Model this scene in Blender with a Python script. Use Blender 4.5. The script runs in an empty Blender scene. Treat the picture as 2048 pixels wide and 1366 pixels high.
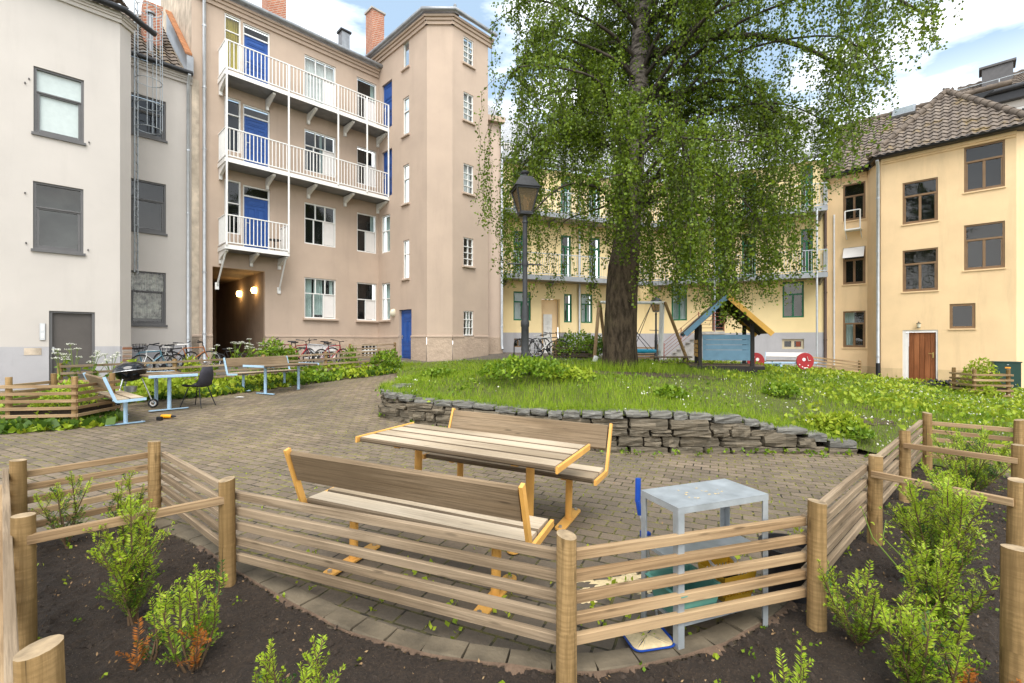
import bpy, bmesh, math, random
import numpy as np
from mathutils import Vector, Matrix
R=math.radians; PI=math.pi
random.seed(7); rng=np.random.default_rng(7)
sc=bpy.context.scene; COL=sc.collection
F=930.0; H=1.65; CX=1024.0; CY=683.0          # focal length (px of the 2048 px photo), eye height, centre
def ratio(px): return (px-CX)/F
def P(px,py,D): return Vector((ratio(px)*D,D,H+(CY-py)/F*D))
def lerp(a,b,t): return a+(b-a)*t
def ru(a,b): return random.uniform(a,b)
# ---------------------------------------------------------------- materials
MATS={}
def nn(nt,t,**k):
    n=nt.nodes.new(t)
    for a,b in k.items():
        if a in n.inputs: n.inputs[a].default_value=b
        else: setattr(n,a,b)
    return n
def newmat(name):
    m=bpy.data.materials.new(name); m.use_nodes=True; nt=m.node_tree
    b=nt.nodes['Principled BSDF']; return m,nt,b
def mixc(nt,f,a,b,mode='MIX'):
    n=nt.nodes.new('ShaderNodeMix'); n.data_type='RGBA'; n.blend_type=mode
    for s,v in ((0,f),(6,a),(7,b)):
        if hasattr(v,'links'): nt.links.new(v,n.inputs[s])
        elif s==0: n.inputs[0].default_value=v
        else: n.inputs[s].default_value=(*v,1) if len(v)==3 else v
    return n.outputs[2]
def ramp(nt,src,pts):
    r=nt.nodes.new('ShaderNodeValToRGB'); nt.links.new(src,r.inputs[0]); e=r.color_ramp.elements
    while len(e)<len(pts): e.new(.5)
    for i,(p,c) in enumerate(pts):
        e[i].position=p; e[i].color=(c,c,c,1) if not hasattr(c,'__len__') else (*c,1)
    return r.outputs[0]
def noise(nt,vec,scale,detail=4,rough=.55,out=0):
    n=nn(nt,'ShaderNodeTexNoise',Scale=scale,Detail=detail,Roughness=rough)
    if vec is not None: nt.links.new(vec,n.inputs['Vector'])
    return n.outputs[out]
def coord(nt,kind='Object',scale=(1,1,1),rot=(0,0,0),loc=(0,0,0)):
    t=nt.nodes.new('ShaderNodeTexCoord'); mp=nt.nodes.new('ShaderNodeMapping')
    mp.inputs['Scale'].default_value=scale; mp.inputs['Rotation'].default_value=rot; mp.inputs['Location'].default_value=loc
    nt.links.new(t.outputs[kind],mp.inputs['Vector']); return mp.outputs[0]
def bump(nt,b,h,dist,strength=1.0):
    n=nn(nt,'ShaderNodeBump',Distance=dist,Strength=strength); nt.links.new(h,n.inputs['Height']); nt.links.new(n.outputs[0],b.inputs['Normal'])
def mul(c,k): return tuple(min(1,x*k) for x in c)
def mat(name,col,rough=.6,metal=0,var=.14,scale=5,bmp=0,bscale=60,spec=.35,col2=None,stain=0,kind='Object'):
    if name in MATS: return MATS[name]
    m,nt,b=newmat(name); v=coord(nt,kind)
    n=noise(nt,v,scale,6)
    c=mixc(nt,ramp(nt,n,[(.3,0),(.7,1)]),mul(col,1-var),col2 or mul(col,1+var))
    if stain:
        s=coord(nt,kind,(1.3,1.3,.16)); n2=noise(nt,s,1.6,8,.7)
        c=mixc(nt,ramp(nt,n2,[(.52,0),(.74,stain)]),c,mul(col,.45))
    nt.links.new(c,b.inputs['Base Color'])
    rr=nn(nt,'ShaderNodeMapRange'); rr.inputs['To Min'].default_value=max(.02,rough-.1); rr.inputs['To Max'].default_value=min(1,rough+.12)
    nt.links.new(n,rr.inputs[0]); nt.links.new(rr.outputs[0],b.inputs['Roughness'])
    b.inputs['Metallic'].default_value=metal; b.inputs['Specular IOR Level'].default_value=spec
    if bmp: bump(nt,b,noise(nt,v,bscale,6,.6),bmp)
    MATS[name]=m; return m
def wood(name,c1,c2,dark=.35,rough=.75,fine=55,rings=False):
    m,nt,b=newmat(name)
    v=coord(nt,'UV',(1.6,fine*1.5,1)); n=noise(nt,v,1.0,8,.72)
    v2=coord(nt,'UV',(.9,7,1)); n2=noise(nt,v2,1.0,5,.6)
    c=mixc(nt,ramp(nt,n2,[(.3,0),(.7,1)]),c1,c2)
    c=mixc(nt,ramp(nt,n,[(.42,.62),(.56,0)]),c,mul(c1,dark))
    vk=coord(nt,'UV',(2.6,13,1)); k=nn(nt,'ShaderNodeTexVoronoi',Scale=1.0); nt.links.new(vk,k.inputs['Vector'])
    c=mixc(nt,ramp(nt,k.outputs['Distance'],[(.07,.75),(.14,0)]),c,mul(c1,.3))
    g=coord(nt,'Object'); n3=noise(nt,g,2.2,5,.6)
    c=mixc(nt,ramp(nt,n3,[(.5,0),(.75,.45)]),c,mul(c1,.55))
    vp=coord(nt,'UV',(.11,.11,1)); npk=noise(nt,vp,7.0,1,.3); c=mixc(nt,ramp(nt,npk,[(.36,.55),(.5,0)]),c,mul(c1,.62)); c=mixc(nt,ramp(nt,npk,[(.52,0),(.68,.5)]),c,mul(c2,1.18))
    h=n
    if rings:
        vr=coord(nt,'UV',(70,5,1)); nr=noise(nt,vr,1.0,3,.5); c=mixc(nt,ramp(nt,nr,[(.40,.38),(.58,0)]),c,mul(c1,.6))
        vc=coord(nt,'UV',(.5,38,1)); nc=noise(nt,vc,1.0,2,.5); c=mixc(nt,ramp(nt,nc,[(.30,.9),(.36,0)]),c,mul(c1,.12)); h=mixc(nt,.5,n,nr)
    nt.links.new(c,b.inputs['Base Color']); b.inputs['Roughness'].default_value=rough; b.inputs['Specular IOR Level'].default_value=.25
    bump(nt,b,h,.004 if rings else .0025); MATS[name]=m; return m
def leafmat(name,cols,trans=.35,rough=.5,spec=.3):
    m,nt,b=newmat(name); g=nt.nodes.new('ShaderNodeNewGeometry')
    n=len(cols); c=ramp(nt,g.outputs['Random Per Island'],[(i/max(1,n-1),cols[i]) for i in range(n)])
    t=coord(nt,'Object'); c=mixc(nt,ramp(nt,noise(nt,t,1.3,3),[(.3,0),(.7,.6)]),c,cols[0])
    nt.links.new(c,b.inputs['Base Color']); b.inputs['Roughness'].default_value=rough; b.inputs['Specular IOR Level'].default_value=spec
    tr=nt.nodes.new('ShaderNodeBsdfTranslucent'); nt.links.new(mixc(nt,.6,c,(.55,.75,.05),'MULTIPLY') if False else c,tr.inputs[0])
    mx=nt.nodes.new('ShaderNodeMixShader'); mx.inputs[0].default_value=trans
    nt.links.new(b.outputs[0],mx.inputs[1]); nt.links.new(tr.outputs[0],mx.inputs[2])
    nt.links.new(mx.outputs[0],nt.nodes['Material Output'].inputs[0]); MATS[name]=m; return m
def glassmat(name,tint=(.8,.85,.85),ior=1.62):
    m,nt,b=newmat(name); nt.nodes.remove(b)
    fr=nn(nt,'ShaderNodeFresnel',IOR=ior); gl=nt.nodes.new('ShaderNodeBsdfGlossy'); gl.inputs['Roughness'].default_value=.015
    v=coord(nt,'Object'); bp=nn(nt,'ShaderNodeBump',Distance=.004,Strength=.5); nt.links.new(noise(nt,v,1.7,2),bp.inputs['Height']); nt.links.new(bp.outputs[0],gl.inputs['Normal'])
    tr=nt.nodes.new('ShaderNodeBsdfTransparent'); tr.inputs[0].default_value=(*tint,1)
    ge=nt.nodes.new('ShaderNodeNewGeometry'); fb=nn(nt,'ShaderNodeMath',operation='SUBTRACT'); fb.inputs[0].default_value=1; nt.links.new(ge.outputs['Backfacing'],fb.inputs[1]); fm=nn(nt,'ShaderNodeMath',operation='MULTIPLY'); nt.links.new(fr.outputs[0],fm.inputs[0]); nt.links.new(fb.outputs[0],fm.inputs[1])
    mx=nt.nodes.new('ShaderNodeMixShader'); nt.links.new(fm.outputs[0],mx.inputs[0]); nt.links.new(tr.outputs[0],mx.inputs[1]); nt.links.new(gl.outputs[0],mx.inputs[2])
    nt.links.new(mx.outputs[0],nt.nodes['Material Output'].inputs[0]); MATS[name]=m; return m
def emit(name,col,s):
    m,nt,b=newmat(name); b.inputs['Base Color'].default_value=(*col,1); b.inputs['Emission Color'].default_value=(*col,1); b.inputs['Emission Strength'].default_value=s; MATS[name]=m; return m
def brickmat(name,c1,c2,cm,w,h,mortar=.02,bmp=.01,rot=(0,0,0),kind='Object',rough=.8,offset=.5,moss=None):
    m,nt,b=newmat(name); v=coord(nt,kind,(1,1,1),rot)
    bt=nn(nt,'ShaderNodeTexBrick'); nt.links.new(v,bt.inputs['Vector']); bt.offset=offset
    for k,x in (('Color1',(*c1,1)),('Color2',(*c2,1)),('Mortar',(*cm,1)),('Scale',1.0),('Mortar Size',mortar),('Brick Width',w),('Row Height',h),('Mortar Smooth',.3),('Bias',0.0)): bt.inputs[k].default_value=x
    n=noise(nt,v,3.0,6); c=mixc(nt,ramp(nt,n,[(.35,0),(.7,.5)]),bt.outputs[0],mul(c1,.6))
    if moss:
        n2=noise(nt,v,1.1,5,.7); c=mixc(nt,ramp(nt,n2,[(.52,0),(.68,.75)]),c,moss)
    nt.links.new(c,b.inputs['Base Color']); b.inputs['Roughness'].default_value=rough
    inv=nn(nt,'ShaderNodeMath',operation='SUBTRACT'); inv.inputs[0].default_value=1; nt.links.new(bt.outputs['Fac'],inv.inputs[1]); bump(nt,b,inv.outputs[0],bmp)
    MATS[name]=m; return m
# ---------------------------------------------------------------- mesh builder
def tag(o,label=None,cat=None,group=None,kind=None):
    if label: o['label']=label
    if cat: o['category']=cat
    if group: o['group']=group
    if kind: o['kind']=kind
    return o
def thing(name,label,cat,loc=(0,0,0),group=None):
    o=bpy.data.objects.new(name,None); o.empty_display_size=.2; COL.objects.link(o); o.location=loc; return tag(o,label,cat,group)
def rootloc(p):
    L=Vector((0,0,0))
    while p is not None: L=L+Vector(p.location); p=p.parent
    return L
def dup(root,loc,rz=0,label=None,group=None,sc_=1.0):
    def cp(o,par):
        c=o.copy(); COL.objects.link(c); c.parent=par
        for ch in list(o.children): cp(ch,c)
        return c
    r=cp(root,None); r.location=loc; r.rotation_euler=(0,0,rz); r.scale=(sc_,)*3
    if label: r['label']=label
    if group: r['group']=group
    return r
class MB:
    def __init__(s): s.v=[]; s.f=[]; s.m=[]; s.uv=[]
    def face(s,pts,mi=0,uv=None):
        i=len(s.v); s.v+= [tuple(p) for p in pts]; s.f.append(tuple(range(i,i+len(pts)))); s.m.append(mi)
        if uv is None:
            a=Vector(pts[0]); e=(Vector(pts[1])-a); e=e.normalized() if e.length>1e-9 else Vector((1,0,0))
            n=(Vector(pts[1])-a).cross(Vector(pts[-1])-a); n=n.normalized() if n.length>1e-12 else Vector((0,0,1)); g=n.cross(e)
            uv=[((Vector(p)-a).dot(e),(Vector(p)-a).dot(g)) for p in pts]
        s.uv.append(uv); return s
    def obox(s,c,ax,sz,mi=0,bev=0,end=None):
        """box: centre c, three unit axes, full sizes; UV runs along the longest axis; bev chamfers the long edges"""
        c=Vector(c); ax=[Vector(a) for a in ax]; L=max(range(3),key=lambda i:sz[i]); o1,o2=[i for i in range(3) if i!=L]
        h=[x/2 for x in sz]; bv=min(bev,h[o1]*.9,h[o2]*.9)
        if bv>0: prof=[(-h[o1]+bv,-h[o2]),(h[o1]-bv,-h[o2]),(h[o1],-h[o2]+bv),(h[o1],h[o2]-bv),(h[o1]-bv,h[o2]),(-h[o1]+bv,h[o2]),(-h[o1],h[o2]-bv),(-h[o1],-h[o2]+bv)]
        else: prof=[(-h[o1],-h[o2]),(h[o1],-h[o2]),(h[o1],h[o2]),(-h[o1],h[o2])]
        flip=ax[L].dot(ax[o1].cross(ax[o2]))<0
        u0=ru(0,50); v0=ru(0,50); per=0; N=len(prof)
        def pt(k,a): return c+ax[L]*a+ax[o1]*prof[k][0]+ax[o2]*prof[k][1]
        for k in range(N):
            k2=(k+1)%N; w=math.dist(prof[k],prof[k2])
            q=[pt(k,-h[L]),pt(k2,-h[L]),pt(k2,h[L]),pt(k,h[L])]; uv=[(u0,v0+per),(u0,v0+per+w),(u0+sz[L],v0+per+w),(u0+sz[L],v0+per)]
            if not flip: q=q
            else: q=q[::-1]; uv=uv[::-1]
            s.face(q,mi,uv); per+=w
        for a in (-h[L],h[L]):
            q=[pt(k,a) for k in range(N)]
            if (a<0)!=flip: q=q[::-1]
            s.face(q,mi if end is None else end,[(u0+x[0]*.2,v0+x[1]) for x in prof])
        return s
    def box(s,c,sz,rz=0,mi=0,bev=0):
        a=Vector((math.cos(rz),math.sin(rz),0)); return s.obox(c,(a,Vector((-a.y,a.x,0)),Vector((0,0,1))),sz,mi,bev)
    def beam(s,p,q,w,h,up=(0,0,1),mi=0,bev=0,end=None):
        p=Vector(p); q=Vector(q); d=q-p; L=d.length
        if L<1e-6: return s
        d/=L; side=d.cross(Vector(up))
        if side.length<1e-4: side=d.cross(Vector((1,0,0)))
        side.normalize(); u=side.cross(d)
        return s.obox((p+q)/2,(d,side,u),(L,w,h),mi,bev,end)
    def tube(s,pts,rad,n=8,mi=0,caps=True,capm=None,wob=0):
        pts=[Vector(p) for p in pts]
        if not hasattr(rad,'__len__'): rad=[rad]*len(pts)
        rings=[]; prev=None; u=ru(0,20); us=[]
        for i,p in enumerate(pts):
            d=(pts[min(i+1,len(pts)-1)]-pts[max(i-1,0)])
            d=d.normalized() if d.length>1e-9 else Vector((0,0,1))
            if prev is None:
                a=d.cross(Vector((0,0,1)));
                if a.length<1e-3: a=Vector((1,0,0))
            else: a=prev-d*prev.dot(d)
            a.normalize(); prev=a; b=d.cross(a)
            if i: u+=(p-pts[i-1]).length
            us.append(u)
            rings.append([p+(a*math.cos(2*PI*k/n)+b*math.sin(2*PI*k/n))*rad[i]*(1+(ru(-wob,wob) if wob else 0)) for k in range(n)])
        for i in range(len(pts)-1):
            w=2*PI*max(rad[i],.01)
            for k in range(n):
                k2=(k+1)%n
                s.face([rings[i][k],rings[i][k2],rings[i+1][k2],rings[i+1][k]],mi,[(us[i],w*k/n),(us[i],w*(k+1)/n),(us[i+1],w*(k+1)/n),(us[i+1],w*k/n)])
        if caps:
            cm=mi if capm is None else capm
            s.face(rings[0][::-1],cm); s.face(rings[-1],cm)
        return s
    def lathe(s,prof,c=(0,0,0),n=16,mi=0,axis=None):
        c=Vector(c); M=axis or Matrix.Identity(3)
        for i in range(len(prof)-1):
            (r0,z0),(r1,z1)=prof[i],prof[i+1]
            for k in range(n):
                a,b=2*PI*k/n,2*PI*(k+1)/n
                q=[(r0*math.cos(a),r0*math.sin(a),z0),(r0*math.cos(b),r0*math.sin(b),z0),(r1*math.cos(b),r1*math.sin(b),z1),(r1*math.cos(a),r1*math.sin(a),z1)]
                q=[c+M@Vector(x) for x in q]
                if r0<1e-5: q=[q[0],q[2],q[3]]
                elif r1<1e-5: q=q[:3]
                s.face(q,mi)
        return s
    def torus(s,c,R_,r,ax=(0,1,0),n=20,m=6,mi=0):
        ax=Vector(ax).normalized(); a=ax.orthogonal().normalized(); b=ax.cross(a); c=Vector(c)
        pt=lambda i,j:c+(a*math.cos(2*PI*i/n)+b*math.sin(2*PI*i/n))*(R_+r*math.cos(2*PI*j/m))+ax*r*math.sin(2*PI*j/m)
        for i in range(n):
            for j in range(m): s.face([pt(i,j),pt(i+1,j),pt(i+1,j+1),pt(i,j+1)],mi)
        return s
    def prism(s,poly,n,t,mi=0):
        """closed 3D outline pushed along n by t"""
        n=Vector(n)*t; A=[Vector(p) for p in poly]; B=[p+n for p in A]
        s.face(A[::-1],mi); s.face(B,mi)
        for i in range(len(A)):
            j=(i+1)%len(A); s.face([A[i],A[j],B[j],B[i]],mi)
        return s
    def obj(s,name,mats,parent=None,smooth=False,weld=True):
        me=bpy.data.meshes.new(name); L=rootloc(parent)
        vs=[(x-L.x,y-L.y,z-L.z) for x,y,z in s.v]
        me.from_pydata(vs,[],s.f)
        if not isinstance(mats,(list,tuple)): mats=[mats]
        for m in mats: me.materials.append(m)
        me.polygons.foreach_set('material_index',s.m)
        uvl=me.uv_layers.new(name='UVMap'); flat=[c for f in s.uv for p in f for c in p]; uvl.data.foreach_set('uv',flat)
        if smooth:
            bm=bmesh.new(); bm.from_mesh(me); bmesh.ops.remove_doubles(bm,verts=bm.verts,dist=1e-5); bmesh.ops.recalc_face_normals(bm,faces=bm.faces); bm.to_mesh(me); bm.free()
            me.polygons.foreach_set('use_smooth',[True]*len(me.polygons))
            me.set_sharp_from_angle(angle=R(45))
        me.update(); o=bpy.data.objects.new(name,me); COL.objects.link(o)
        if parent: o.parent=parent
        return o
def fastmesh(name,V,nper,mats,parent=None,mi=None,smooth=False):
    V=np.asarray(V,dtype=np.float32).reshape(-1,3); n=len(V)//nper; me=bpy.data.meshes.new(name)
    L=rootloc(parent); V=V-np.array(L,dtype=np.float32)
    me.vertices.add(len(V)); me.vertices.foreach_set('co',V.ravel()); me.loops.add(n*nper); me.loops.foreach_set('vertex_index',np.arange(n*nper,dtype=np.int32))
    me.polygons.add(n); me.polygons.foreach_set('loop_start',np.arange(0,n*nper,nper,dtype=np.int32))
    if not isinstance(mats,(list,tuple)): mats=[mats]
    for m in mats: me.materials.append(m)
    if mi is not None: me.polygons.foreach_set('material_index',np.asarray(mi,dtype=np.int32))
    me.update(calc_edges=True); me.validate(); o=bpy.data.objects.new(name,me); COL.objects.link(o)
    if parent: o.parent=parent
    return o
def unit(a): return a/np.maximum(1e-9,np.linalg.norm(a,axis=1,keepdims=True))
def leafquads(C,size,width=.6,down=.0,up=None):
    """diamond leaves at C; returns (n*4,3)"""
    n=len(C); d=rng.normal(size=(n,3)); d[:,2]-=down; d=unit(d)
    if up is not None: d=unit(d+up)
    s=unit(np.cross(d,rng.normal(size=(n,3)))); nr=np.cross(d,s)
    sz=(np.asarray(size)*rng.uniform(.7,1.3,n))[:,None]
    a=C; t=C+d*sz; m=C+d*sz*.45; l=m+s*sz*width*.5+nr*sz*.08; r=m-s*sz*width*.5+nr*sz*.08
    return np.stack([a,r,t,l],1).reshape(-1,3)
def catmull(pts,n=8):
    pts=[Vector(p) for p in pts]; out=[]
    for i in range(len(pts)-1):
        p0=pts[max(i-1,0)]; p1=pts[i]; p2=pts[i+1]; p3=pts[min(i+2,len(pts)-1)]
        for k in range(n):
            t=k/n; out.append(.5*((2*p1)+(-p0+p2)*t+(2*p0-5*p1+4*p2-p3)*t*t+(-p0+3*p1-3*p2+p3)*t**3))
    out.append(pts[-1]); return out
# ---------------------------------------------------------------- walls seen as planes
class Wall:
    def __init__(s,o,d):
        s.o=Vector((o[0],o[1])); s.d=Vector(d).normalized(); s.n=Vector((s.d.y,-s.d.x))
    def u(s,px):
        r=ratio(px); return -(s.o.x-r*s.o.y)/(s.d.x-r*s.d.y)
    def Y(s,u): return s.o.y+s.d.y*u
    def z(s,py,u): return H+(CY-py)/F*s.Y(u)
    def zp(s,px,py): return s.z(py,s.u(px))
    def p(s,u,z,off=0):
        q=s.o+s.d*u+s.n*off; return Vector((q.x,q.y,z))
    def rect(s,l,r,yt,yb):
        a,b=s.u(l),s.u(r); m=s.u((l+r)/2); return (a,b,s.z(yb,m),s.z(yt,m))
    @property
    def n3(s): return Vector((s.n.x,s.n.y,0))
    @property
    def d3(s): return Vector((s.d.x,s.d.y,0))
    def box(s,mb,u0,u1,z0,z1,o0,o1,mi=0,bev=0):
        return mb.obox(s.p((u0+u1)/2,(z0+z1)/2,(o0+o1)/2),(s.d3,s.n3,Vector((0,0,1))),(u1-u0,o1-o0,z1-z0),mi,bev)
def wallmesh(mb,W,u0,u1,z0,z1,ops=(),rev=.16,mi=0,off=0,rmi=None):
    us=sorted({u0,u1,*[min(max(o[k],u0),u1) for o in ops for k in (0,1)]}); zs=sorted({z0,z1,*[min(max(o[k],z0),z1) for o in ops for k in (2,3)]})
    for a,b in zip(us,us[1:]):
        for c,d in zip(zs,zs[1:]):
            mu,mz=(a+b)/2,(c+d)/2
            if any(o[0]<mu<o[1] and o[2]<mz<o[3] for o in ops): continue
            mb.face([W.p(a,c,off),W.p(b,c,off),W.p(b,d,off),W.p(a,d,off)],mi)
    rm=mi if rmi is None else rmi
    for (a,b,c,d) in ops:
        i=off-rev
        for e,q in enumerate(([(a,c,off),(a,d,off),(a,d,i),(a,c,i)],[(b,d,off),(b,c,off),(b,c,i),(b,d,i)],[(a,d,off),(b,d,off),(b,d,i),(a,d,i)],[(b,c,off),(a,c,off),(a,c,i),(b,c,i)])):
            if (e==2 and d>=z1-1e-6) or (e==3 and c<=z0+1e-6): continue
            mb.face([W.p(*x) for x in q],rm)
INTR=None
def window(W,r,par,fm,rows,fw=.06,off=-.10,sill=None,curtain_or_sky=None,bar=.035,blind=(),name='window',dark=None,sash=None):
    """r=(u0,u1,z0,z1); rows: from the top, (height fraction, [column fractions]); blind: (row,col) cells closed by a panel"""
    u0,u1,z0,z1=r; mb=MB(); d0,d1=off-.03,off+.045
    W.box(mb,u0,u0+fw,z0,z1,d0,d1); W.box(mb,u1-fw,u1,z0,z1,d0,d1)
    W.box(mb,u0+fw,u1-fw,z1-fw,z1,d0,d1); W.box(mb,u0+fw,u1-fw,z0,z0+fw,d0,d1)
    zt=z1-fw; hh=z1-z0-2*fw; ww=u1-u0-2*fw; bl=MB(); nb=0
    for i,(hf,cols) in enumerate(rows):
        zb=zt-hh*hf
        if i<len(rows)-1: W.box(mb,u0+fw,u1-fw,zb-bar/2,zb+bar/2,d0,d1+.008)
        uc=u0+fw
        for j,cf in enumerate(cols):
            ue=uc+ww*cf
            if j<len(cols)-1: W.box(mb,ue-bar/2,ue+bar/2,zb+(bar/2 if i<len(rows)-1 else 0),zt-(bar/2 if i else 0),d0,d1)
            if (i,j) in blind: W.box(bl,uc+.02,ue-.015,zb+.02,zt-.02,off-.012,off+.02); nb+=1
            if sash and i>0: 
                for a,b,c,d in ((uc,uc+sash,zb,zt),(ue-sash,ue,zb,zt),(uc+sash,ue-sash,zt-sash,zt),(uc+sash,ue-sash,zb,zb+sash)): W.box(mb,a+.004,b-.004,c+.004,d-.004,d0,d1-.015)
            uc=ue
        zt=zb
    wn=mb.obj(name,fm,par)
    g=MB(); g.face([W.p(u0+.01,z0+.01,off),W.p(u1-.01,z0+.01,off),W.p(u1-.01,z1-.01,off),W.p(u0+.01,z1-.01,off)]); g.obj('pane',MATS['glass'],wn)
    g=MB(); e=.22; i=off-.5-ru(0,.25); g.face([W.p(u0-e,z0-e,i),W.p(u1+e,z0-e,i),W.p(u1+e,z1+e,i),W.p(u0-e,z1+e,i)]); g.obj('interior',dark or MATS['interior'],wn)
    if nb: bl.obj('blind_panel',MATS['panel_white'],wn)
    if sill: 
        b=MB(); W.box(b,u0-.07,u1+.07,z0-.09,z0-.003,-.12,sill,bev=.015); b.obj('sill',MATS[par.get('sillmat','white_paint')],wn)
    if curtain_or_sky:
        cm,parts=curtain_or_sky; b=MB()
        for (a,bb,zl) in parts:
            a=u0+(u1-u0)*a; bb=u0+(u1-u0)*bb; n=max(6,int((bb-a)/.035)); zb=z0+(z1-z0)*zl
            co_=.022 if cm is MATS['white_paint'] else .16; cw=0 if co_<.1 else .02; pt=[(a+(bb-a)*k/n,off-co_+(cw if k%2 else -cw)) for k in range(n+1)]  # white sheet set tight behind the glass paints in a sky reflection
            for (x,o),(y,q) in zip(pt,pt[1:]): b.face([W.p(x,zb,o),W.p(y,zb,q),W.p(y,z1,q),W.p(x,z1,o)])
        b.obj('curtain',cm,wn)
    return wn
def pipe(W,px,z0,z1,par,m,off=.09,r=.05,name='downpipe',top=None,kick=True):
    u=W.u(px); b=MB(); pts=[W.p(u,z0,off+.1)] if kick else []
    pts+= [W.p(u,z0+(.22 if kick else 0),off),W.p(u,z1,off)]
    if top: pts+= [W.p(u,z1+.25,off+.25)]
    b.tube(pts,r,8)
    z=z0+1
    while z<z1-.5: b.tube([W.p(u,z,off),W.p(u,z+.05,off)],r*1.25,8); z+=2.2
    return b.obj(name,m,par,smooth=True)
def door(W,r,par,fm,off=-.12,panels=None,handle=True,frame=None,name='door',hside=0):
    u0,u1,z0,z1=r; b=MB(); W.box(b,u0,u1,z0,z1,off-.05,off)
    if panels:
        for (a,bb,c,d) in panels:
            A,B,C,D=u0+(u1-u0)*a,u0+(u1-u0)*bb,z0+(z1-z0)*c,z0+(z1-z0)*d; t=.025
            W.box(b,A,B,D-t,D,off,off+.018); W.box(b,A,B,C,C+t,off,off+.018); W.box(b,A,A+t,C+t,D-t,off,off+.018); W.box(b,B-t,B,C+t,D-t,off,off+.018)
            W.box(b,A+.06,B-.06,C+.06,D-.06,off,off+.012)
    o=b.obj(name,fm,par)
    if handle:
        h=MB(); u=u0+.08 if hside==0 else u1-.08; z=z0+1.02; W.box(h,u-.02,u+.02,z-.1,z+.06,off,off+.012); s=1 if hside==0 else -1
        W.box(h,min(u,u+s*.12),max(u,u+s*.12),z,z+.02,off+.03,off+.05); h.obj('handle',MATS['steel'],o)
    return o
# ---------------------------------------------------------------- palette
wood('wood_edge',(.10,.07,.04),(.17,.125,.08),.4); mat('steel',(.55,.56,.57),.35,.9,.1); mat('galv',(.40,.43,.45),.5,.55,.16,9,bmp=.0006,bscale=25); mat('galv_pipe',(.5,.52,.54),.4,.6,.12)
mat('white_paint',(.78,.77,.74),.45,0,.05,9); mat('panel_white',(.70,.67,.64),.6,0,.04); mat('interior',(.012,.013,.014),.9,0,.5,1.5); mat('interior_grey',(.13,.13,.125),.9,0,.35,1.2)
glassmat('glass'); mat('curtain_pale',(.48,.56,.53),.9,0,.12,4); mat('curtain_pattern',(.36,.33,.28),.9,0,.8,7); mat('curtain_white',(.72,.72,.70),.9,0,.08,4)
mat('plaster_white',(.525,.485,.445),.9,0,.05,.8,bmp=.0025,bscale=90,stain=.12)
mat('plinth_grey',(.40,.39,.40),.9,0,.06,2,bmp=.004,bscale=70,stain=.3)
mat('plaster_brown',(.465,.36,.28),.9,0,.07,.8,bmp=.003,bscale=70,stain=.16)
mat('plinth_brown',(.45,.345,.26),.92,0,.08,3,bmp=.035,bscale=7,stain=.2)
mat('plaster_pink',(.55,.43,.345),.9,0,.04,1.2,bmp=.002,bscale=70)
mat('plaster_old',(.48,.40,.31),.95,0,.3,3,bmp=.01,bscale=30,stain=.6)
mat('plaster_yellow',(.80,.63,.34),.9,0,.04,1.2,bmp=.002,bscale=70,stain=.1)
mat('plaster_ochre',(.77,.555,.32),.9,0,.08,.8,bmp=.004,bscale=55,stain=.25)
mat('plinth_ochre',(.64,.47,.26),.92,0,.1,2,bmp=.006,bscale=40,stain=.45)
mat('grey_frame',(.115,.112,.112),.5,0,.08); mat('grey_door',(.085,.075,.068),.5,0,.12,3); mat('green_frame',(.012,.13,.055),.45,0,.12)
mat('ochre_frame',(.21,.125,.062),.55,0,.12,4); mat('blue_door',(.022,.082,.30),.4,0,.12,3); mat('dark_gutter',(.03,.03,.032),.4,.2,.1)
mat('zinc',(.27,.28,.29),.45,.6,.2,4); mat('rust',(.30,.13,.055),.85,0,.3,6); mat('black_metal',(.018,.018,.02),.45,.1,.2); mat('black_plastic',(.014,.014,.016),.4,0,.2); mat('lamp_black',(.035,.036,.038),.5,.2,.25,12)
brickmat('chimney_brick',(.42,.15,.075),(.34,.11,.055),(.42,.35,.28),.22,.075,.012,.006,(R(90),0,R(45)))
brickmat('slate_roof',(.20,.17,.15),(.15,.13,.12),(.06,.055,.05),.28,.2,.012,.01,kind='UV',moss=(.16,.14,.06))
brickmat('slate_light',(.42,.43,.44),(.36,.37,.39),(.16,.16,.16),.3,.25,.012,.01,kind='UV')
mat('roof_tile',(.125,.096,.074),.85,0,.35,3,bmp=.004,bscale=50,col2=(.19,.15,.115)); 
def mossytile():
    m,nt,b=newmat('roof_tile_mossy'); v=coord(nt,'Object'); g=nt.nodes.new('ShaderNodeNewGeometry')
    c=mixc(nt,ramp(nt,noise(nt,v,2.5,6),[(.3,0),(.7,1)]),(.105,.08,.062),(.205,.165,.13))
    c=mixc(nt,ramp(nt,noise(nt,v,1.5,7,.75),[(.53,0),(.66,.75)]),c,(.20,.13,.025))
    nt.links.new(c,b.inputs['Base Color']); b.inputs['Roughness'].default_value=.85; bump(nt,b,noise(nt,v,40,4),.004); MATS['roof_tile_mossy']=m
mossytile()
mat('yellow_paint',(.66,.35,.085),.45,0,.14,4,bmp=.0006,bscale=90); mat('blue_paint',(.34,.50,.64),.45,0,.12,4); mat('blue_plank',(.12,.225,.31),.6,0,.14,5,bmp=.002); mat('orange_paint',(.60,.33,.06),.5,0,.12)
wood('wood_weathered',(.205,.14,.078),(.30,.22,.138),.36); wood('wood_top',(.38,.285,.18),(.52,.43,.315),.34); wood('wood_rail',(.30,.185,.09),(.425,.30,.17),.45,fine=42); wood('wood_rail_grey',(.235,.165,.098),(.355,.27,.18),.4,fine=48)
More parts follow.
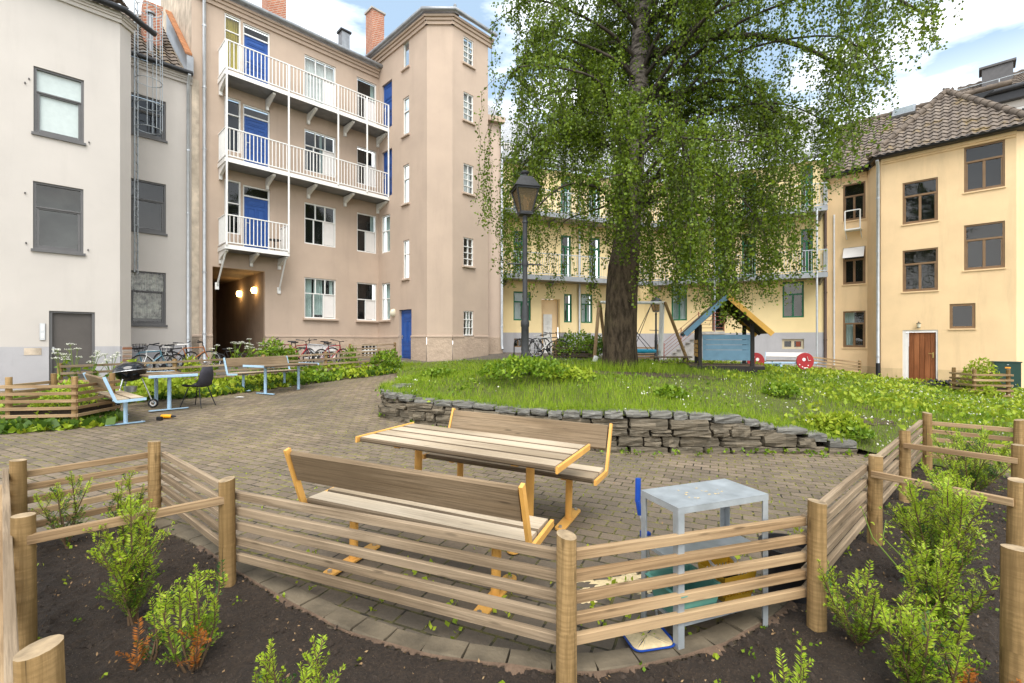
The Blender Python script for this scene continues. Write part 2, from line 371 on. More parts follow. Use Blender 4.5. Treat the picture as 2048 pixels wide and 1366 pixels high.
wood('wood_post',(.27,.165,.060),(.39,.255,.115),.5,fine=26,rings=True); wood('wood_door',(.24,.075,.022),(.34,.13,.05),.35,.5,35); wood('wood_dark',(.13,.09,.06),(.20,.15,.10),.4); mat('end_grain',(.30,.22,.13),.9,0,.45,14,bmp=.002,bscale=80)
mat('concrete',(.36,.34,.31),.9,0,.25,4,bmp=.006,bscale=30,stain=.4); mat('sand',(.62,.49,.28),.95,0,.15,30,bmp=.006,bscale=120); mat('red_paint',(.36,.02,.025),.45,0,.1); mat('white_mark',(.8,.78,.75),.5,0,.03)
mat('railing_red',(.22,.06,.03),.7,0,.3,12); mat('box_green',(.012,.045,.035),.45,0,.1); mat('label_orange',(.75,.30,.03),.5)
mat('blue_plastic',(.012,.06,.32),.35,0,.08); mat('green_plastic',(.10,.27,.22),.4,0,.08); mat('yellow_plastic',(.72,.42,.03),.35,0,.06); mat('teal_rope',(.02,.30,.46),.6,0,.2,15); mat('tool_yellow',(.75,.33,.01),.4); mat('kettle_black',(.006,.006,.007),.08,0,.1,spec=.6); mat('chair_fabric',(.035,.033,.042),.8,0,.15,20); mat('amber_glass',(.20,.13,.075),.12,0,.25,4,spec=.6); mat('pale_glass',(.6,.55,.42),.25,0,.1)
mat('pvc_white',(.72,.71,.69),.5,0,.1)
emit('lamp_glow',(1.0,.62,.22),9.0)
# ---------------------------------------------------------------- ground heights
class Field:
    def __init__(s,pts,sm=.02):
        A=np.array(pts,float); s.xy=A[:,:2]; n=len(A)
        K=np.linalg.norm(s.xy[:,None]-s.xy[None],axis=2)-sm*np.eye(n)*10
        M=np.zeros((n+1,n+1)); M[:n,:n]=K; M[:n,n]=1; M[n,:n]=1
        s.w=np.linalg.solve(M,np.r_[A[:,2],0])
    def __call__(s,x,y):
        x=np.asarray(x,float); y=np.asarray(y,float)
        d=np.sqrt((x[...,None]-s.xy[:,0])**2+(y[...,None]-s.xy[:,1])**2+.04); r=d@s.w[:-1]+s.w[-1]
        return float(r) if r.ndim==0 else r
SH=[(-2,17.4,.86),(-3.46,18.9,.82),(-2.4,18.9,.86),(-.5,21.5,1.15),(3,23.5,1.0),(7.2,25,.8),(11,23.3,.55),(14.6,21.7,.4),(15.4,19.4,.1),(16.3,18.5,0),(18.2,16.5,-.03),(.5,16.5,.98),(4,17.5,.93),(12.5,19.3,.42),(13.4,12.3,.03),(16,12,0),(9,5,0),(40,15,0),(40,-10,0),(15,45,.8),(0,40,1)]
GP=SH+[(0,0,0),(-2,1,0),(2,1,0),(-3.8,3.6,0),(-1.9,3.1,0),(.3,2.2,0),(1.7,2.6,0),(2.9,3.7,0),(4,4.7,0),(5.3,5.9,0),(-1.3,4.3,.04),(.6,4.1,0),(1.3,6.9,0),(3.5,6.9,0),(5,6.7,0),(-3.2,4.3,.02),(-1.35,8.4,.1),(-2.56,9.2,.15),(-7.2,9.1,.17),(-6.8,8,.18),(-8.2,7.6,.22),(-6.34,11.8,.29),(-5.8,12.8,.32),(-10,11,.35),(-12.5,12.5,.45),(-4.7,16,.56),(-3.2,12.3,.55),(-10,16.5,.81),(-6.2,21.5,.95),(-4.5,20,.9),(-8,19,.85),(-40,10,.4),(-40,-10,0),(-20,-30,0),(20,-30,0),(-15,45,1),(-3.8,11,.38),(9,16,.6)]
LP=SH+[(-2.55,9.25,.66),(-1.9,8.75,.58),(-1.35,8.45,.51),(.13,7.55,.48),(1.3,6.98,.55),(2.6,6.88,.57),(3.3,6.9,.5),(3.7,6.9,.38),(4.3,6.85,.3),(5.05,6.75,.03),(.26,10,.98),(1.5,10,.9),(2.79,12,.91),(5.7,12.5,.88),(9.4,15,.7),(-2,11.2,.8),(-3,12.6,.62),(7.27,10,.39),(14.7,16.5,.08),(6.6,7.4,.05),(10,11,.25),(5.6,6,.0),(-3.8,15.8,.7),(4,9.3,.72)]
zg=Field(GP); zl=Field(LP)
WALLPTS=[(-2.35,10.1),(-2.62,9.6),(-2.56,9.15),(-2.1,8.75),(-1.35,8.4),(-.6,7.95),(.13,7.5),(.75,7.15),(1.31,6.93),(2.0,6.84),(2.8,6.82),(3.5,6.85),(4.3,6.82),(5.05,6.72)]
WP=catmull([(x,y,0) for x,y in WALLPTS],6)
LAWN=[(p.x,p.y) for p in WP]+[(5.35,6.25),(6.2,5.6),(9,4.6),(13,4.6),(15.5,9),(16.8,13.5),(17.6,16.3),(15.6,18.5),(14.2,19.2),(12.2,19.6),(9,19.2),(6.5,18),(4,16.6),(2,16.2),(.3,16.4),(-1.2,17.8),(-2.3,18.4),(-3.3,18.5),(-4.3,17.6),(-4.6,16.6),(-3.9,15.6),(-3.4,13.8),(-3.0,12),(-2.5,10.6)]
def inpoly(x,y,poly):
    x=np.asarray(x,float); y=np.asarray(y,float); r=np.zeros(x.shape,bool); n=len(poly)
    for i in range(n):
        x1,y1=poly[i]; x2,y2=poly[(i+1)%n]
        if y1==y2: continue
        c=((y1>y)!=(y2>y))&(x<(x2-x1)*(y-y1)/(y2-y1)+x1); r^=c
    return r
def gz(x,y): return zl(x,y)+.012 if bool(inpoly(x,y,LAWN)) else zg(x,y)
def G(px,py,n=6):
    """point of the ground seen at a pixel of the photo"""
    z=0.2
    for _ in range(40):
        D=(H-z)*F/(py-CY); x=ratio(px)*D; z=.6*z+.4*zg(x,D)
    return Vector((x,D,z))
def polymesh(name,poly,zf,m,step,zoff,kind='structure',jit=0):
    """triangulated sheet over a polygon following a height function"""
    bm=bmesh.new(); vs=[bm.verts.new((x,y,0)) for x,y in poly]; bm.faces.new(vs)
    xs=[p[0] for p in poly]; ys=[p[1] for p in poly]
    for a,lo,hi in ((0,min(xs),max(xs)),(1,min(ys),max(ys))):
        k=lo+step
        while k<hi:
            nrm=Vector((1,0,0)) if a==0 else Vector((0,1,0)); bmesh.ops.bisect_plane(bm,geom=bm.verts[:]+bm.edges[:]+bm.faces[:],plane_co=nrm*k,plane_no=nrm); k+=step
    co=np.array([v.co[:] for v in bm.verts]); z=zf(co[:,0],co[:,1])+zoff+(rng.normal(0,jit,len(co)) if jit else 0)
    for v,q in zip(bm.verts,z): v.co.z=q
    bmesh.ops.recalc_face_normals(bm,faces=bm.faces)
    if sum(f.normal.z for f in bm.faces)<0: bmesh.ops.reverse_faces(bm,faces=bm.faces)
    me=bpy.data.meshes.new(name); bm.to_mesh(me); bm.free(); me.materials.append(m)
    me.polygons.foreach_set('use_smooth',[True]*len(me.polygons)); o=bpy.data.objects.new(name,me); COL.objects.link(o); o['kind']=kind; return o
def nn_map(nt,src,lo,hi):
    r=nn(nt,'ShaderNodeMapRange'); nt.links.new(src,r.inputs[0]); r.inputs['From Min'].default_value=lo; r.inputs['From Max'].default_value=hi; return r.outputs[0]
def paving_mat():
    m,nt,b=newmat('paving'); v=coord(nt,'Object',(1,1,1),(0,0,R(24)))
    wn=noise(nt,v,2.5,2,out=1); vv=mixc(nt,.012,v,wn,'ADD')
    bt=nn(nt,'ShaderNodeTexBrick'); nt.links.new(vv,bt.inputs['Vector']); bt.offset=.5
    for k,x in (('Color1',(.290,.218,.150,1)),('Color2',(.180,.133,.092,1)),('Mortar',(.028,.024,.018,1)),('Scale',1.0),('Mortar Size',.008),('Brick Width',.205),('Row Height',.138),('Mortar Smooth',.25)): bt.inputs[k].default_value=x
    big=noise(nt,v,.7,5,.6); c=mixc(nt,ramp(nt,big,[(.38,.55),(.6,0)]),bt.outputs[0],(.095,.083,.066))
    fine=noise(nt,v,45,5,.7); c=mixc(nt,ramp(nt,fine,[(.35,.5),(.65,0)]),c,(.085,.07,.05))
    # moss grows in the joints, in patches
    n1=noise(nt,v,1.3,4,.7); n2=noise(nt,v,14,4,.7)
    j=nn(nt,'ShaderNodeTexBrick'); nt.links.new(vv,j.inputs['Vector']); j.offset=.5
    for k,x in (('Scale',1.0),('Mortar Size',.017),('Brick Width',.205),('Row Height',.138),('Mortar Smooth',1.0)): j.inputs[k].default_value=x
    a=nn(nt,'ShaderNodeMath',operation='MULTIPLY'); nt.links.new(j.outputs['Fac'],a.inputs[0]); nt.links.new(ramp(nt,n1,[(.34,.0),(.54,1)]),a.inputs[1])
    gx=nt.nodes.new('ShaderNodeTexCoord'); dv=nn(nt,'ShaderNodeVectorMath',operation='DISTANCE'); nt.links.new(gx.outputs['Object'],dv.inputs[0]); dv.inputs[1].default_value=(.1,2.4,0)
    fd=nn(nt,'ShaderNodeMath',operation='MULTIPLY_ADD'); nt.links.new(noise(nt,v,1.6,4,.6),fd.inputs[0]); fd.inputs[1].default_value=1.6; nt.links.new(dv.outputs['Value'],fd.inputs[2])
    near_dark=ramp(nt,nn_map(nt,fd.outputs[0],1.4,5.2),[(0,.6),(1,0)]); c=mixc(nt,near_dark,c,(.072,.060,.045)); ms=ramp(nt,nn_map(nt,fd.outputs[0],1.0,4.5),[(0,.3),(1,1)])  # paving colour darkens round a point near the front bench, edge noisy
    a3=nn(nt,'ShaderNodeMath',operation='MULTIPLY'); nt.links.new(a.outputs[0],a3.inputs[0]); nt.links.new(ms,a3.inputs[1]); a=a3
    jd=nn(nt,'ShaderNodeMath',operation='MULTIPLY'); nt.links.new(bt.outputs['Fac'],jd.inputs[0]); jd.inputs[1].default_value=.85; c=mixc(nt,jd.outputs[0],c,(.022,.019,.014))
    a2=nn(nt,'ShaderNodeMath',operation='MULTIPLY'); nt.links.new(a.outputs[0],a2.inputs[0]); nt.links.new(ramp(nt,n2,[(.42,0),(.56,1)]),a2.inputs[1])
    c=mixc(nt,a2.outputs[0],c,(.27,.245,.055))
    nt.links.new(c,b.inputs['Base Color']); b.inputs['Roughness'].default_value=.8; b.inputs['Specular IOR Level'].default_value=.3
    inv=nn(nt,'ShaderNodeMath',operation='SUBTRACT'); nt.links.new(fine,inv.inputs[0]); 
    h=nn(nt,'ShaderNodeMath',operation='MULTIPLY_ADD'); nt.links.new(bt.outputs['Fac'],h.inputs[0]); h.inputs[1].default_value=-1.0; hh=nn(nt,'ShaderNodeMath',operation='MULTIPLY'); nt.links.new(fine,hh.inputs[0]); hh.inputs[1].default_value=.35; nt.links.new(hh.outputs[0],h.inputs[2])
    bump(nt,b,h.outputs[0],.014); MATS['paving']=m
paving_mat()
def soil_mat(name,c1,c2,chip=True):
    m,nt,b=newmat(name); v=coord(nt,'Object'); n=noise(nt,v,9,8,.75); n2=noise(nt,v,60,6,.75)
    c=mixc(nt,ramp(nt,n,[(.3,0),(.7,1)]),c1,c2); c=mixc(nt,ramp(nt,n2,[(.4,.7),(.6,0)]),c,mul(c1,.4))
    if chip:
        k=nn(nt,'ShaderNodeTexVoronoi',Scale=55.0); nt.links.new(v,k.inputs['Vector']); c=mixc(nt,ramp(nt,k.outputs['Distance'],[(.10,.7),(.14,0)]),c,(.24,.18,.12))
    nt.links.new(c,b.inputs['Base Color']); b.inputs['Roughness'].default_value=.95; bump(nt,b,n2,.05); MATS[name]=m
soil_mat('soil',(.040,.024,.013),(.088,.055,.031)); soil_mat('lawn_soil',(.12,.14,.022),(.17,.19,.035),False); soil_mat('path_gravel',(.15,.125,.095),(.22,.19,.15),False)
mat('clay_edge',(.115,.075,.049),.95,0,.35,7,bmp=.008,bscale=40); mat('kerb_stone',(.118,.094,.062),.85,0,.35,5,bmp=.006,bscale=45,stain=.5)
# paving / ground sheet with a finer middle; it dips under the lawn
def ground():
    xs=np.r_[np.linspace(-90,-16,9),np.arange(-15,20.1,.5),np.linspace(21,90,9)]; ys=np.r_[np.linspace(-60,-2,8),np.arange(-1,27.1,.5),np.linspace(29,120,10)]
    X,Y=np.meshgrid(xs,ys); Z=zg(X,Y); inn=inpoly(X,Y,LAWN)
    for ax_,ay_ in ((.7,0),(-.7,0),(0,.7),(0,-.7),(.5,.5),(-.5,.5),(.5,-.5),(-.5,-.5)): inn&=inpoly(X+ax_,Y+ay_,LAWN)
    Z=np.where(inn,np.minimum(Z,zl(X,Y))-.12,Z); far=(np.abs(X)>20)|(Y>28)|(Y<-2); Z=np.where(far,np.clip(Z,-.5,1.2),Z)
    V=np.stack([X,Y,Z],2).reshape(-1,3); w=len(xs); f=[(j*w+i,j*w+i+1,(j+1)*w+i+1,(j+1)*w+i) for j in range(len(ys)-1) for i in range(w-1)]
    me=bpy.data.meshes.new('ground'); me.from_pydata([tuple(v) for v in V],[],f); me.materials.append(MATS['paving']); me.polygons.foreach_set('use_smooth',[True]*len(f))
    o=bpy.data.objects.new('ground',me); COL.objects.link(o); o['kind']='structure'
ground()
polymesh('lawn',LAWN,zl,MATS['lawn_soil'],.4,.012)
soil_mat('bare_earth',(.10,.065,.038),(.17,.115,.07),False)
for cx_,cy_,rx,ry in ((1.9,10.75,1.9,.42),(3.7,10.9,1.3,.36),(6.3,8.3,.5,.25),(7.4,9.2,.6,.2)): polymesh('earth_patch',[(cx_+rx*math.cos(2*PI*k/26)*(1+.22*math.sin(k*2.3)),cy_+ry*math.sin(2*PI*k/26)*(1+.25*math.sin(k*1.7+1))) for k in range(26)],zl,MATS['bare_earth'],.4,.022)
polymesh('back_lawn',[(-80,-58),(80,-58),(80,-1.6),(-80,-1.6)],lambda x,y: np.clip(zg(x,y),-.5,1.2)+.05,mat('dark_turf',(.03,.055,.012),.95,0,.5,.3),8,.0)  # added unseen sheet behind the camera, darkens what the panes reflect
# packed path along the houses
polymesh('path',[(-11.5,13.5),(-4.9,16.8),(-4.4,17.7),(-3.35,18.6),(-2.3,18.5),(-1.2,17.9),(.3,16.5),(2,16.3),(4,16.7),(6.5,18.1),(9,19.3),(12.2,19.7),(14.2,19.3),(15.6,18.6),(17.7,16.4),(19.5,15),(20,17),(15,23),(8,26.5),(-2,24),(-8,22),(-14,17)],zg,MATS['path_gravel'],.5,.008)
# kerb of set stones round the paved circle
KA=[(-3.42,4.2),(-2.6,3.75),(-1.95,3.27),(-1.45,2.93),(-.91,2.6),(-.45,2.41),(-.02,2.31),(.3,2.27),(.62,2.32),(1.0,2.43),(1.36,2.62),(1.72,2.88),(2.2,3.36),(2.78,3.98),(3.9,4.95),(5.15,6.12)]
KC=catmull([(x,y,0) for x,y in KA],10)
def kerb():
    mb=MB(); L=[0]
    for a,b in zip(KC,KC[1:]): L.append(L[-1]+(b-a).length)
    def at(s):
        s=max(0,min(L[-1]-1e-4,s)); i=max(k for k in range(len(L)-1) if L[k]<=s); t=(s-L[i])/(L[i+1]-L[i]); return KC[i].lerp(KC[i+1],t)
    s=0
    while s<L[-1]-.25:
        a,b=at(s+.007),at(s+.223); d=(b-a).normalized(); n=Vector((-d.y,d.x,0)); c=(a+b)/2+n*.07; z=zg(c.x,c.y)+ru(.0,.014)-.03
        tl=ru(-.02,.02); mb.obox((c.x,c.y,z),(d,n,Vector((0,0,1))),((b-a).length,.14,.12),0,.012); s+=.23
    o=mb.obj('kerb',MATS['kerb_stone']); o['kind']='structure'
    # strip of bare clay outside the stones
kerb()
def claystrip():
    m2=MB(); s=0.0; ring=[]; zz=lambda p: Vector((p.x,p.y,float(zs(p.x,p.y))+.006))
    for i in range(12,len(KC)-1):
        for k in range(6):
            p=KC[i].lerp(KC[i+1],k/6); d=(KC[i+1]-KC[i]).normalized(); n=Vector((d.y,-d.x,0)); s+=.04; w=.055*max(0,math.sin(s*1.7+.5)*.6+math.sin(s*4.3+1)*.45+(.25 if i>95 else -.15))+.012*math.sin(s*23)+ru(-.008,.008); ring.append((p-n*.004,p+n*max(.002,w)*.5,p+n*max(.004,w)))
    for a,b in zip(ring,ring[1:]):
        m2.face([zz(a[1]),zz(b[1]),zz(b[0])+Vector((0,0,.004)),zz(a[0])+Vector((0,0,.004))]); m2.face([zz(a[2])-Vector((0,0,.008)),zz(b[2])-Vector((0,0,.008)),zz(b[1]),zz(a[1])])
    o=m2.obj('clay_strip',MATS['clay_edge']); o['kind']='structure'

SOIL=[(p.x,p.y) for p in KC]+[(5.45,6.1),(6.1,5.4),(4.75,4.05),(3.5,2.95),(2.35,1.95),(1.5,.7),(.8,.25),(-.9,.25),(-1.5,1.35),(-2.65,2.4),(-3.9,3.6)]
def vn(x,y,s,seed=0):
    """smooth value noise 0..1"""
    r=np.random.default_rng(seed).random((64,64)); u=x*s+100; v=y*s+100; i=np.floor(u).astype(int); j=np.floor(v).astype(int); fu=u-i; fv=v-j; fu=fu*fu*(3-2*fu); fv=fv*fv*(3-2*fv); g=lambda a,b:r[a%64,b%64]
    return (g(i,j)*(1-fu)+g(i+1,j)*fu)*(1-fv)+(g(i,j+1)*(1-fu)+g(i+1,j+1)*fu)*fv
def zs(x,y):
    x=np.asarray(x,float); y=np.asarray(y,float); return zg(x,y)+.010+.022*vn(x,y,2.2,2)+.012*vn(x,y,7,3)
def soil():
    st=.026; xs=np.arange(-4.1,6.2,st); ys=np.arange(.2,6.3,st); X,Y=np.meshgrid(xs,ys); Z=zs(X,Y)+.014*(vn(X,Y,17,4)-.5)+.016*np.maximum(0,vn(X,Y,33,5)-.55)*2+rng.normal(0,.0016,X.shape)
    k=inpoly(X,Y,SOIL); w=len(xs); idx=-np.ones(X.size,int); kk=k.ravel(); idx[kk]=np.arange(kk.sum()); V=np.stack([X,Y,Z],2).reshape(-1,3)[kk]; f=[]
    c=k[:-1,:-1]&k[1:,:-1]&k[:-1,1:]&k[1:,1:]
    for j,i in zip(*np.nonzero(c)): f.append((idx[j*w+i],idx[j*w+i+1],idx[(j+1)*w+i+1],idx[(j+1)*w+i]))
    me=bpy.data.meshes.new('soil_bed'); me.from_pydata(V.tolist(),[],[tuple(map(int,q)) for q in f]); me.materials.append(MATS['soil']); me.polygons.foreach_set('use_smooth',[True]*len(f)); o=bpy.data.objects.new('soil_bed',me); COL.objects.link(o); o['kind']='structure'
soil()
claystrip()
A=Vector((916,930)).normalized(); W_=Vector((A.y,-A.x))      # house front direction, and its outward normal
def roofplane(name,pts,m,par,t=.1):
    mb=MB(); n=(Vector(pts[1])-Vector(pts[0])).cross(Vector(pts[-1])-Vector(pts[0])).normalized()
    if n.z<0: pts=pts[::-1]; n=-n
    mb.prism([Vector(p)-n*t for p in pts],n,t); return mb.obj(name,m,par)
def cornice(W,u0,u1,z,par,m,steps=((.0,.10,.14),(.10,.16,.10),(.16,.26,.06)),name='cornice'):
    """stepped moulding below the eave: (z below, z above, projection)"""
    mb=MB()
    for a,b,pr in steps: W.box(mb,u0,u1,z-b,z-a-.002,-.02,pr)
    return mb.obj(name,m,par)
def gutter(pts,par,m,r=.075,name='gutter'):
    mb=MB(); mb.tube(pts,r,10); return mb.obj(name,m,par,smooth=True)
def up(w,u,z,o): return w.p(u,z,o)
def tiles(name,W,u0,u1,z0,over,slope,length,cuts,m,par,tw=.30,rh=.34):
    """pantile field on a roof plane: wave across, a step at every course; cuts: (point, normal to drop)"""
    e=W.d3; v=(-W.n3*math.cos(slope)+Vector((0,0,math.sin(slope)))); n=e.cross(v).normalized()
    if n.z<0: n=-n
    o=W.p(u0,z0,over); nu=int((u1-u0)/tw*6)+1; rows=int(length/rh)+1; V=[]; f=[]
    for r in range(rows):
        for q,(vv,h) in enumerate(((r*rh-.04,.055),((r+1)*rh,.012))):
            for i in range(nu):
                x=(u1-u0)*i/(nu-1); w=.032*math.sin(2*PI*x/tw)
                V.append(o+e*x+v*vv+n*(h+w+.006*math.sin(i*3.3+r*1.7)))
        b=len(V)-2*nu; f+=[(b+i,b+i+1,b+nu+i+1,b+nu+i) for i in range(nu-1)]
        if r: f+=[(b-nu+i,b-nu+i+1,b+i+1,b+i) for i in range(nu-1)]
    me=bpy.data.meshes.new(name); L=rootloc(par); me.from_pydata([tuple(p-L) for p in V],[],f); bm=bmesh.new(); bm.from_mesh(me)
    for co,no in cuts: bmesh.ops.bisect_plane(bm,geom=bm.verts[:]+bm.edges[:]+bm.faces[:],plane_co=Vector(co)-L,plane_no=no,clear_outer=True)
    bm.to_mesh(me); bm.free(); me.materials.append(m); me.polygons.foreach_set('use_smooth',[True]*len(me.polygons)); me.set_sharp_from_angle(angle=R(40)); ob=bpy.data.objects.new(name,me); COL.objects.link(ob); ob.parent=par; return ob
# ================================================================ white house on the left
WBAY=Wall((-12.06,12.3),A); WREC=Wall((-6.21,21.62),A)
u240=WBAY.u(240); c0=WBAY.p(u240,0); c1=Vector((c0.x-.003,c0.y+.385,0)); WCH=Wall((c0.x,c0.y),(c1.x-c0.x,c1.y-c0.y))
wh=thing('apartment_house','whitewashed apartment house with dark grey window frames and a grey door','house',(-12,13,.4))
ZW=10.75; zpl=WBAY.zp(144,693); ub0=WBAY.u(-420)
bw=[WBAY.rect(67,168,146,275),WBAY.rect(66,167,370,502)]; bw+=[(bw[0][0]-2.6,bw[0][1]-2.6,b[2],b[3]) for b in bw]
bd=WBAY.rect(98,190,623,774)
sw_b=WREC.u(262)-.4; c2=c1; rw=[WREC.rect(258,332,193,273),WREC.rect(258,332,362,463),WREC.rect(258,332,543,649)]
mb=MB(); wallmesh(mb,WBAY,ub0,u240,zpl,ZW,[*bw,(bd[0],bd[1],zpl,bd[3])],.13)
wallmesh(mb,WCH,0,.385,zpl,ZW)
uR0=WREC.u(190); uR1=WREC.u(384); wallmesh(mb,WREC,uR0,uR1,zpl,ZW,rw,.13)
sr=WREC.p(WREC.u(262)-.35,0); mb.face([(c1.x,c1.y,zpl),(sr.x,sr.y,zpl),(sr.x,sr.y,ZW),(c1.x,c1.y,ZW)])
mb.obj('wall',MATS['plaster_white'],wh)
mb=MB(); wallmesh(mb,WBAY,ub0,u240,-.3,zpl,[(bd[0],bd[1],-.3,zpl)],.13,off=.02); wallmesh(mb,WCH,0,.385,-.3,zpl,off=.02); wallmesh(mb,WREC,uR0,uR1,-.3,zpl,off=.02)
mb.face([(c1.x+.02,c1.y,-.3),(sr.x,sr.y,-.3),(sr.x,sr.y,zpl),(c1.x+.02,c1.y,zpl)]); mb.obj('plinth',MATS['plinth_grey'],wh)
g=MATS['grey_frame']; rows=[(.36,[1]),(.64,[1])]
for i,r in enumerate(bw): window(WBAY,r,wh,g,rows,.055,-.08,sash=.06,dark=MATS['interior_grey'],curtain_or_sky=(MATS['white_paint'],[(0,1,0)]) if i==0 else None)  # upper pane: white sheet behind the glass stands in for reflected sky
for i,r in enumerate(rw): window(WREC,r,wh,g,rows,.055,-.08,sash=.06,curtain_or_sky=(MATS['curtain_pattern'],[(0,1,.12)]) if i==2 else None)
for W,rr in ((WBAY,bw),(WREC,rw)):
    for r in rr: b=MB(); W.box(b,r[0]-.04,r[1]+.04,r[2]-.07,r[2]-.003,-.06,.05); b.obj('sill',g,wh)
do=door(WBAY,bd,wh,MATS['grey_door'],-.1); b=MB(); W=WBAY
W.box(b,bd[0],bd[0]+.06,bd[2],bd[3],-.1,-.03); W.box(b,bd[1]-.06,bd[1],bd[2],bd[3],-.1,-.03); W.box(b,bd[0]+.06,bd[1]-.06,bd[3]-.05,bd[3],-.1,-.03); b.obj('door_frame',g,wh)
ip=MB(); r=WBAY.rect(79,91,647,680); WBAY.box(ip,*r,0,.03,bev=.008); ipo=ip.obj('intercom',MATS['steel'],wh)
b=MB()
for a,c in ((.12,.42),(.58,.9)): WBAY.box(b,r[0]+.03,r[1]-.03,r[2]+(r[3]-r[2])*a,r[2]+(r[3]-r[2])*c,.03,.037)
b.obj('nameplate',MATS['panel_white'],ipo)
b=MB(); r=WBAY.rect(48,83,696,710); WBAY.box(b,*r,.018,.028); b.obj('plaster_patch',MATS['plaster_old'],wh)
brickmat('old_brick',(.40,.17,.09),(.55,.45,.36),(.55,.50,.44),.2,.08,.02,.02,(R(90),0,R(45)))
b=MB(); WCH.box(b,.06,.385,zpl-.62,zpl+.0,.018,.032); b.obj('bare_brick_patch',MATS['old_brick'],wh)
for px,py in ((58,158),(50,166),(178,285),(50,386),(52,486),(176,500)): b=MB(); u=WBAY.u(px); z=WBAY.z(py,u); WBAY.box(b,u-.012,u+.012,z-.02,z+.02,0,.03); b.obj('wall_anchor',MATS['black_metal'],wh)
# cornice, gutters, roofs
for W,a,b_ in ((WBAY,ub0,u240+.03),(WCH,-.02,.44),(WREC,WREC.u(262)-.3,uR1)): cornice(W,a,b_,ZW+.2,wh,MATS['plaster_white'])
gutter([WBAY.p(ub0,ZW+.24,.26),WBAY.p(u240+.1,ZW+.24,.26),WCH.p(.45,ZW+.24,.26),WCH.p(.9,ZW+.24,.3)],wh,MATS['dark_gutter'],.085)
gutter([WREC.p(WREC.u(262)-.3,ZW+.26,.22),WREC.p(uR1-.02,ZW+.26,.22)],wh,MATS['dark_gutter'],.085)
S_=R(42)
tiles('roof',WREC,WREC.u(262)-1.5,uR1-.35,ZW+.28,.2,S_,5,[],MATS['roof_tile_mossy'],wh)
tiles('roof',WBAY,ub0,u240+.2,ZW+.28,.25,R(34),4.5,[(WBAY.p(u240+.2,ZW,.25),Vector((W_.x*.55+A.x*.45,W_.y*.55+A.y*.45,.25)))],MATS['roof_tile'],wh)
# fire wall with flashing against the taller house
fa=WREC.p(uR1-.2,ZW+.2,.25); fv=(-WREC.n3*math.cos(S_)+Vector((0,0,math.sin(S_)))); nn3=Vector((0,0,1))
b=MB(); b.prism([fa+Vector((0,0,.0)),fa+Vector((0,0,.62)),fa+fv*5+Vector((0,0,.62)),fa+fv*5-Vector((0,0,.3))],WREC.d3,.2); b.obj('fire_wall',MATS['zinc'],wh)
b=MB(); b.prism([fa+Vector((0,0,.64))+fv*.1-WREC.d3*.03,fa+Vector((0,0,.72))+fv*.1-WREC.d3*.03,fa+fv*5+Vector((0,0,.72))-WREC.d3*.03,fa+fv*5+Vector((0,0,.64))-WREC.d3*.03],WREC.d3,.2); b.obj('ridge_cap',MATS['rust'],wh)
b=MB(); q=fa+fv*2.1-WREC.d3*.75; b.box(q+Vector((0,0,.5)),(.55,.55,1.6),R(45)); b.obj('chimney',MATS['chimney_brick'],wh)
b=MB(); q=fa+fv*1.0-WREC.d3*.9; b.tube([q-Vector((0,0,.4)),q+Vector((0,0,1.3))],.07,10); b.tube([q+Vector((0,0,1.3)),q+Vector((0,0,1.36))],.14,10); b.obj('vent_pipe',MATS['zinc'],wh,smooth=True)
pipe(WREC,375,zpl-.8,ZW-.1,wh,MATS['galv_pipe'],.1,.05,top=True)
# ladder with safety hoops in the corner
ul=WREC.u(262)-.02; sg=WREC.d3; ld=MB(); zb=WREC.zp(268,548); zt=ZW+2.0
for s in (0,.34):
    q=WREC.p(ul+.05+s*.35,0,.55-s); ld.tube([(q.x,q.y,zb),(q.x,q.y,zt)],.022,6)
z=zb+.1
qa=WREC.p(ul+.05,0,.55); qb=WREC.p(ul+.05+.119,0,.21)
while z<zt-.05: ld.tube([(qa.x,qa.y,z),(qb.x,qb.y,z)],.014,5); z+=.29
lo=ld.obj('ladder',MATS['galv'],wh); cg=MB(); cc=(qa+qb)/2; fwd=Vector((-(qb-qa).y,(qb-qa).x,0)).normalized(); fwd=fwd if fwd.dot(WREC.d3)>0 else -fwd; sd=(qb-qa).normalized()
def hp(a,z): return cc+fwd*(.33+.36*math.sin(a))*1.0+sd*.36*math.cos(a)+Vector((0,0,z))
hz0=WREC.zp(300,270)
z=hz0
while z<zt-.2: cg.tube([cc+sd*-.17+Vector((0,0,z))]+[hp(R(a),z) for a in range(200,-21,-20)]+[cc+sd*.17+Vector((0,0,z))],.013,5); z+=.78
for a in (175,135,90,45,5): cg.tube([hp(R(a),hz0),hp(R(a),zt-.2)],.012,5)
cg.obj('safety_cage',MATS['galv'],lo)
# ================================================================ brown house
br=thing('apartment_house','tall brown rendered apartment house with blue doors, white balconies and a stair tower','house',(-6,20,.8)); br['sillmat']='plaster_brown'
WA=WREC; ZB=14.1; uA0=WA.u(383); uA1=0.0; WC=Wall((-6.21,21.62),W_); uc=WC.u(854); q=WC.p(uc,0); WD2=Wall((q.x,q.y),(1,0)); ud=WD2.u(905); q=WD2.p(ud,0); WE2=Wall((q.x,q.y),A); ue=WE2.u(976)
zpb=1.65+.012*18; ZT=14.75
three=[WA.rect(609,672,121,209),WA.rect(609,672,266,348),WA.rect(609,672,410,491),WA.rect(609,672,557,637)]
small=[WA.rect(714,753,161,242),WA.rect(714,753,297,371),WA.rect(714,753,428,505),WA.rect(714,753,566,641)]
zsl=[11.2,8.12,5.05]                                         # balcony floors
drs=[]; sidew=[]
dl,dr_=WA.u(486),WA.u(540)
for i,z in enumerate(zsl): drs.append((dl,dr_,z+.1,z+2.55)); sidew.append((WA.u(449),WA.u(482),z+.62,z+2.62))
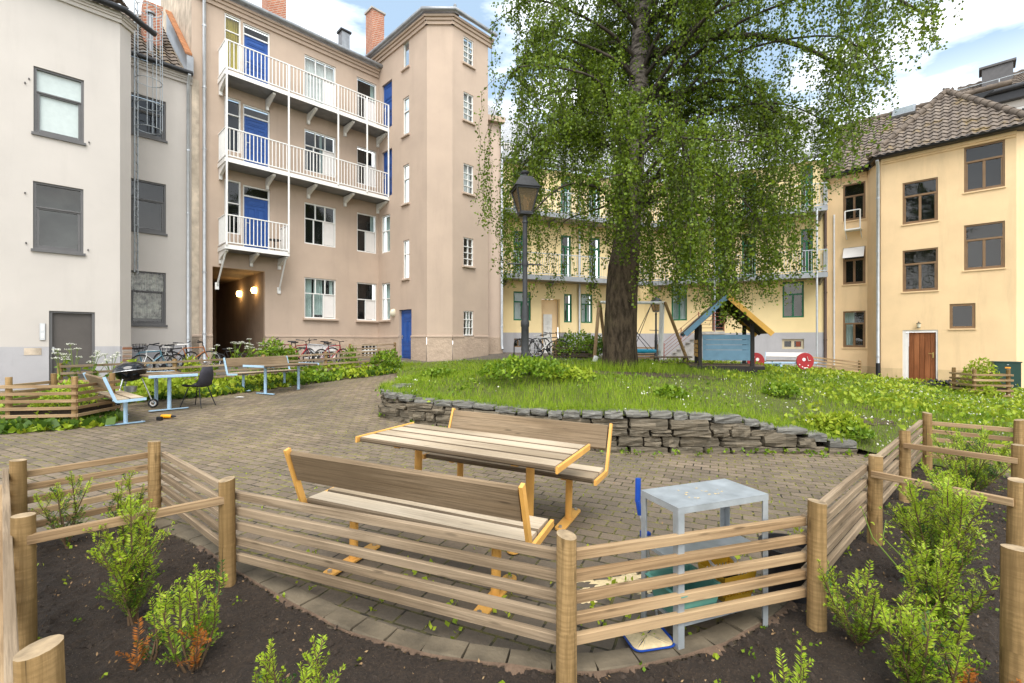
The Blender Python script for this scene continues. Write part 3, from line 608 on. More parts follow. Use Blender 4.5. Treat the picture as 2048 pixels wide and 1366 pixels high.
pa=(WA.u(425),WA.u(530),0.0,WA.zp(530,543)); bs=[WA.rect(608,672,688,716),WA.rect(723,755,688,714)]
mb=MB(); opA=[*three,*small,*drs,*sidew]; wallmesh(mb,WA,uA0,0,zpb,ZB+.1,opA+[(pa[0],pa[1],zpb,pa[3])],.16)
sB=[WC.rect(763,780,430,505),WC.rect(763,780,566,640)]; dB=[(WC.u(764),WC.u(784),zsl[0]+.1,zsl[0]+2.2),(WC.u(764),WC.u(784),zsl[1]+.1,zsl[1]+2.2)]
nC=[WC.rect(806,818,82,136),WC.rect(806,818,194,270),WC.rect(806,818,329,407),WC.rect(806,818,480,557)]; dC=(WC.u(798),WC.u(823),.85,WC.zp(812,619))
wallmesh(mb,WC,0,uc,zpb,ZT,[*sB,*dB,*nC,(dC[0],dC[1],zpb,dC[3])],.16); wallmesh(mb,WD2,0,ud,zpb,ZT)
nE=[WE2.rect(927,947,77,130),WE2.rect(927,947,187,243),WE2.rect(927,947,329,387),WE2.rect(927,947,476,532),WE2.rect(927,947,622,671)]
wallmesh(mb,WE2,0,ue,zpb,ZT,[*nE[:4],(nE[4][0],nE[4][1],zpb,nE[4][3])],.14)
q=WE2.p(ue,0); q2=q-Vector((*W_,0))*5; mb.face([(q.x,q.y,zpb),(q2.x,q2.y,zpb),(q2.x,q2.y,ZT),(q.x,q.y,ZT)])
mb.obj('wall',MATS['plaster_brown'],br)
mb=MB(); wallmesh(mb,WA,uA0,pa[0],-.2,zpb,[],.2,off=.03); mb.obj('pillar_base',MATS['plinth_brown'],br); mb=MB(); mb.face([WA.p(pa[1],-.2,.03),WA.p(pa[1],zpb,.03),WA.p(pa[1],zpb,-.17),WA.p(pa[1],-.2,-.17)]); wallmesh(mb,WA,pa[1],0,-.2,zpb,bs,.2,off=.03); wallmesh(mb,WC,0,uc,-.2,zpb,[(dC[0],dC[1],-.2,zpb)],.19,off=.03); wallmesh(mb,WD2,0,ud,-.2,zpb,off=.03); wallmesh(mb,WE2,0,ue,-.2,zpb,[(nE[4][0],nE[4][1],nE[4][2],zpb)],.16,off=.03)
mb.obj('plinth',MATS['plinth_brown'],br)
mb=MB()
for W,a,b_ in ((WA,uA0,pa[0]),(WA,pa[1],0),(WC,.03,dC[0]),(WC,dC[1],uc),(WD2,0,ud),(WE2,0,nE[4][0]),(WE2,nE[4][1],ue)): W.box(mb,a,b_,zpb-.05,zpb+.035,-.01,.05,bev=.01)
mb.obj('plinth_band',MATS['plaster_brown'],br)
# passage through the house
mb=MB(); dp=7; ins=-WA.n3*dp
a0,a1=WA.p(pa[0],0,-.16),WA.p(pa[1],0,-.16); zt=pa[3]; zb=.6
for q in ([a0,a0+ins],[a1,a1+ins]): mb.face([(q[0].x,q[0].y,zb),(q[1].x,q[1].y,zb),(q[1].x,q[1].y,zt),(q[0].x,q[0].y,zt)])
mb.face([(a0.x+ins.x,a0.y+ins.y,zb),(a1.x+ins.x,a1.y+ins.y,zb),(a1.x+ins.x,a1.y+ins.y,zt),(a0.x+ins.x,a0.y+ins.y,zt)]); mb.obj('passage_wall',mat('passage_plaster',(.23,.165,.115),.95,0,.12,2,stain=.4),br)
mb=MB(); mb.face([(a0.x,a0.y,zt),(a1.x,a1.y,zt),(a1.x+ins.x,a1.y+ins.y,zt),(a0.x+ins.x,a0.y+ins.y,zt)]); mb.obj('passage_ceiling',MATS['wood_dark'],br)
for k,sft in ((.9,0),(2.9,0)):
    q=a1-WA.n3*k-WA.d3*.02; l=MB(); l.lathe([(.0,-.13),(.09,-.11),(.12,0),(.09,.11),(0,.13)],(q.x-A.x*.05,q.y-A.y*.05,WA.zp(493,574) if k<1 else WA.zp(493,574)),12); lo=l.obj('wall_lamp',MATS['lamp_glow'],br,smooth=True)
    L=bpy.data.lights.new('passage_lamp_light','POINT'); L.energy=3.5; L.color=(1,.66,.3); L.shadow_soft_size=.12; lo2=bpy.data.objects.new('passage_lamp_light',L); COL.objects.link(lo2); lo2.location=(q.x-A.x*.3,q.y-A.y*.3,WA.zp(493,574)); 
# windows of the brown house
wp=MATS['white_paint']; r3=[(.38,[.34,.33,.33]),(.62,[.28,.33,.39])]
for i,r in enumerate(three): window(WA,r,br,wp,r3,.05,-.09,blind=((1,2),),sill=.12 if i==3 else None,curtain_or_sky=(MATS['curtain_white'],[(0,1,0)]) if i==0 else (MATS['curtain_pale'],[(.03,.3,.0),(.36,.62,.1),(.86,.97,.5)]) if i==3 else (MATS['curtain_pale'],[(.55,.62,0)]) if i==1 else None,dark=MATS['interior'])
for i,r in enumerate(small): window(WA,r,br,wp,[(.44,[1]),(.56,[.46,.54])],.05,-.09,blind=((1,1),),sill=.12 if i==3 else None,curtain_or_sky=(MATS['curtain_pale'],[(.82,1,0)]) if i in (0,2) else None)
for r in sB: window(WC,r,br,wp,[(.42,[1]),(.58,[.5,.5])],.05,-.09,curtain_or_sky=(MATS['curtain_pale'],[(0,1,0)]),sill=.12 if r is sB[1] else None)
for i,r in enumerate(nC): window(WC,r,br,wp,[(1,[1])] if i==0 else [(.36,[1]),(.64,[1])],.05,-.09,sill=.09,curtain_or_sky=(MATS['curtain_pale'],[(.3,1,0)]))
for i,r in enumerate(nE): window(WE2,r,br,wp,[(.3,[.5,.5])]+[(.233,[.5,.5])]*3 if i<4 else [(.34,[.34,.33,.33]),(.36,[.34,.33,.33]),(.3,[.34,.33,.33])],.04,-.08,bar=.025,sill=.09 if i<4 else None,curtain_or_sky=(MATS['curtain_white'],[(0,1,0)]) if i<3 else (MATS['curtain_pale'],[(.05,.4,0),(.65,.97,0)]) if i==4 else None,dark=MATS['interior_grey'])
for r in bs: window(WA,r,br,wp,[(.5,[.25]*4),(.5,[.25]*4)] ,.05,-.12,bar=.04)
b=MB(); r=bs[0]; WA.box(b,r[0],r[1],r[3]-.32,r[3],-.1,-.04); b.obj('blind_panel',MATS['panel_white'],br)
dpan=[(.12,.46,.08,.36),(.54,.88,.08,.36),(.12,.88,.42,.5),(.12,.46,.55,.8),(.54,.88,.55,.8),(.12,.88,.85,.96)]
for i,(r,s) in enumerate(zip(drs,sidew)):
    dz=r[3]-.42; door(WA,(r[0]+.05,r[1]-.05,r[2],dz),br,MATS['blue_door'],-.1,dpan)
    window(WA,(r[0],r[1],dz,r[3]),br,wp,[(1,[1])],.05,-.09,name='transom_window')
    b=MB(); WA.box(b,r[0],r[0]+.05,r[2],dz,-.13,-.045); WA.box(b,r[1]-.05,r[1],r[2],dz,-.13,-.045); b.obj('door_frame',wp,br)
    window(WA,s,br,wp,[(.3,[1]),(.7,[1])] if i<2 else [(.42,[1]),(.58,[1])],.05,-.09,curtain_or_sky=(mat('curtain_yellow',(.55,.42,.06),.9),[(0,1,0)]) if i==0 else None)
for r in dB: door(WC,r,br,MATS['blue_door'],-.1,[(.15,.85,.06,.3),(.15,.85,.36,.6),(.15,.85,.66,.93)],frame=None,hside=0)
door(WC,dC,br,MATS['blue_door'],-.13,[(.15,.85,.05,.13),(.15,.85,.17,.3),(.12,.48,.34,.78),(.52,.88,.34,.78),(.15,.85,.82,.95)])
b=MB(); WC.box(b,dC[0]-.2,dC[1]+.1,.6,.86,.0,.55,bev=.02); b.obj('door_step',MATS['concrete'],br)
b=MB(); q=WC.p(WC.u(788),WC.zp(788,626),.02); b.lathe([(.0,.13),(.09,.12),(.17,.07),(.19,0)],q,16,axis=W_.to_3d().to_track_quat('Z','Y').to_matrix()); b.obj('wall_lamp',MATS['pale_glass'],br,smooth=True)
# balconies
def balcony(ua,ub,z,pr,posts,name='balcony'):
    sl=MB(); WA.box(sl,ua,ub,z-.1,z,0,pr); so=sl.obj(name,MATS['zinc'],br)
    e=MB(); WA.box(e,ua-.02,ub+.02,z-.13,z+.02,pr,pr+.03); WA.box(e,ua-.03,ua,z-.13,z+.02,0,pr); WA.box(e,ub,ub+.03,z-.13,z+.02,0,pr); e.obj('edge_beam',wp,so)
    rl=MB(); h=1.08
    o=pr+.0
    for zz in (h,.1): 
        rl.beam(WA.p(ua,z+zz,o),WA.p(ub,z+zz,o),.045,.035); rl.beam(WA.p(ua,z+zz,0.02),WA.p(ua,z+zz,o),.045,.035)
        if name=='balcony' and ub<-1: rl.beam(WA.p(ub,z+zz,0.02),WA.p(ub,z+zz,o),.045,.035)
    u=ua
    while u<ub+.01: rl.beam(WA.p(u,z+.1,o),WA.p(u,z+h,o),.022,.022); u+=.128
    for s in ([ua,ub] if ub<-1 else [ua]):
        k=.1
        while k<pr: rl.beam(WA.p(s,z+.1,k),WA.p(s,z+h,k),.022,.022); k+=.115
    rl.obj('railing',wp,so)
    n=max(2,round((ub-ua)/1.45)); 
    for i in range(n+1):
        u=lerp(ua+.05,ub-.05,i/n); k=MB(); k.prism([WA.p(u-.05,z-.13,.02),WA.p(u-.05,z-.13,pr*.9),WA.p(u-.05,z-.2,pr*.9),WA.p(u-.05,z-.42,.12),WA.p(u-.05,z-.55,.12),WA.p(u-.05,z-.55,.02)],WA.d3,.1); k.obj('bracket',wp,so)
    return so
pr=.95; ubal=WC.u(778)*0-.02; ua=WA.u(437); ubs=WA.u(560)
b1=balcony(ua,ubal,zsl[0],pr,[]); b2=balcony(ua,ubal,zsl[1],pr,[]); b3=balcony(ua,ubs,zsl[2],pr,[])
ps=MB(); 
for u,zlow in ((ua+.02,zsl[2]),(ubs-.02,zsl[2]),(lerp(ua,0,.63),zsl[1]),(lerp(ua,0,.83),zsl[1]),(-.06,zsl[1])): ps=MB(); ps.tube([WA.p(u,zlow,pr+.045),WA.p(u,zsl[0]+1.05,pr+.045)],.035,8); ps.obj('balcony_post',wp,br,smooth=True)
for u,du in ((ua+.05,-.35),(ubs-.05,.0)): st=MB(); st.beam(WA.p(u,zsl[2]-.13,pr*.85),WA.p(u+du*.3,zsl[2]-1.35,.05),.045,.045); WA.box(st,u+du*.3-.06,u+du*.3+.06,zsl[2]-1.5,zsl[2]-1.25,.0,.05); st.obj('strut',wp,br)
b=MB(); q=WA.p(ubs-.35,zsl[2],.45); b.tube([q,q+Vector((0,0,.5))],.02,6); b.lathe([(0,.5),(.22,.5),(.22,.53),(0,.53)],q,14); b.obj('balcony_stool',MATS['black_metal'],br)
# eaves and roofs
cornice(WA,uA0,-.02,ZB+.1,br,MATS['plaster_brown'],((.0,.09,.2),(.09,.2,.13),(.2,.34,.07)))
for W,a,b_ in ((WC,-.5,uc+.08),(WD2,-.08,ud+.08),(WE2,-.08,ue+.2)): cornice(W,a,b_,ZT+.1,br,MATS['plaster_brown'],((.0,.09,.2),(.09,.2,.13),(.2,.34,.07)))
gutter([WA.p(uA0,ZB+.2,.32),WA.p(.1,ZB+.2,.32)],br,MATS['zinc'],.09)
gutter([WC.p(-1.6,ZT+.2,.32),WC.p(uc+.16,ZT+.2,.32),WD2.p(ud+.14,ZT+.2,.32),WE2.p(ue+.2,ZT+.2,.32)],br,MATS['zinc'],.085)
up3=Vector((0,0,1)); b_r=2.1
roofplane('roof',[WA.p(uA0-.0,ZB+.22,.3),WA.p(.6,ZB+.22,.3),WA.p(.6,ZB+.22+2.1,-3.4),WA.p(uA0,ZB+.22+2.1,-3.4)],MATS['slate_roof'],br)
b=MB(); b.beam(WA.p(uA0,ZB+.62,-.35),WA.p(-.3,ZB+.62,-.35),.05,.12); b.obj('snow_guard',MATS['rust'],br)
ap=WC.p(uc-.7,ZT+1.7,-2.0); ap2=WC.p(-2,ZT+1.7,-2.0)
for a,b_ in ((WC.p(-1.6,ZT+.2,.36),WC.p(uc+.18,ZT+.2,.36)),(WC.p(uc+.18,ZT+.2,.36),WD2.p(ud+.16,ZT+.2,.36)),(WD2.p(ud+.16,ZT+.2,.36),WE2.p(ue+.15,ZT+.2,.36))):
    pts=[a,b_,ap] if a is not None and (a-WC.p(-1.6,ZT+.2,.36)).length>.01 else [a,b_,ap,ap2]
    roofplane('roof',pts,MATS['slate_roof'],br,.06)
b=MB(); b.lathe([(.0,.35),(.08,.25),(.05,.1),(.16,0),(.2,-.15)],ap,10); b.obj('roof_finial',MATS['zinc'],br,smooth=True)
def chimney(px,pyb,pyt,D,w,m,capm,name='chimney'):
    q=P(px,pyb,D); t=P(px,pyt,D); mb=MB(); mb.box((q.x,q.y,(q.z+t.z)/2-.4),(w,w,t.z-q.z+.8),R(45)); o=mb.obj(name,m,br); mb=MB(); mb.box((q.x,q.y,t.z+.05),(w+.12,w+.12,.1),R(45),bev=.02); mb.obj('chimney_cap',capm,o)
chimney(750,95,30,23.6,.66,MATS['chimney_brick'],MATS['concrete']); chimney(548,10,-60,21.5,.8,MATS['chimney_brick'],MATS['concrete']); chimney(688,100,68,21.5,.38,MATS['zinc'],MATS['dark_gutter'],'vent_stack')
# gable flank above the neighbour's roof and the bare strip beside the downpipe
b=MB(); q=WA.p(uA0,0,.0); q2=WA.p(uA0,0,-6); b.face([(q.x,q.y,ZW-.5),(q2.x,q2.y,ZW-.5),(q2.x,q2.y,ZB+3.6),(q.x,q.y,ZB+.2)]); b.obj('gable_wall',MATS['plaster_old'],br)
b=MB(); WA.box(b,uA0-.001,WA.u(398),.3,ZW+.2,.001,.03); b.obj('bare_plaster_strip',MATS['plaster_old'],br)
pipe(WA,407,.9,ZB,br,MATS['galv_pipe'],.12,.055,top=True)
# lower pink wing beyond the tower
WP_=Wall((-1.3,20.7),(.93,.367)); up0=WP_.u(968); up1=WP_.u(1004); mb=MB(); wallmesh(mb,WP_,up0,up1,.7,11.6); q=WP_.p(up1,0); mb.face([(q.x,q.y,.7),(q.x-.2,q.y+3,.7),(q.x-.2,q.y+3,11.6),(q.x,q.y,11.6)])
pw=thing('house_wing','narrow pale pink house wing between the brown tower and the yellow house','house',(-.8,21,1)); mb.obj('wall',MATS['plaster_pink'],pw)
mb=MB(); WP_.box(mb,up0,up1+.02,.5,WP_.zp(990,675),.0,.04); mb.obj('plinth',MATS['plinth_brown'],pw)
roofplane('roof',[WP_.p(up0-.5,11.65,.25),WP_.p(up1+.1,11.65,.25),WP_.p(up1+.1,13.3,-2),WP_.p(up0-.5,13.3,-2)],MATS['slate_light'],pw); mb=MB(); WP_.box(mb,up0,up1+.05,11.45,11.68,0,.26); mb.obj('cornice',MATS['plaster_brown'],pw)
pipe(WP_,1002,1.3,11.4,pw,MATS['galv_pipe'],.1,.06)
# ================================================================ yellow house with galleries
cr=Vector((7.2,25.2)); dL=Vector((2376,930)).normalized(); dR=Vector((2024,-930)).normalized()
WL=Wall(cr-dL*8.6,dL); WY=Wall(cr,dR); LL=8.6; LR=WY.u(1653)
ye=thing('apartment_house','yellow apartment house with green windows and long galleries behind the birch','house',(7,25,.8)); gf=MATS['green_frame']; zpy=2.08; ZY=10.2
r2=[(.34,[1]),(.66,[.5,.5])]
gl=[WL.rect(1027,1062,583,641),WL.rect(1128,1144,588,645),WL.rect(1162,1185,588,646)]; yd=(WL.u(1083),WL.u(1120),1.0,WL.zp(1100,598))
gr=[WY.rect(1343,1374,560,641),WY.rect(1565,1608,563,635)]; yd2=(WY.u(1424),WY.u(1448),2.2,4.35)
upl=[]; upr=[]
for z in (4.75,7.75):
    for a,b_ in ((1027,1047),(1122,1142),(1178,1200),(1240,1262)): upl.append((WL.u(a),WL.u(b_),z+.12,z+2.25))
    for a,b_ in ((1362,1392),(1430,1452),(1484,1512),(1602,1626)): upr.append((WY.u(a),WY.u(b_),z+.12,z+2.25))
bsl=[WL.rect(1028,1046,677,694),WL.rect(1172,1186,678,690)]; bsr=[WY.rect(1564,1608,678,698)]
mb=MB(); wallmesh(mb,WL,0,LL,zpy,ZY,[*gl,*upl,(yd[0],yd[1],zpy,yd[3])],.2); wallmesh(mb,WY,0,LR,zpy,ZY,[*gr,*upr,yd2],.16); mb.obj('wall',MATS['plaster_yellow'],ye)
mb=MB(); wallmesh(mb,WL,0,LL,-.2,zpy,[*bsl,(yd[0],yd[1],-.2,zpy)],.2,off=.02); wallmesh(mb,WY,0,LR,-.2,zpy,bsr,.2,off=.02); mb.obj('plinth',MATS['plinth_grey'],ye)
for W,rr in ((WL,gl),(WY,gr)):
    for i,r in enumerate(rr): window(W,r,ye,gf,r2,.07,-.1,bar=.07,curtain_or_sky=(MATS['curtain_pale'],[(.05,.95,0)]) if i!=1 else None,dark=MATS['interior_grey'])
for W,rr in ((WL,upl),(WY,upr)):
    for r in rr: window(W,r,ye,gf,[(.25,[1]),(.75,[.5,.5])],.08,-.08,bar=.08,name='balcony_door')
for r in bsl: window(WL,r,ye,MATS['ochre_frame'],[(1,[.5,.5])],.05,-.12)
of=mat('cream_frame',(.52,.44,.30),.6); window(WY,bsr[0],ye,of,[(1,[.5,.5])],.1,-.1,bar=.12)
b=MB(); r=bsr[0]; m_=(r[0]+r[1])/2; WY.box(b,m_+.14,r[1]-.14,r[2]+.12,r[3]-.12,-.1,-.05); b.obj('wooden_hatch',mat('red_wood',(.22,.05,.02),.6),ye)
door(WL,(yd[0]+.2,yd[1]-.35,1.05,yd[3]-.75),ye,mat('door_white',(.62,.60,.56),.5),-.2,[(.4,.55,.5,.58),(.4,.55,.62,.70),(.4,.55,.74,.82)])
b=MB(); WL.box(b,yd[0],yd[1],1.0,yd[3],-.4,-.26); b.obj('entrance_recess',MATS['plaster_ochre'],ye)
window(WY,yd2,ye,mat('bronze_frame',(.10,.08,.065),.5),[(.35,[1]),(.65,[1])],.06,-.1,name='stair_door')
def gallery(W,ua,ub,z):
    s=MB(); W.box(s,ua,ub,z-.16,z,0,1.0); so=s.obj('gallery',MATS['concrete'],ye); s=MB(); W.box(s,ua,ub,z-.2,z+.03,1.0,1.04); s.obj('edge_beam',MATS['zinc'],so)
    rl=MB()
    for zz in (1.05,.1): rl.beam(W.p(ua,z+zz,1),W.p(ub,z+zz,1),.04,.035)
    u=ua
    while u<ub: rl.beam(W.p(u,z+.1,1),W.p(u,z+1.05,1),.018,.018); u+=.12
    k=.1
    while k<1: rl.beam(W.p(ub-.02,z+.1,k),W.p(ub-.02,z+1.05,k),.018,.018); k+=.13
    rl.beam(W.p(ub-.02,z+1.05,0),W.p(ub-.02,z+1.05,1),.04,.035); rl.obj('railing',MATS['galv'],so)
    u=ua+.3
    while u<ub: k=MB(); k.prism([W.p(u,z-.16,0.02),W.p(u,z-.16,.9),W.p(u,z-.45,.02)],W.d3,.08); k.obj('bracket',MATS['zinc'],so); u+=2.4
for z in (4.75,7.75): gallery(WL,.1,LL-.45,z); gallery(WY,.45,LR-.12,z)
for px in (1626,1430): pipe(WY,px,.5,7.7,ye,MATS['galv_pipe'],1.06,.045,name='gallery_post',kick=False)
pipe(WL,1157,1.0,9.8,ye,MATS['galv_pipe'],.1,.05)
pipe(WY,1650,.7,ZY,ye,mat('pipe_brown',(.09,.06,.05),.5),.1,.06)
gutter([WL.p(-.1,ZY+.1,.35),WL.p(LL+.1,ZY+.1,.35)],ye,MATS['zinc']); gutter([WY.p(-.1,ZY+.1,.35),WY.p(LR-.05,ZY+.1,.35)],ye,MATS['zinc'])
for W,L_ in ((WL,LL),(WY,LR)): roofplane('roof',[W.p(.12 if W is WY else 0,ZY+.05,.4),W.p(L_-.12 if W is WL else L_,ZY+.05,.4),W.p(L_+1.3 if W is WL else L_,ZY+4.1,-3.6),W.p(-1.3 if W is WY else -1,ZY+4.1,-3.6)],MATS['slate_light'],ye)
b=MB(); r=(WL.u(1004),WL.u(1056),ZY+.25,WL.zp(1030,288)+.25); WL.box(b,r[0],r[1],r[2],r[3],-2.4,-.35); o=b.obj('dormer',MATS['zinc'],ye)
b=MB(); n=5
for i in range(n): a=lerp(r[0]+.1,r[1]-.1,i/n); c=lerp(r[0]+.1,r[1]-.1,(i+1)/n)-.05; WL.box(b,a,c,r[2]+.45,r[3]-.12,-.35,-.3)
b.obj('dormer_window',MATS['panel_white'],o)
for i in range(n): a=lerp(r[0]+.1,r[1]-.1,i/n)+.05; c=lerp(r[0]+.1,r[1]-.1,(i+1)/n)-.1; b=MB(); WL.box(b,a,c,r[2]+.52,r[3]-.18,-.3,-.29); b.obj('dormer_glass',MATS['interior_grey'],o)
# outside stair
st=MB(); ul,ur=WY.u(1400),WY.u(1446); zl_=WY.zp(1425,664); st_d=1.35
WY.box(st,ul,ur,.3,zl_-.14,.02,st_d-.1); WY.box(st,ul-.05,ur+.08,zl_-.14,zl_,.02,st_d)
n=8; uw=WY.u(1334)
for i in range(n): a=lerp(uw,ul,i/n); c=lerp(uw,ul,(i+1)/n); z=lerp(.62,zl_,(i+1)/(n+1)); WY.box(st,a,c,.3,z-.05,.12,st_d-.1); WY.box(st,a-.04,c,z-.05,z,.08,st_d)
so=st.obj('entrance_stair',MATS['concrete'],ye); rl=MB(); h=.9
pts=[(uw,.62),(ul,zl_),(ur+.05,zl_)]
for o_ in (st_d-.03,):
    for k in range(5):
        zz=h*(k+1)/5; rl.beam(WY.p(pts[0][0],pts[0][1]+zz+.1,o_),WY.p(pts[1][0],pts[1][1]+zz,o_),.02,.02); rl.beam(WY.p(ul,zl_+zz,o_),WY.p(ur+.05,zl_+zz,o_),.02,.02); rl.beam(WY.p(ur+.05,zl_+zz,o_),WY.p(ur+.05,zl_+zz,.1),.02,.02)
    for u,z in ((uw,.62),(lerp(uw,ul,.5),lerp(.62,zl_,.5)),(ul,zl_),(lerp(ul,ur,.65),zl_),(ur+.05,zl_)): rl.beam(WY.p(u,z,o_),WY.p(u,z+h+.06,o_),.035,.035)
rl.obj('stair_railing',MATS['railing_red'],so)
# ================================================================ ochre house on the right
WE=Wall((14.75,21.84),W_); WF=Wall((15.44,19.46),W_); e1=WE.u(1735); ZO=9.25
oc=thing('apartment_house','ochre apartment house with brown windows, mossy tile roof and a wooden door','house',(16,19,0)); fr=MATS['ochre_frame']
wE=[WE.rect(1686,1731,366,440),WE.rect(1686,1731,494,568),WE.rect(1686,1731,622,695)]
wF=[WF.rect(1805,1876,360,445),WF.rect(1805,1876,498,582),WF.rect(1928,2010,287,379),WF.rect(1928,2010,446,538),WF.rect(1899,1951,607,657)]
dF=(WF.u(1805),WF.u(1876),-.02,WF.zp(1840,660)); eF=WF.u(2033)
zpo=WF.zp(1840,738); mb=MB(); wallmesh(mb,WE,0,e1,zpo,ZO,wE,.12); wallmesh(mb,WF,0,eF,zpo,ZO,[*wF,(dF[0],dF[1],zpo,dF[3])],.14)
a=WE.p(e1,0); b_=WF.p(0,0); mb.face([(a.x,a.y,zpo),(b_.x,b_.y,zpo),(b_.x,b_.y,ZO),(a.x,a.y,ZO)])
c=WF.p(eF,0); d_=c+Vector((.75,.05,0)); e_=d_+Vector((.7017,.7125,0))*7; mb.face([(c.x,c.y,-.4),(d_.x,d_.y,-.4),(d_.x,d_.y,ZO),(c.x,c.y,ZO)]); mb.face([(d_.x,d_.y,-.4),(e_.x,e_.y,-.4),(e_.x,e_.y,ZO),(d_.x,d_.y,ZO)])
mb.obj('wall',MATS['plaster_ochre'],oc)
mb=MB(); wallmesh(mb,WE,0,e1,-.3,zpo,off=.02); wallmesh(mb,WF,0,eF,-.4,zpo,[(dF[0],dF[1],-.4,zpo)],.16,off=.025); a2=WE.p(e1,0,.02); b2_=WF.p(0,0,.025); mb.face([(a2.x,a2.y,-.3),(b2_.x,b2_.y,-.3),(b2_.x,b2_.y,zpo),(a2.x,a2.y,zpo)]); mb.obj('plinth',MATS['plinth_ochre'],oc)
ro=[(.33,[1]),(.67,[.5,.5])]
for i,r in enumerate(wE): window(WE,r,oc,fr,ro,.06,-.07,bar=.07,sash=.045,curtain_or_sky=(MATS['curtain_pale'],[(.0,.48,.0),(.9,1,0)]) if i==2 else None)
for r in wF[:4]: window(WF,r,oc,fr,ro,.06,-.07,bar=.07,sash=.045)
window(WF,wF[4],oc,fr,[(1,[1])],.09,-.07)
for W,rr in ((WE,wE),(WF,wF)):
    for r in rr: b=MB(); W.box(b,r[0]-.03,r[1]+.03,r[2]-.05,r[2]-.003,-.06,.04); b.obj('sill',MATS['plaster_ochre'],oc)
# tilted open vent light of the middle window
b=MB(); r=wE[1]; t=r[3]; q=[WE.p(r[0]+.03,t-.5,.28),WE.p(r[1]-.03,t-.5,.28),WE.p(r[1]-.03,t-.02,.0),WE.p(r[0]+.03,t-.02,.0)]; b.prism(q,WE.n3,.04); b.obj('open_vent_light',MATS['panel_white'],oc)
b=MB(); lf=lerp(dF[0],dF[1],.17); WF.box(b,dF[0],dF[0]+.1,dF[2],dF[3],-.15,-.02); WF.box(b,dF[0]+.1,lf,dF[2],dF[3]-.1,-.15,-.06); WF.box(b,dF[1]-.06,dF[1],dF[2],dF[3],-.15,-.02); WF.box(b,dF[0]+.1,dF[1]-.06,dF[3]-.08,dF[3],-.15,-.02); b.obj('door_frame',MATS['panel_white'],oc)
b=MB(); n=5; x0,x1=lf+.005,dF[1]-.065
for i in range(n): WF.box(b,lerp(x0,x1,i/n)+.004,lerp(x0,x1,(i+1)/n)-.004,dF[2]+.02,dF[3]-.09,-.14,-.08,bev=.006)
WF.box(b,x0,x1,dF[2]+.02,dF[3]-.09,-.17,-.142)
o=b.obj('door',MATS['wood_door'],oc); b=MB(); WF.box(b,x1-.1,x1-.06,1.0,1.22,-.08,-.06); WF.box(b,x1-.22,x1-.06,1.16,1.18,-.05,-.03); b.obj('handle',mat('brass',(.45,.33,.12),.35,.8),o)
b=MB(); u=WF.u(1838); z=WF.zp(1838,650); q=WF.p(u,z,.13); b.lathe([(.0,.16),(.015,.1),(.03,.09),(.085,.06),(.06,.055)],q,10); b.tube([WF.p(u,z+.06,0),WF.p(u,z+.09,.13)],.014,6); b.lathe([(.055,-.1),(.05,-.12),(0,-.12)],q,8); lo=b.obj('door_lamp',MATS['black_metal'],oc,smooth=True); b=MB(); b.lathe([(.07,.055),(.05,-.1)],q,8); b.obj('lamp_glass',MATS['pale_glass'],lo)
pipe(WF,1757,.0,ZO-.35,oc,MATS['galv_pipe'],.14,.06,top=True); b=MB(); u=WF.u(1757); b.tube([WF.p(u,-.1,.15),WF.p(u,.75,.145)],.075,8); b.obj('cast_iron_pipe',MATS['black_metal'],oc,smooth=True)
u=WE.u(1669); b=MB(); b.tube([WE.p(u,.5,.06),WE.p(u,WE.zp(1669,430),.06)],.035,8); b.obj('white_pipe',MATS['pvc_white'],oc,smooth=True)
b=MB(); u0,u1=WE.u(1694),WE.u(1724); z0,z1=WE.zp(1708,462),WE.zp(1708,425)
for o_ in (.05,.5): b.beam(WE.p(u0,z1 if o_>.1 else z0,o_),WE.p(u1,z1 if o_>.1 else z0,o_),.04,.04)
b.beam(WE.p(u0,z0,.5),WE.p(u1,z0,.5),.04,.06); 
for u in (u0,u1): b.beam(WE.p(u,z0,.5),WE.p(u,z1,.5),.04,.04); b.beam(WE.p(u,z0,.0),WE.p(u,z0,.5),.04,.04); b.beam(WE.p(u,z0-.35,.02),WE.p(u,z0,.45),.03,.03)
WE.box(b,u0,u1,z0-.01,z0+.02,.05,.48); b.obj('window_shelf',wp,oc)
cornice(WF,0,eF,ZO,oc,MATS['plaster_ochre'],((.0,.14,.1),(.14,.22,.05))); cornice(WE,0,e1,ZO,oc,MATS['plaster_ochre'],((.0,.14,.1),(.14,.22,.05)))
gutter([WE.p(-.1,ZO+.06,.36),WE.p(e1-.1,ZO+.06,.36),WF.p(-.15,ZO+.06,.36),WF.p(eF+.5,ZO+.06,.36)],oc,MATS['dark_gutter'],.08)
b=MB(); WF.box(b,-.2,eF+.4,ZO-.02,ZO+.1,-.1,.34); WE.box(b,-.1,e1+.1,ZO-.02,ZO+.1,-.1,.34); b.obj('eave_board',MATS['dark_gutter'],oc)
apx=WF.p(eF*.5,ZO+3.15,-2.75); cl=WF.p(-.35,ZO+.08,.4); crn=WF.p(eF+.45,ZO+.08,.4)
def pn(p,a,b_): return (Vector(a)-Vector(p)).cross(Vector(b_)-Vector(p)).normalized()
sl=math.atan2(3.07,3.15); 
def vertcut(p,q,keep):
    n=Vector((q.y-p.y,p.x-q.x,0)).normalized()
    if n.dot(Vector(keep)-p)>0: n=-n
    return (p,n)
mid=WF.p(eF*.5,ZO,-.5)
tiles('hip_roof',WF,-.6,eF+.8,ZO+.06,.42,sl,4.6,[vertcut(cl,apx,mid),vertcut(apx,crn,mid)],MATS['roof_tile_mossy'],oc,tw=.27,rh=.30)
WS=Wall((cl.x+.7017*6-.0,cl.y+.7125*6),(-.7017,-.7125))          # left flank of the wing, meets the main roof
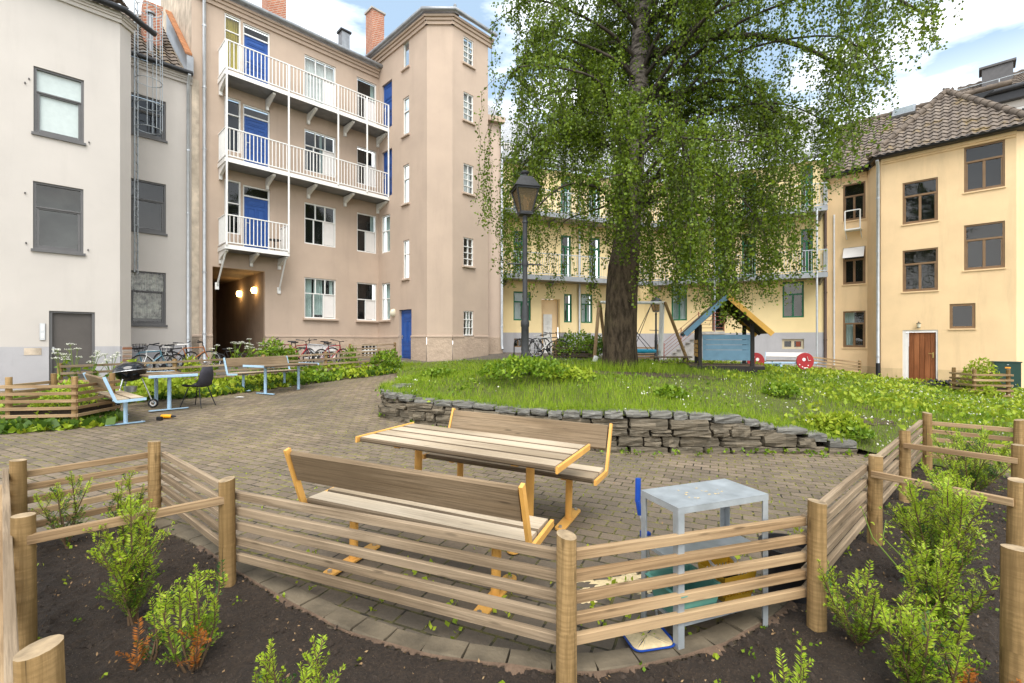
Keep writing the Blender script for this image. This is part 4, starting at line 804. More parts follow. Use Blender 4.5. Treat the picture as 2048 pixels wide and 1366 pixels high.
s2=math.atan2(3.07,eF*.5+.35); tiles('hip_roof_flank',WS,0,6.4,ZO+.06,0,s2,4.0,[vertcut(cl,apx,cl+Vector((.6,2,0)))],MATS['roof_tile_mossy'],oc,tw=.27,rh=.30)
tiles('main_roof',WE,-.0,e1+4,ZO+.1,.4,R(42),5.0,[vertcut(WE.p(e1+.15,0,.4),WE.p(e1+.15+3.0,0,-3.2),WE.p(-1,0,-2))],MATS['roof_tile_mossy'],oc,tw=.27,rh=.30)
roofplane('roof_underlay',[WE.p(-.0,ZO+.02,.36),WE.p(e1+.3,ZO+.02,.36),WE.p(e1+4,ZO+3.4,-3.35),WE.p(-.0,ZO+3.4,-3.35)],MATS['interior'],oc,.04)
Wr=Wall((crn.x,crn.y),(.7017,.7125)); tiles('hip_roof_right',Wr,0,6.4,ZO+.06,0,s2,4.0,[vertcut(crn,apx,crn+Vector((.7,2,0)))],MATS['roof_tile'],oc,tw=.27,rh=.30)
b=MB()
def ridge(p,q):
    p,q=Vector(p),Vector(q); n=max(2,int((q-p).length/.36)); 
    for i in range(n):
        a_=p.lerp(q,i/n); c_=p.lerp(q,(i+1.12)/n); b.tube([a_+Vector((0,0,.07)),c_+Vector((0,0,.05))],[.135,.115],8)
ridge(cl,apx); ridge(crn,apx); ridge(apx,apx+Vector((.7017,.7125,0))*4); ridge(WE.p(-.2,ZO+3.5,-3.4),WE.p(e1+4.5,ZO+3.5,-3.4)); b.obj('ridge_tiles',MATS['roof_tile'],oc,smooth=True)
b=MB(); u=WE.u(1755)+1.2; v_=(-WE.n3*math.cos(R(42))+Vector((0,0,math.sin(R(42))))); nn_=Vector((WE.n.x*math.sin(R(42)),WE.n.y*math.sin(R(42)),math.cos(R(42)))); o_=WE.p(0,ZO+.1,.4); r_=Vector((ratio(1808),1,(CY-227)/F)); e_=Vector((0,0,H)); q=e_+r_*((o_-e_).dot(nn_)/r_.dot(nn_))+nn_*.1
b.obox(q,(WE.d3,v_,nn_),(.85,.8,.16),0,.02); o=b.obj('skylight',MATS['zinc'],oc); b=MB(); b.obox(q+nn_*.085,(WE.d3,v_,nn_),(.68,.62,.01)); b.obj('skylight_pane',MATS['glass'],o)
# house behind, upper right
bh=thing('background_house','white house with dark roof and grey chimney behind the ochre house','house',(27,27,0)); WB2=Wall((26.2,29),W_); b=MB(); wallmesh(b,WB2,1.3,10,0,15.7,[WB2.rect(2012,2075,212,262)],.12); b.obj('wall',MATS['plaster_white'],bh)
window(WB2,WB2.rect(2012,2075,212,262),bh,wp,[(1,[.5,.5])],.12,-.08)
gutter([WB2.p(1.0,16,.5),WB2.p(8,16,.5)],bh,MATS['dark_gutter'],.16); b=MB(); WB2.box(b,1.1,10,15.4,16.05,0,.42); b.obj('eave_board',MATS['dark_gutter'],bh)
tiles('roof',WB2,1.1,10,16.05,.5,R(32),4,[],MATS['roof_tile'],bh,tw=.45,rh=.45)
q=WB2.p(2.85,15.55,-1.6); b=MB(); b.box((q.x,q.y,q.z+1.3),(1.3,1.0,2.6),R(-45)); o=b.obj('chimney',mat('dark_zinc',(.10,.095,.095),.5,.2,.15),bh); b=MB(); b.box((q.x,q.y,q.z+2.66),(1.55,1.2,.16),R(-45),bev=.03); b.obj('chimney_cap',MATS['dark_zinc'],o)
b=MB(); b.tube([WB2.p(1.1,17.0,-.3),WB2.p(8,17.0,-.3)],.025,5)
for k in range(5): b.tube([WB2.p(1.2+k*1.7,16.2,-.3),WB2.p(1.2+k*1.7,17.0,-.3)],.025,5)
b.obj('roof_rail',MATS['galv'],bh)
# ================================================================ dry stone wall
def stonemat(name,c1,c2):
    m,nt,b=newmat(name); g=nt.nodes.new('ShaderNodeNewGeometry'); v=coord(nt,'Object',(1.2,1.2,9)); n=noise(nt,v,3.5,7,.65); v2=coord(nt,'Object'); n2=noise(nt,v2,14,6,.7)
    c=mixc(nt,g.outputs['Random Per Island'],c1,c2); c=mixc(nt,ramp(nt,n,[(.35,.6),(.6,0)]),c,mul(c1,.5)); c=mixc(nt,ramp(nt,n2,[(.58,0),(.72,.6)]),c,(.24,.225,.18))
    nt.links.new(c,b.inputs['Base Color']); b.inputs['Roughness'].default_value=.8; b.inputs['Specular IOR Level'].default_value=.25; bump(nt,b,n,.03); MATS[name]=m; return m
stonemat('slate_stone',(.105,.088,.062),(.225,.185,.13)); stonemat('coping_stone',(.15,.145,.13),(.235,.225,.195))
def stone(mb,c,d,n,L,Dp,Hh,j=.013,top=1.0):
    """rough block: lattice of points, corners drawn in"""
    N=4; u=Vector((0,0,1)); K={}
    sh=[ru(-.25,.25) for _ in range(4)]
    def pt(i,k,l):
        key=(i,k,l)
        if key not in K:
            a,b_,z=(i/(N-1)-.5)*2,(k/(N-1)-.5)*2,(l/(N-1)-.5)*2
            e=(abs(a)>.99)+(abs(b_)>.99)+(abs(z)>.99); f=1-.035*(e-1) if e>1 else 1
            K[key]=c+d*(a*f*L/2*(1+.08*sh[0]*z)+ru(-j,j))+n*(b_*f*Dp/2+ru(-j,j))+u*(z*f*Hh/2*(1+.35*sh[1]*a)+ru(-j,j)*.6)
        return K[key]
    for s in (0,N-1):
        for a in range(N-1):
            for b_ in range(N-1):
                q=[(s,a,b_),(s,a+1,b_),(s,a+1,b_+1),(s,a,b_+1)]
                for prm in ((0,1,2),(1,0,2),(1,2,0)):
                    f=[pt(*(x[prm[0]],x[prm[1]],x[prm[2]])) for x in q]; nm=(f[1]-f[0]).cross(f[2]-f[0]); cc=(f[0]+f[2])/2-c
                    mb.face(f if nm.dot(cc)>0 else f[::-1],0)
def stonewall():
    root=thing('retaining_wall','low curved dry stone wall of grey slate holding up the lawn','wall',(1.3,7,0)); pts=WP; L=[0]
    for a,b in zip(pts,pts[1:]): L.append(L[-1]+(b-a).length)
    def at(s):
        s=max(0,min(L[-1]-1e-4,s)); i=max(k for k in range(len(L)-1) if L[k]<=s); t=(s-L[i])/(L[i+1]-L[i]); return pts[i].lerp(pts[i+1],t)
    mb=MB(); cp=MB(); tot=L[-1]
    def top(s): p=at(s); q=p+Vector((0,.3,0)); return max(zg(p.x,p.y)+.02,min(zl(p.x,p.y+.12),zg(p.x,p.y)+.66)+.05)
    lev=-.02; r=0
    while lev<.72:
        h=ru(.09,.17); s=ru(-.2,0)
        while s<tot-.1:
            l=ru(.18,.62); hh=h
            p0,p1=at(s+.01),at(s+l-.01)
            if (p1-p0).length>.08:
                d=(p1-p0).normalized(); n=Vector((d.y,-d.x,0)); c=(p0+p1)/2; z0=zg(c.x,c.y)-.03+lev; tp=top(s+l/2)-.1
                if z0+h*.6<tp:
                    if z0+h+.075>tp: hh=max(.05,tp-z0)
                    split=random.random()<.18 and hh>.09
                    for q in ((0,.5),(.5,1)) if split else ((0,1),): stone(mb,c-n*(.13-ru(-.03,.035))+Vector((0,0,z0+hh*(q[0]+q[1])/2)),d,n,(p1-p0).length-.002,.3,hh*(q[1]-q[0])-.004)
            s+=l
        lev+=h; r+=1
    s=.0
    while s<tot-.25:
        l=ru(.22,.46); p0,p1=at(s+.01),at(s+l-.012); d=(p1-p0).normalized(); n=Vector((d.y,-d.x,0)); c=(p0+p1)/2; t=top(s+l/2); zb=zg(c.x,c.y)
        if t-zb>.08: hh=ru(.085,.12); stone(cp,c-n*ru(.14,.18)+Vector((0,0,t-hh/2+ru(-.008,.012))),d,n,(p1-p0).length-.006,ru(.34,.42),hh,.011)
        s+=l
    mb.obj('stone_course',MATS['slate_stone'],root); cp.obj('coping',MATS['coping_stone'],root)
    b=MB(); # dark earth packed behind the stones
    for i in range(len(pts)-1):
        p,q=pts[i],pts[i+1]; d=(q-p).normalized(); n=Vector((-d.y,d.x,0))*.2; a,c=p+n,q+n; ta=top(L[i])-.1; tc=top(L[i+1])-.1
        b.face([Vector((a.x,a.y,zg(a.x,a.y)-.1)),Vector((c.x,c.y,zg(c.x,c.y)-.1)),Vector((c.x,c.y,tc)),Vector((a.x,a.y,ta))])
    b.obj('earth_fill',MATS['soil'],root)
stonewall()
# ================================================================ picnic sets
def capsule(mb,c,d,L,w,t,mi=0):
    d=Vector(d).normalized(); n=Vector((-d.y,d.x,0)); c=Vector(c); r=w/2; pl=[]
    for k in range(9): a=-PI/2+PI*k/8; pl.append(c+d*(L/2-r+r*math.cos(a))+n*r*math.sin(a))
    for k in range(9): a=PI/2+PI*k/8; pl.append(c+d*(-L/2+r+r*math.cos(a))+n*r*math.sin(a))
    mb.prism(pl,(0,0,1),t,mi)
def bar(mb,pts,w,x0,x1):
    """flat bar bent along pts (y,z), w wide in its plane, between x0 and x1"""
    P_=[Vector((y,z)) for y,z in pts]; o=[];i_=[]
    for k,p in enumerate(P_):
        t=(P_[min(k+1,len(P_)-1)]-P_[max(k-1,0)]).normalized(); n=Vector((-t.y,t.x)); o.append(p+n*w/2); i_.append(p-n*w/2)
    for k in range(len(P_)-1):
        q=[o[k],o[k+1],i_[k+1],i_[k]]; mb.face([(x0,a.x,a.y) for a in q]); mb.face([(x1,a.x,a.y) for a in q[::-1]])
        for a,b in ((o[k],o[k+1]),(i_[k+1],i_[k])): mb.face([(x0,b.x,b.y),(x0,a.x,a.y),(x1,a.x,a.y),(x1,b.x,b.y)])
    for a,b in ((o[0],i_[0]),(i_[-1],o[-1])): mb.face([(x0,a.x,a.y),(x0,b.x,b.y),(x1,b.x,b.y),(x1,a.x,a.y)])
def plank(mb,L,y,z,w,t,rot=0,r=.014,edge=True):
    ay=Vector((0,math.cos(rot),math.sin(rot))); k0=len(mb.f); mb.obox((0,y,z),(Vector((1,0,0)),ay,Vector((0,-ay.z,ay.y))),(L,w,t),0,r)
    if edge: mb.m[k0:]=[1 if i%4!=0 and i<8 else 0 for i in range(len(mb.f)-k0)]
def bench(label,L,paint,pm,wm=('wood_weathered','wood_top')):
    t=thing('picnic_bench',label,'bench')
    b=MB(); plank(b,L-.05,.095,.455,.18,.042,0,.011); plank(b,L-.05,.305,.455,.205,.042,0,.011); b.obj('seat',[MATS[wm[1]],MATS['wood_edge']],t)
    b=MB(); plank(b,L-.05,-.098,.735,.235,.042,R(109),.014,False); b.obj('backrest',MATS[wm[0]],t)
    for s in (-1,1):
        b=MB(); bar(b,[(-.155,.86),(-.012,.465),(-.002,.445),(.015,.432),(.04,.43),(.42,.447)],.044,s*L/2-.012,s*L/2+.012); b.obj('end_bracket',MATS[pm],t)
        b=MB(); b.tube([(s*L*.33,.19,.01),(s*L*.33,.19,.435)],.032,14); b.box((s*L*.33,.19,.425),(.05,.36,.02)); o=b.obj('leg',MATS[pm],t,smooth=True)
        b=MB(); capsule(b,(s*L*.33,.19,.0),(0,1,0),.56,.095,.014); o2=b.obj('foot_plate',MATS[pm],o)
        b=MB()
        for y in (-.045,.425): b.tube([(s*L*.33,y,.014),(s*L*.33,y,.03)],.016,8)
        b.obj('bolt',MATS['steel'],o)
    return t
def table(label,L,Wd,pm,wm='wood_top'):
    t=thing('picnic_table',label,'table'); n=4; w=Wd/n
    b=MB()
    for i in range(n): plank(b,L-.05,-Wd/2+w*(i+.5),.715,w-.018,.042,0,.011)
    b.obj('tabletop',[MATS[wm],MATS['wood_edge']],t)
    for s in (-1,1):
        b=MB(); b.obox((s*L/2,0,.715),(Vector((0,1,0)),Vector((1,0,0)),Vector((0,0,1))),(Wd+.02,.022,.056),0,.006); b.obj('end_bar',MATS[pm],t)
        b=MB(); b.tube([(s*L*.3,0,.01),(s*L*.3,0,.69)],.036,14); b.box((s*L*.3,0,.68),(.06,Wd*.8,.025)); o=b.obj('leg',MATS[pm],t,smooth=True)
        b=MB(); capsule(b,(s*L*.3,0,.0),(0,1,0),.7,.1,.014); b.obj('foot_plate',MATS[pm],o)
    return t
def place(o,x,y,rz,tilt=0,dz=0): o.location=(x,y,gz(x,y)+dz); o.rotation_euler=(0,tilt,rz)
gb='slatted picnic seats in the yard'
b1=bench('yellow framed plank bench nearest the slat fence, turned away from the camera',1.76,0,'yellow_paint'); tag(b1,group=gb)
b2=dup(b1,(0,0,0),0,'yellow framed plank bench facing the camera in front of the stone wall')
place(b1,-.715,3.05,R(-22.8),R(1.3),.012); place(b2,.07,4.70,R(180-24.5),R(-1.4),.012)
tb=table('weathered plank picnic table with yellow steel ends between two yellow benches',1.90,.80,'yellow_paint'); place(tb,-.375,4.124,R(-25.5),R(1.5),.02)
bb=bench('light blue framed bench beside the kettle grill',1.8,0,'blue_paint'); tag(bb,group=gb); place(bb,-7.45,8.50,R(-39.5))
bb2=dup(bb,(0,0,0),0,'light blue framed bench against the slat fence behind a narrow table'); place(bb2,-6.95,12.85,R(241.3-180)); bb2.rotation_euler=(0,0,R(61.3-180+180-360)); 
tb2=table('plank table with light blue ends between kettle grill and black chair',1.6,.82,'blue_paint','wood_weathered'); place(tb2,-7.53,10.02,R(-39.5))
tb3=dup(tb2,(0,0,0),0,'plank table with light blue legs in front of the slat fence'); place(tb3,-6.07,12.3,R(61.3))
bb2.rotation_euler=(0,0,R(61.3-180)) if False else (0,0,R(-118.7)) ; bb2.rotation_euler=(0,0,R(-118.7))
bb3=dup(bb,(0,0,0),0,'pale blue framed bench with white boards behind the red ladybird seesaw'); p=P(1572,733,17.2); place(bb3,p.x,p.y,R(150)); bb3.scale=(.74,)*3
for c in bb3.children:
    if c.name.startswith('backrest'): c.data=c.data.copy(); c.data.materials[0]=MATS['panel_white']
# ================================================================ slat fences round the beds
def fpost(mb_name,x,y,par,zt=.74,r=.049,zb=-.15,lean=0):
    b=MB(); n=14; z0=zg(x,y)+zb
    lx,ly=ru(-.012,.012),ru(-.012,.012); pts=[(x,y,z0),(x+lx*.3,y+ly*.3,.3),(x+lx,y+ly,zt)]
    b.tube(pts,[r*1.05,r*1.0,r*.97],n,0,True,1)
    sl=ru(-.25,.25); sa=ru(0,6.28)
    b.v=[(vx,vy,vz+(sl*((vx-x)*math.cos(sa)+(vy-y)*math.sin(sa)) if vz>zt-.01 else 0)) for vx,vy,vz in b.v]
    return b.obj('post',[MATS['wood_post'],MATS['end_grain']],par,smooth=True)
RZ=[.612,.508,.405,.302,.200]
def rails(par,p,q,off,zsr=RZ,m='wood_rail',h=.05,t=.034,ext=.0,base=None):
    p=Vector((p[0],p[1],0)); q=Vector((q[0],q[1],0)); d=(q-p).normalized(); n=Vector((-d.y,d.x,0))*off
    for z in zsr:
        b=MB(); za=z+(base(p) if base else 0); zb=z+(base(q) if base else 0); b.beam(p+n-d*ext+Vector((0,0,za+ru(-.004,.004))),q+n+d*ext+Vector((0,0,zb+ru(-.004,.004))),t,h,bev=.003); b.obj('rail',MATS[m],par)
P1=(-3.25,4.23);P2=(-1.89,3.09);P3=(-3.785,3.57);P4=(-2.56,2.44);P5=(-1.39,1.39);P6=(.256,2.187);P7=(1.729,2.64);P8=(2.90,3.72);P9=(4.0,4.73);P10=(5.29,5.92);Q7=(2.22,2.04);Q8=(3.31,3.055);Q9=(4.47,4.1);Q10=(5.87,5.39)
fl=thing('slat_fence','wooden slat fence around the small left yew bed in the foreground','fence',(-2.6,3.3,0),'new slat fences round the yew beds')
for x in (P1,P3,P4): fpost('post',*x,fl)
fpost('post',*P5,fl,zt=.745,r=.056); fpost('post',*P2,fl)
rails(fl,P3,P1,.066,ext=.02); rails(fl,P1,P2,.066,m='wood_rail_grey',ext=.0); rails(fl,P4,P2,-.03,[.612],ext=0)
rails(fl,P5,P3,.07,[.625],m='wood_rail_grey',h=.05,ext=.2); 
rails(fl,P5,P3,.085,[.508,.405,.302],ext=.2)
ff=thing('slat_fence','wooden slat fence bent round the paved circle in the foreground in front of the benches','fence',(.256,2.187,0),'new slat fences round the yew beds')
for x in (P6,P7): fpost('post',*x,ff)
rails(ff,P2,P6,.064,m='wood_rail_grey',ext=.012); rails(ff,P6,P7,.064,ext=.012)
fr_=thing('slat_fence','wooden slat fence with cross rails around the long right yew bed','fence',(4,4.7,0),'new slat fences round the yew beds')
for x in (P8,P9,P10,Q8,Q9,Q10): fpost('post',*x,fr_)
fpost('post',*Q7,fr_,r=.056)
for a,b in ((P7,P8),(P8,P9),(P9,P10)): rails(fr_,a,b,.06,m='wood_rail_grey',ext=.0,zsr=[.625,.52,.417,.314,.21])
rails(fr_,P8,Q8,-.05,[.60]); rails(fr_,P9,Q9,-.05,[.60]); rails(fr_,P10,Q10,.03)
# older slat fences further back
def farfence(label,pts,n=5,h=.62,gap=2.0,m='wood_rail',low=.1,grp='low slat fences by the houses'):
    L=(Vector(pts[0])+Vector(pts[-1]))/2; t=thing('slat_fence',label,'fence',(L.x,L.y,gz(L.x,L.y)),grp); bs=lambda q: gz(q.x,q.y)
    for a,b in zip(pts,pts[1:]):
        a,b=Vector(a),Vector(b); k=max(1,round((b-a).length/gap)); d=(b-a).normalized(); n_=Vector((-d.y,d.x))
        for i in range(k): rails(t,a.lerp(b,i/k),a.lerp(b,(i+1)/k),0,[low+(h-low)*j/(n-1) for j in range(n)],m,.055,.03,0,bs)
        for i in range(k+1):
            q=a.lerp(b,i/k); z=gz(q.x,q.y); mb=MB(); q2=q+n_*.06; mb.tube([(q2.x,q2.y,z-.1),(q2.x,q2.y,z+h+.08)],.05,10,0,True,1); mb.obj('post',[MATS['wood_post'],MATS['end_grain']],t,smooth=True)
    return t
farfence('long weathered slat fence behind the blue picnic sets and creeping plants',[(-10.3,10.6),(-7.3,13.7),(-4.55,16.0)],5,.74,2.1,'wood_rail_grey')
farfence('short slat fence near the blue tower door',[(-6.3,18.1),(-4.75,18.9)],6,.72,1.5,'wood_rail_grey')
a=P(1622,735,17.4); b=P(1722,745,17.6); farfence('short pale slat fence in front of the ochre house corner',[(a.x,a.y),(b.x,b.y)],5,.56,2)
def box_planter(label,x,y,rz,w,d,h,n,m,grp='square slat planters',posts=True):
    t=thing('slat_planter',label,'planter',(x,y,gz(x,y)),grp); z0=gz(x,y); ca,sa=math.cos(rz),math.sin(rz); cs=[(-w/2,-d/2),(w/2,-d/2),(w/2,d/2),(-w/2,d/2)]; C=[(x+a*ca-b*sa,y+a*sa+b*ca) for a,b in cs]
    for i in range(4): rails(t,C[i],C[(i+1)%4],0,[z0+.06+(h-.06)*k/(n-1) for k in range(n)],m,.052,.03)
    for (a,b) in [(c[0]*.86,c[1]*.86) for c in cs]:
        mb=MB(); X,Y=x+a*ca-b*sa,y+a*sa+b*ca; mb.tube([(X,Y,z0-.1),(X,Y,z0+h+.16)],.045,10,0,True,1); mb.obj('post',[MATS['wood_post'],MATS['end_grain']],t,smooth=True)
    b=MB(); b.box((x,y,z0+h*.35),(w-.1,d-.1,.1),rz); b.obj('soil',MATS['soil'],t); return t
a=G(92,845); box_planter('square slat planter at the left edge beside the blue bench',-8.05,8.35,R(8),1.15,1.05,.68,6,'wood_rail')
a=P(1990,800,12.6); box_planter('square slat planter with a bright green shrub near the dark green cabinet',a.x,a.y+.4,R(-12),.9,.9,.62,5,'wood_rail')
a=P(1150,718,18.6); box_planter('brown slat planter overgrown with shrubs beside the bicycle rack',a.x,a.y,R(-6),1.75,.9,.50,5,'wood_dark')
a=P(1290,712,20.8); box_planter('pale slat planter behind the birch trunk by the blue nest swing',a.x,a.y,R(-12),1.2,.8,.5,5,'wood_rail')
# ================================================================ workbench and the things round it
ca,sa=math.cos(R(20.8)),math.sin(R(20.8)); wb=thing('steel_workbench','galvanised steel shelf table inside the fence corner','table',(1.114,2.70,0))
def wbp(u,v,z): return Vector((1.114+u*ca-v*sa,2.70+u*sa+v*ca,z))
X_=Vector((ca,sa,0)); Y_=Vector((-sa,ca,0)); Z_=Vector((0,0,1)); z0=zg(1.1,2.7)
b=MB(); b.obox(wbp(0,0,.775),(X_,Y_,Z_),(.64,.32,.004)); 
for s in (-1,1): b.obox(wbp(0,s*.159,.758),(X_,Y_,Z_),(.64,.002,.032)); b.obox(wbp(s*.319,0,.758),(X_,Y_,Z_),(.002,.316,.032))
b.obj('tabletop',MATS['galv'],wb)
for u in (-1,1):
    for v in (-1,1):
        b=MB(); b.obox(wbp(u*.318,v*.138,.38+z0/2),(X_,Y_,Z_),(.003,.04,.77-z0)); b.obox(wbp(u*.298,v*.1575,.38+z0/2),(X_,Y_,Z_),(.038,.003,.77-z0)); b.obj('leg',MATS['galv'],wb)
for z in (.46,.15): b=MB(); b.obox(wbp(0,.02 if z>.3 else 0,z),(X_,Y_,Z_),(.60,.26 if z>.3 else .3,.02)); b.obj('shelf',MATS['galv'],wb)
b=MB(); 
for k in range(14):
    q=wbp(ru(-.18,.12),ru(-.09,.08),.7795); b.obox(q,(X_,Y_,Z_),(ru(.004,.022),ru(.003,.012),.0016))
tag(b.obj('sand_crumbs',MATS['sand']),kind='stuff')
tb_=thing('plastic_tub','open green plastic tub on the lowest workbench shelf','tub',wbp(-.2,-.02,.16)); b=MB()
def openbox(b,c,w,d,h,t,fl,ax=(X_,Y_)):
    for s in (-1,1):
        for a,e,l in ((ax[0],ax[1],(w,d)),(ax[1],ax[0],(d,w))):
            q=[c+a*s*l[0]/2-e*l[1]/2,c+a*s*l[0]/2+e*l[1]/2]; f=fl; q2=[c+a*s*(l[0]/2+f)+e*(l[1]/2+f)+Z_*h,c+a*s*(l[0]/2+f)-e*(l[1]/2+f)+Z_*h]; b.prism([q[0],q[1],q2[0],q2[1]],-a*s,t)
    b.obox(c+Z_*.004,(ax[0],ax[1],Z_),(w-.004,d-.004,.008))
openbox(b,wbp(-.17,-.03,.161),.24,.2,.15,.004,.025); b.obj('tub_body',MATS['green_plastic'],tb_); b=MB(); 
c=wbp(-.17,-.03,.312); 
for s in (-1,1): b.obox(c+X_*s*.153,(X_,Y_,Z_),(.022,.27,.006)); b.obox(c+Y_*s*.133,(X_,Y_,Z_),(.284,.022,.006))
b.obj('rim',MATS['green_plastic'],tb_)
bk=thing('plastic_basket','yellow plastic basket with slots on the workbench shelf','basket',wbp(.16,0,.16)); b=MB(); c=wbp(.17,0,.162)
for s in (-1,1):
    for a,e,w,d,n in ((X_,Y_,.20,.17,8),(Y_,X_,.17,.20,9)):
        for zlo,zhi,full in ((0,.03,1),(.12,.15,1)):
            f=.02*zhi/.15; f0=.02*zlo/.15; b.prism([c+a*s*(w/2+f0)-e*(d/2+f0)+Z_*zlo,c+a*s*(w/2+f0)+e*(d/2+f0)+Z_*zlo,c+a*s*(w/2+f)+e*(d/2+f)+Z_*zhi,c+a*s*(w/2+f)-e*(d/2+f)+Z_*zhi],-a*s,.004)
        for k in range(n+1): v=lerp(-d/2,d/2,k/n); b.beam(c+a*s*(w/2+.004)+e*v+Z_*.03,c+a*s*(w/2+.016)+e*v*1.1+Z_*.12,.003,.011,up=a)
b.obox(c+Z_*.005,(X_,Y_,Z_),(.2,.17,.006)); b.obj('basket_body',MATS['yellow_plastic'],bk)
b=MB(); q=c+Z_*.19-X_*.03; b.torus(q,.075,.009,(0,-.35,1),20,6); b.obj('white_ring',MATS['panel_white'],bk); b=MB(); b.lathe([(.035,.01),(.045,.12),(.038,.12),(.03,.02)],c+X_*.03,12); tag(b.obj('plant_pot',MATS['black_plastic']),'small black plant pot inside the yellow basket','pot')
pt=thing('plant_bucket','large black bucket of soil behind the fence corner post','bucket',(1.78,3.0,0)); b=MB(); q=(1.80,3.02,zg(1.8,3)); b.lathe([(0,.0),(.14,.0),(.165,.30),(.18,.305),(.18,.335),(.165,.335),(.155,.27)],q,24); b.obj('bucket_body',MATS['black_plastic'],pt,smooth=True); b=MB(); b.lathe([(.157,.275),(.08,.295),(0,.29)],q,18); b.obj('soil',MATS['soil'],pt)
q=G(1270,1090); sx,sy=.80,2.86; lt=thing('litter_grabber','blue handled litter tool leaning on the steel table','tool',(sx,sy,0)); zt=.80
b=MB(); b.tube([(sx+.06,sy-.1,.02),(sx+.02,sy-.02,.46)],.008,8); b.tube([(sx+.02,sy-.02,.46),(sx-.006,sy+.02,.58)],.009,8); b.obj('shaft',MATS['steel'],lt,smooth=True)
b=MB(); b.beam((sx-.006,sy+.02,.575),(sx-.018,sy+.03,.66),.022,.03,bev=.006); b.beam((sx-.018,sy+.03,.655),(sx-.016,sy+.03,.80),.02,.034,bev=.008); b.obj('grip',MATS['blue_plastic'],lt)
b=MB(); b.box((sx+.018,sy-.02,.475),(.05,.03,.022),.3,bev=.005); b.box((sx-.008,sy-.03,.48),(.02,.02,.035),.3); b.obj('collar',MATS['blue_plastic'],lt)
st=thing('sand_tray','blue rimmed shallow tray full of sand on the paving by the fence','tray',(.74,2.5,0)); b=MB(); c=Vector((.735,2.52,zg(.73,2.5)+.004)); a1=Vector((math.cos(R(12)),math.sin(R(12)),0)); a2=Vector((-a1.y,a1.x,0))
def rr(w,d,r,z): return [c+a1*(sx_*(w/2-r)+r*math.cos(t))+a2*(sy_*(d/2-r)+r*math.sin(t))+Z_*z for sx_,sy_,t0 in ((1,1,0),(-1,1,PI/2),(-1,-1,PI),(1,-1,1.5*PI)) for t in [t0+PI/2*k/4 for k in range(5)]]
A_=rr(.20,.15,.03,0); B_=rr(.235,.185,.04,.045); C_=rr(.25,.20,.045,.047); D_=rr(.25,.20,.045,.040); E_=rr(.225,.175,.035,.042)
for u_,v_ in ((A_,B_),(B_,C_),(C_,D_)):
    for i in range(len(u_)): j=(i+1)%len(u_); b.face([u_[i],u_[j],v_[j],v_[i]])
b.face(A_[::-1]); b.obj('tray_body',MATS['blue_plastic'],st); b=MB(); hp_=c+Z_*.062
for i in range(len(E_)): b.face([E_[i],E_[(i+1)%len(E_)],hp_+Vector((ru(-.01,.01),0,0))])
b.obj('sand_heap',MATS['sand'],st)
# spilled sand
def blob(name,cx,cy,rx,ry,m,h=.004,n=40,rz=0):
    b=MB(); o=[]; zc=zg(cx,cy)+h
    for k in range(n): a=2*PI*k/n; r=1+.28*math.sin(3*a+cx*9)+.18*math.sin(7*a+cy*5)+ru(-.12,.12); x,y=rx*r*math.cos(a),ry*r*math.sin(a); o.append(Vector((cx+x*math.cos(rz)-y*math.sin(rz),cy+x*math.sin(rz)+y*math.cos(rz),0)))
    for i in range(n):
        p,q=o[i],o[(i+1)%n]; b.face([(cx,cy,zc+.006),(p.x,p.y,zg(p.x,p.y)+h*.7),(q.x,q.y,zg(q.x,q.y)+h*.7)])
    return tag(b.obj(name,m),kind='stuff')
for k in range(26): blob('spilled_sand',.70+random.gauss(0,.22),3.2+random.gauss(0,.11),ru(.015,.09),ru(.012,.04),MATS['sand'],rz=.35,n=24)
blob('spilled_sand',.72,3.2,.17,.06,MATS['sand'],rz=.4)
# ================================================================ grill, chair, drill
gx,gy=-8.0,9.75; gr=thing('kettle_grill','black kettle grill on wheels behind the light blue bench','grill',(gx,gy,gz(gx,gy))); z0=gz(gx,gy); c=Vector((gx,gy,z0+.78)); T=Matrix.Rotation(R(-9),3,'Y')
b=MB(); b.lathe([(0,-.20),(.12,-.185),(.22,-.12),(.27,-.03),(.285,0),(.285,.012)],c,28,axis=T); b.obj('bowl',MATS['kettle_black'],gr,smooth=True)
b=MB(); b.lathe([(.295,.014),(.295,.03),(.275,.09),(.22,.155),(.12,.195),(0,.205)],c,28,axis=T); lo=b.obj('lid',MATS['kettle_black'],gr,smooth=True); b=MB(); b.torus(c+T@Vector((0,0,.018)),.296,.007,T@Vector((0,0,1)),32,6); b.obj('lid_rim',MATS['steel'],lo)
b=MB(); b.beam(c+T@Vector((-.31,-.05,-.02)),c+T@Vector((-.31,.05,-.02)),.03,.025); b.obj('side_handle',MATS['black_plastic'],gr)
for k,a in enumerate((30,150,270)):
    q=c+Vector((.19*math.cos(R(a)),.19*math.sin(R(a)),-.14)); e=Vector((gx+.38*math.cos(R(a)),gy+.38*math.sin(R(a)),z0+(.1 if k!=1 else 0))); b=MB(); b.tube([q,e],.013,8); o=b.obj('leg',MATS['steel'],gr,smooth=True)
    if k!=1:
        b=MB(); ax=Vector((0,-1,0)) ; b.torus(e,.075,.022,(.35,-1,0),20,8); w=b.obj('wheel',MATS['black_plastic'],gr,smooth=True); b=MB(); b.torus(e,.052,.012,(.35,-1,0),18,6); b.obj('wheel_hub',MATS['panel_white'],w,smooth=True)
b=MB(); b.lathe([(.1,-.42),(.12,-.30),(.0,-.30)],c,16); b.obj('ash_catcher',MATS['steel'],gr)
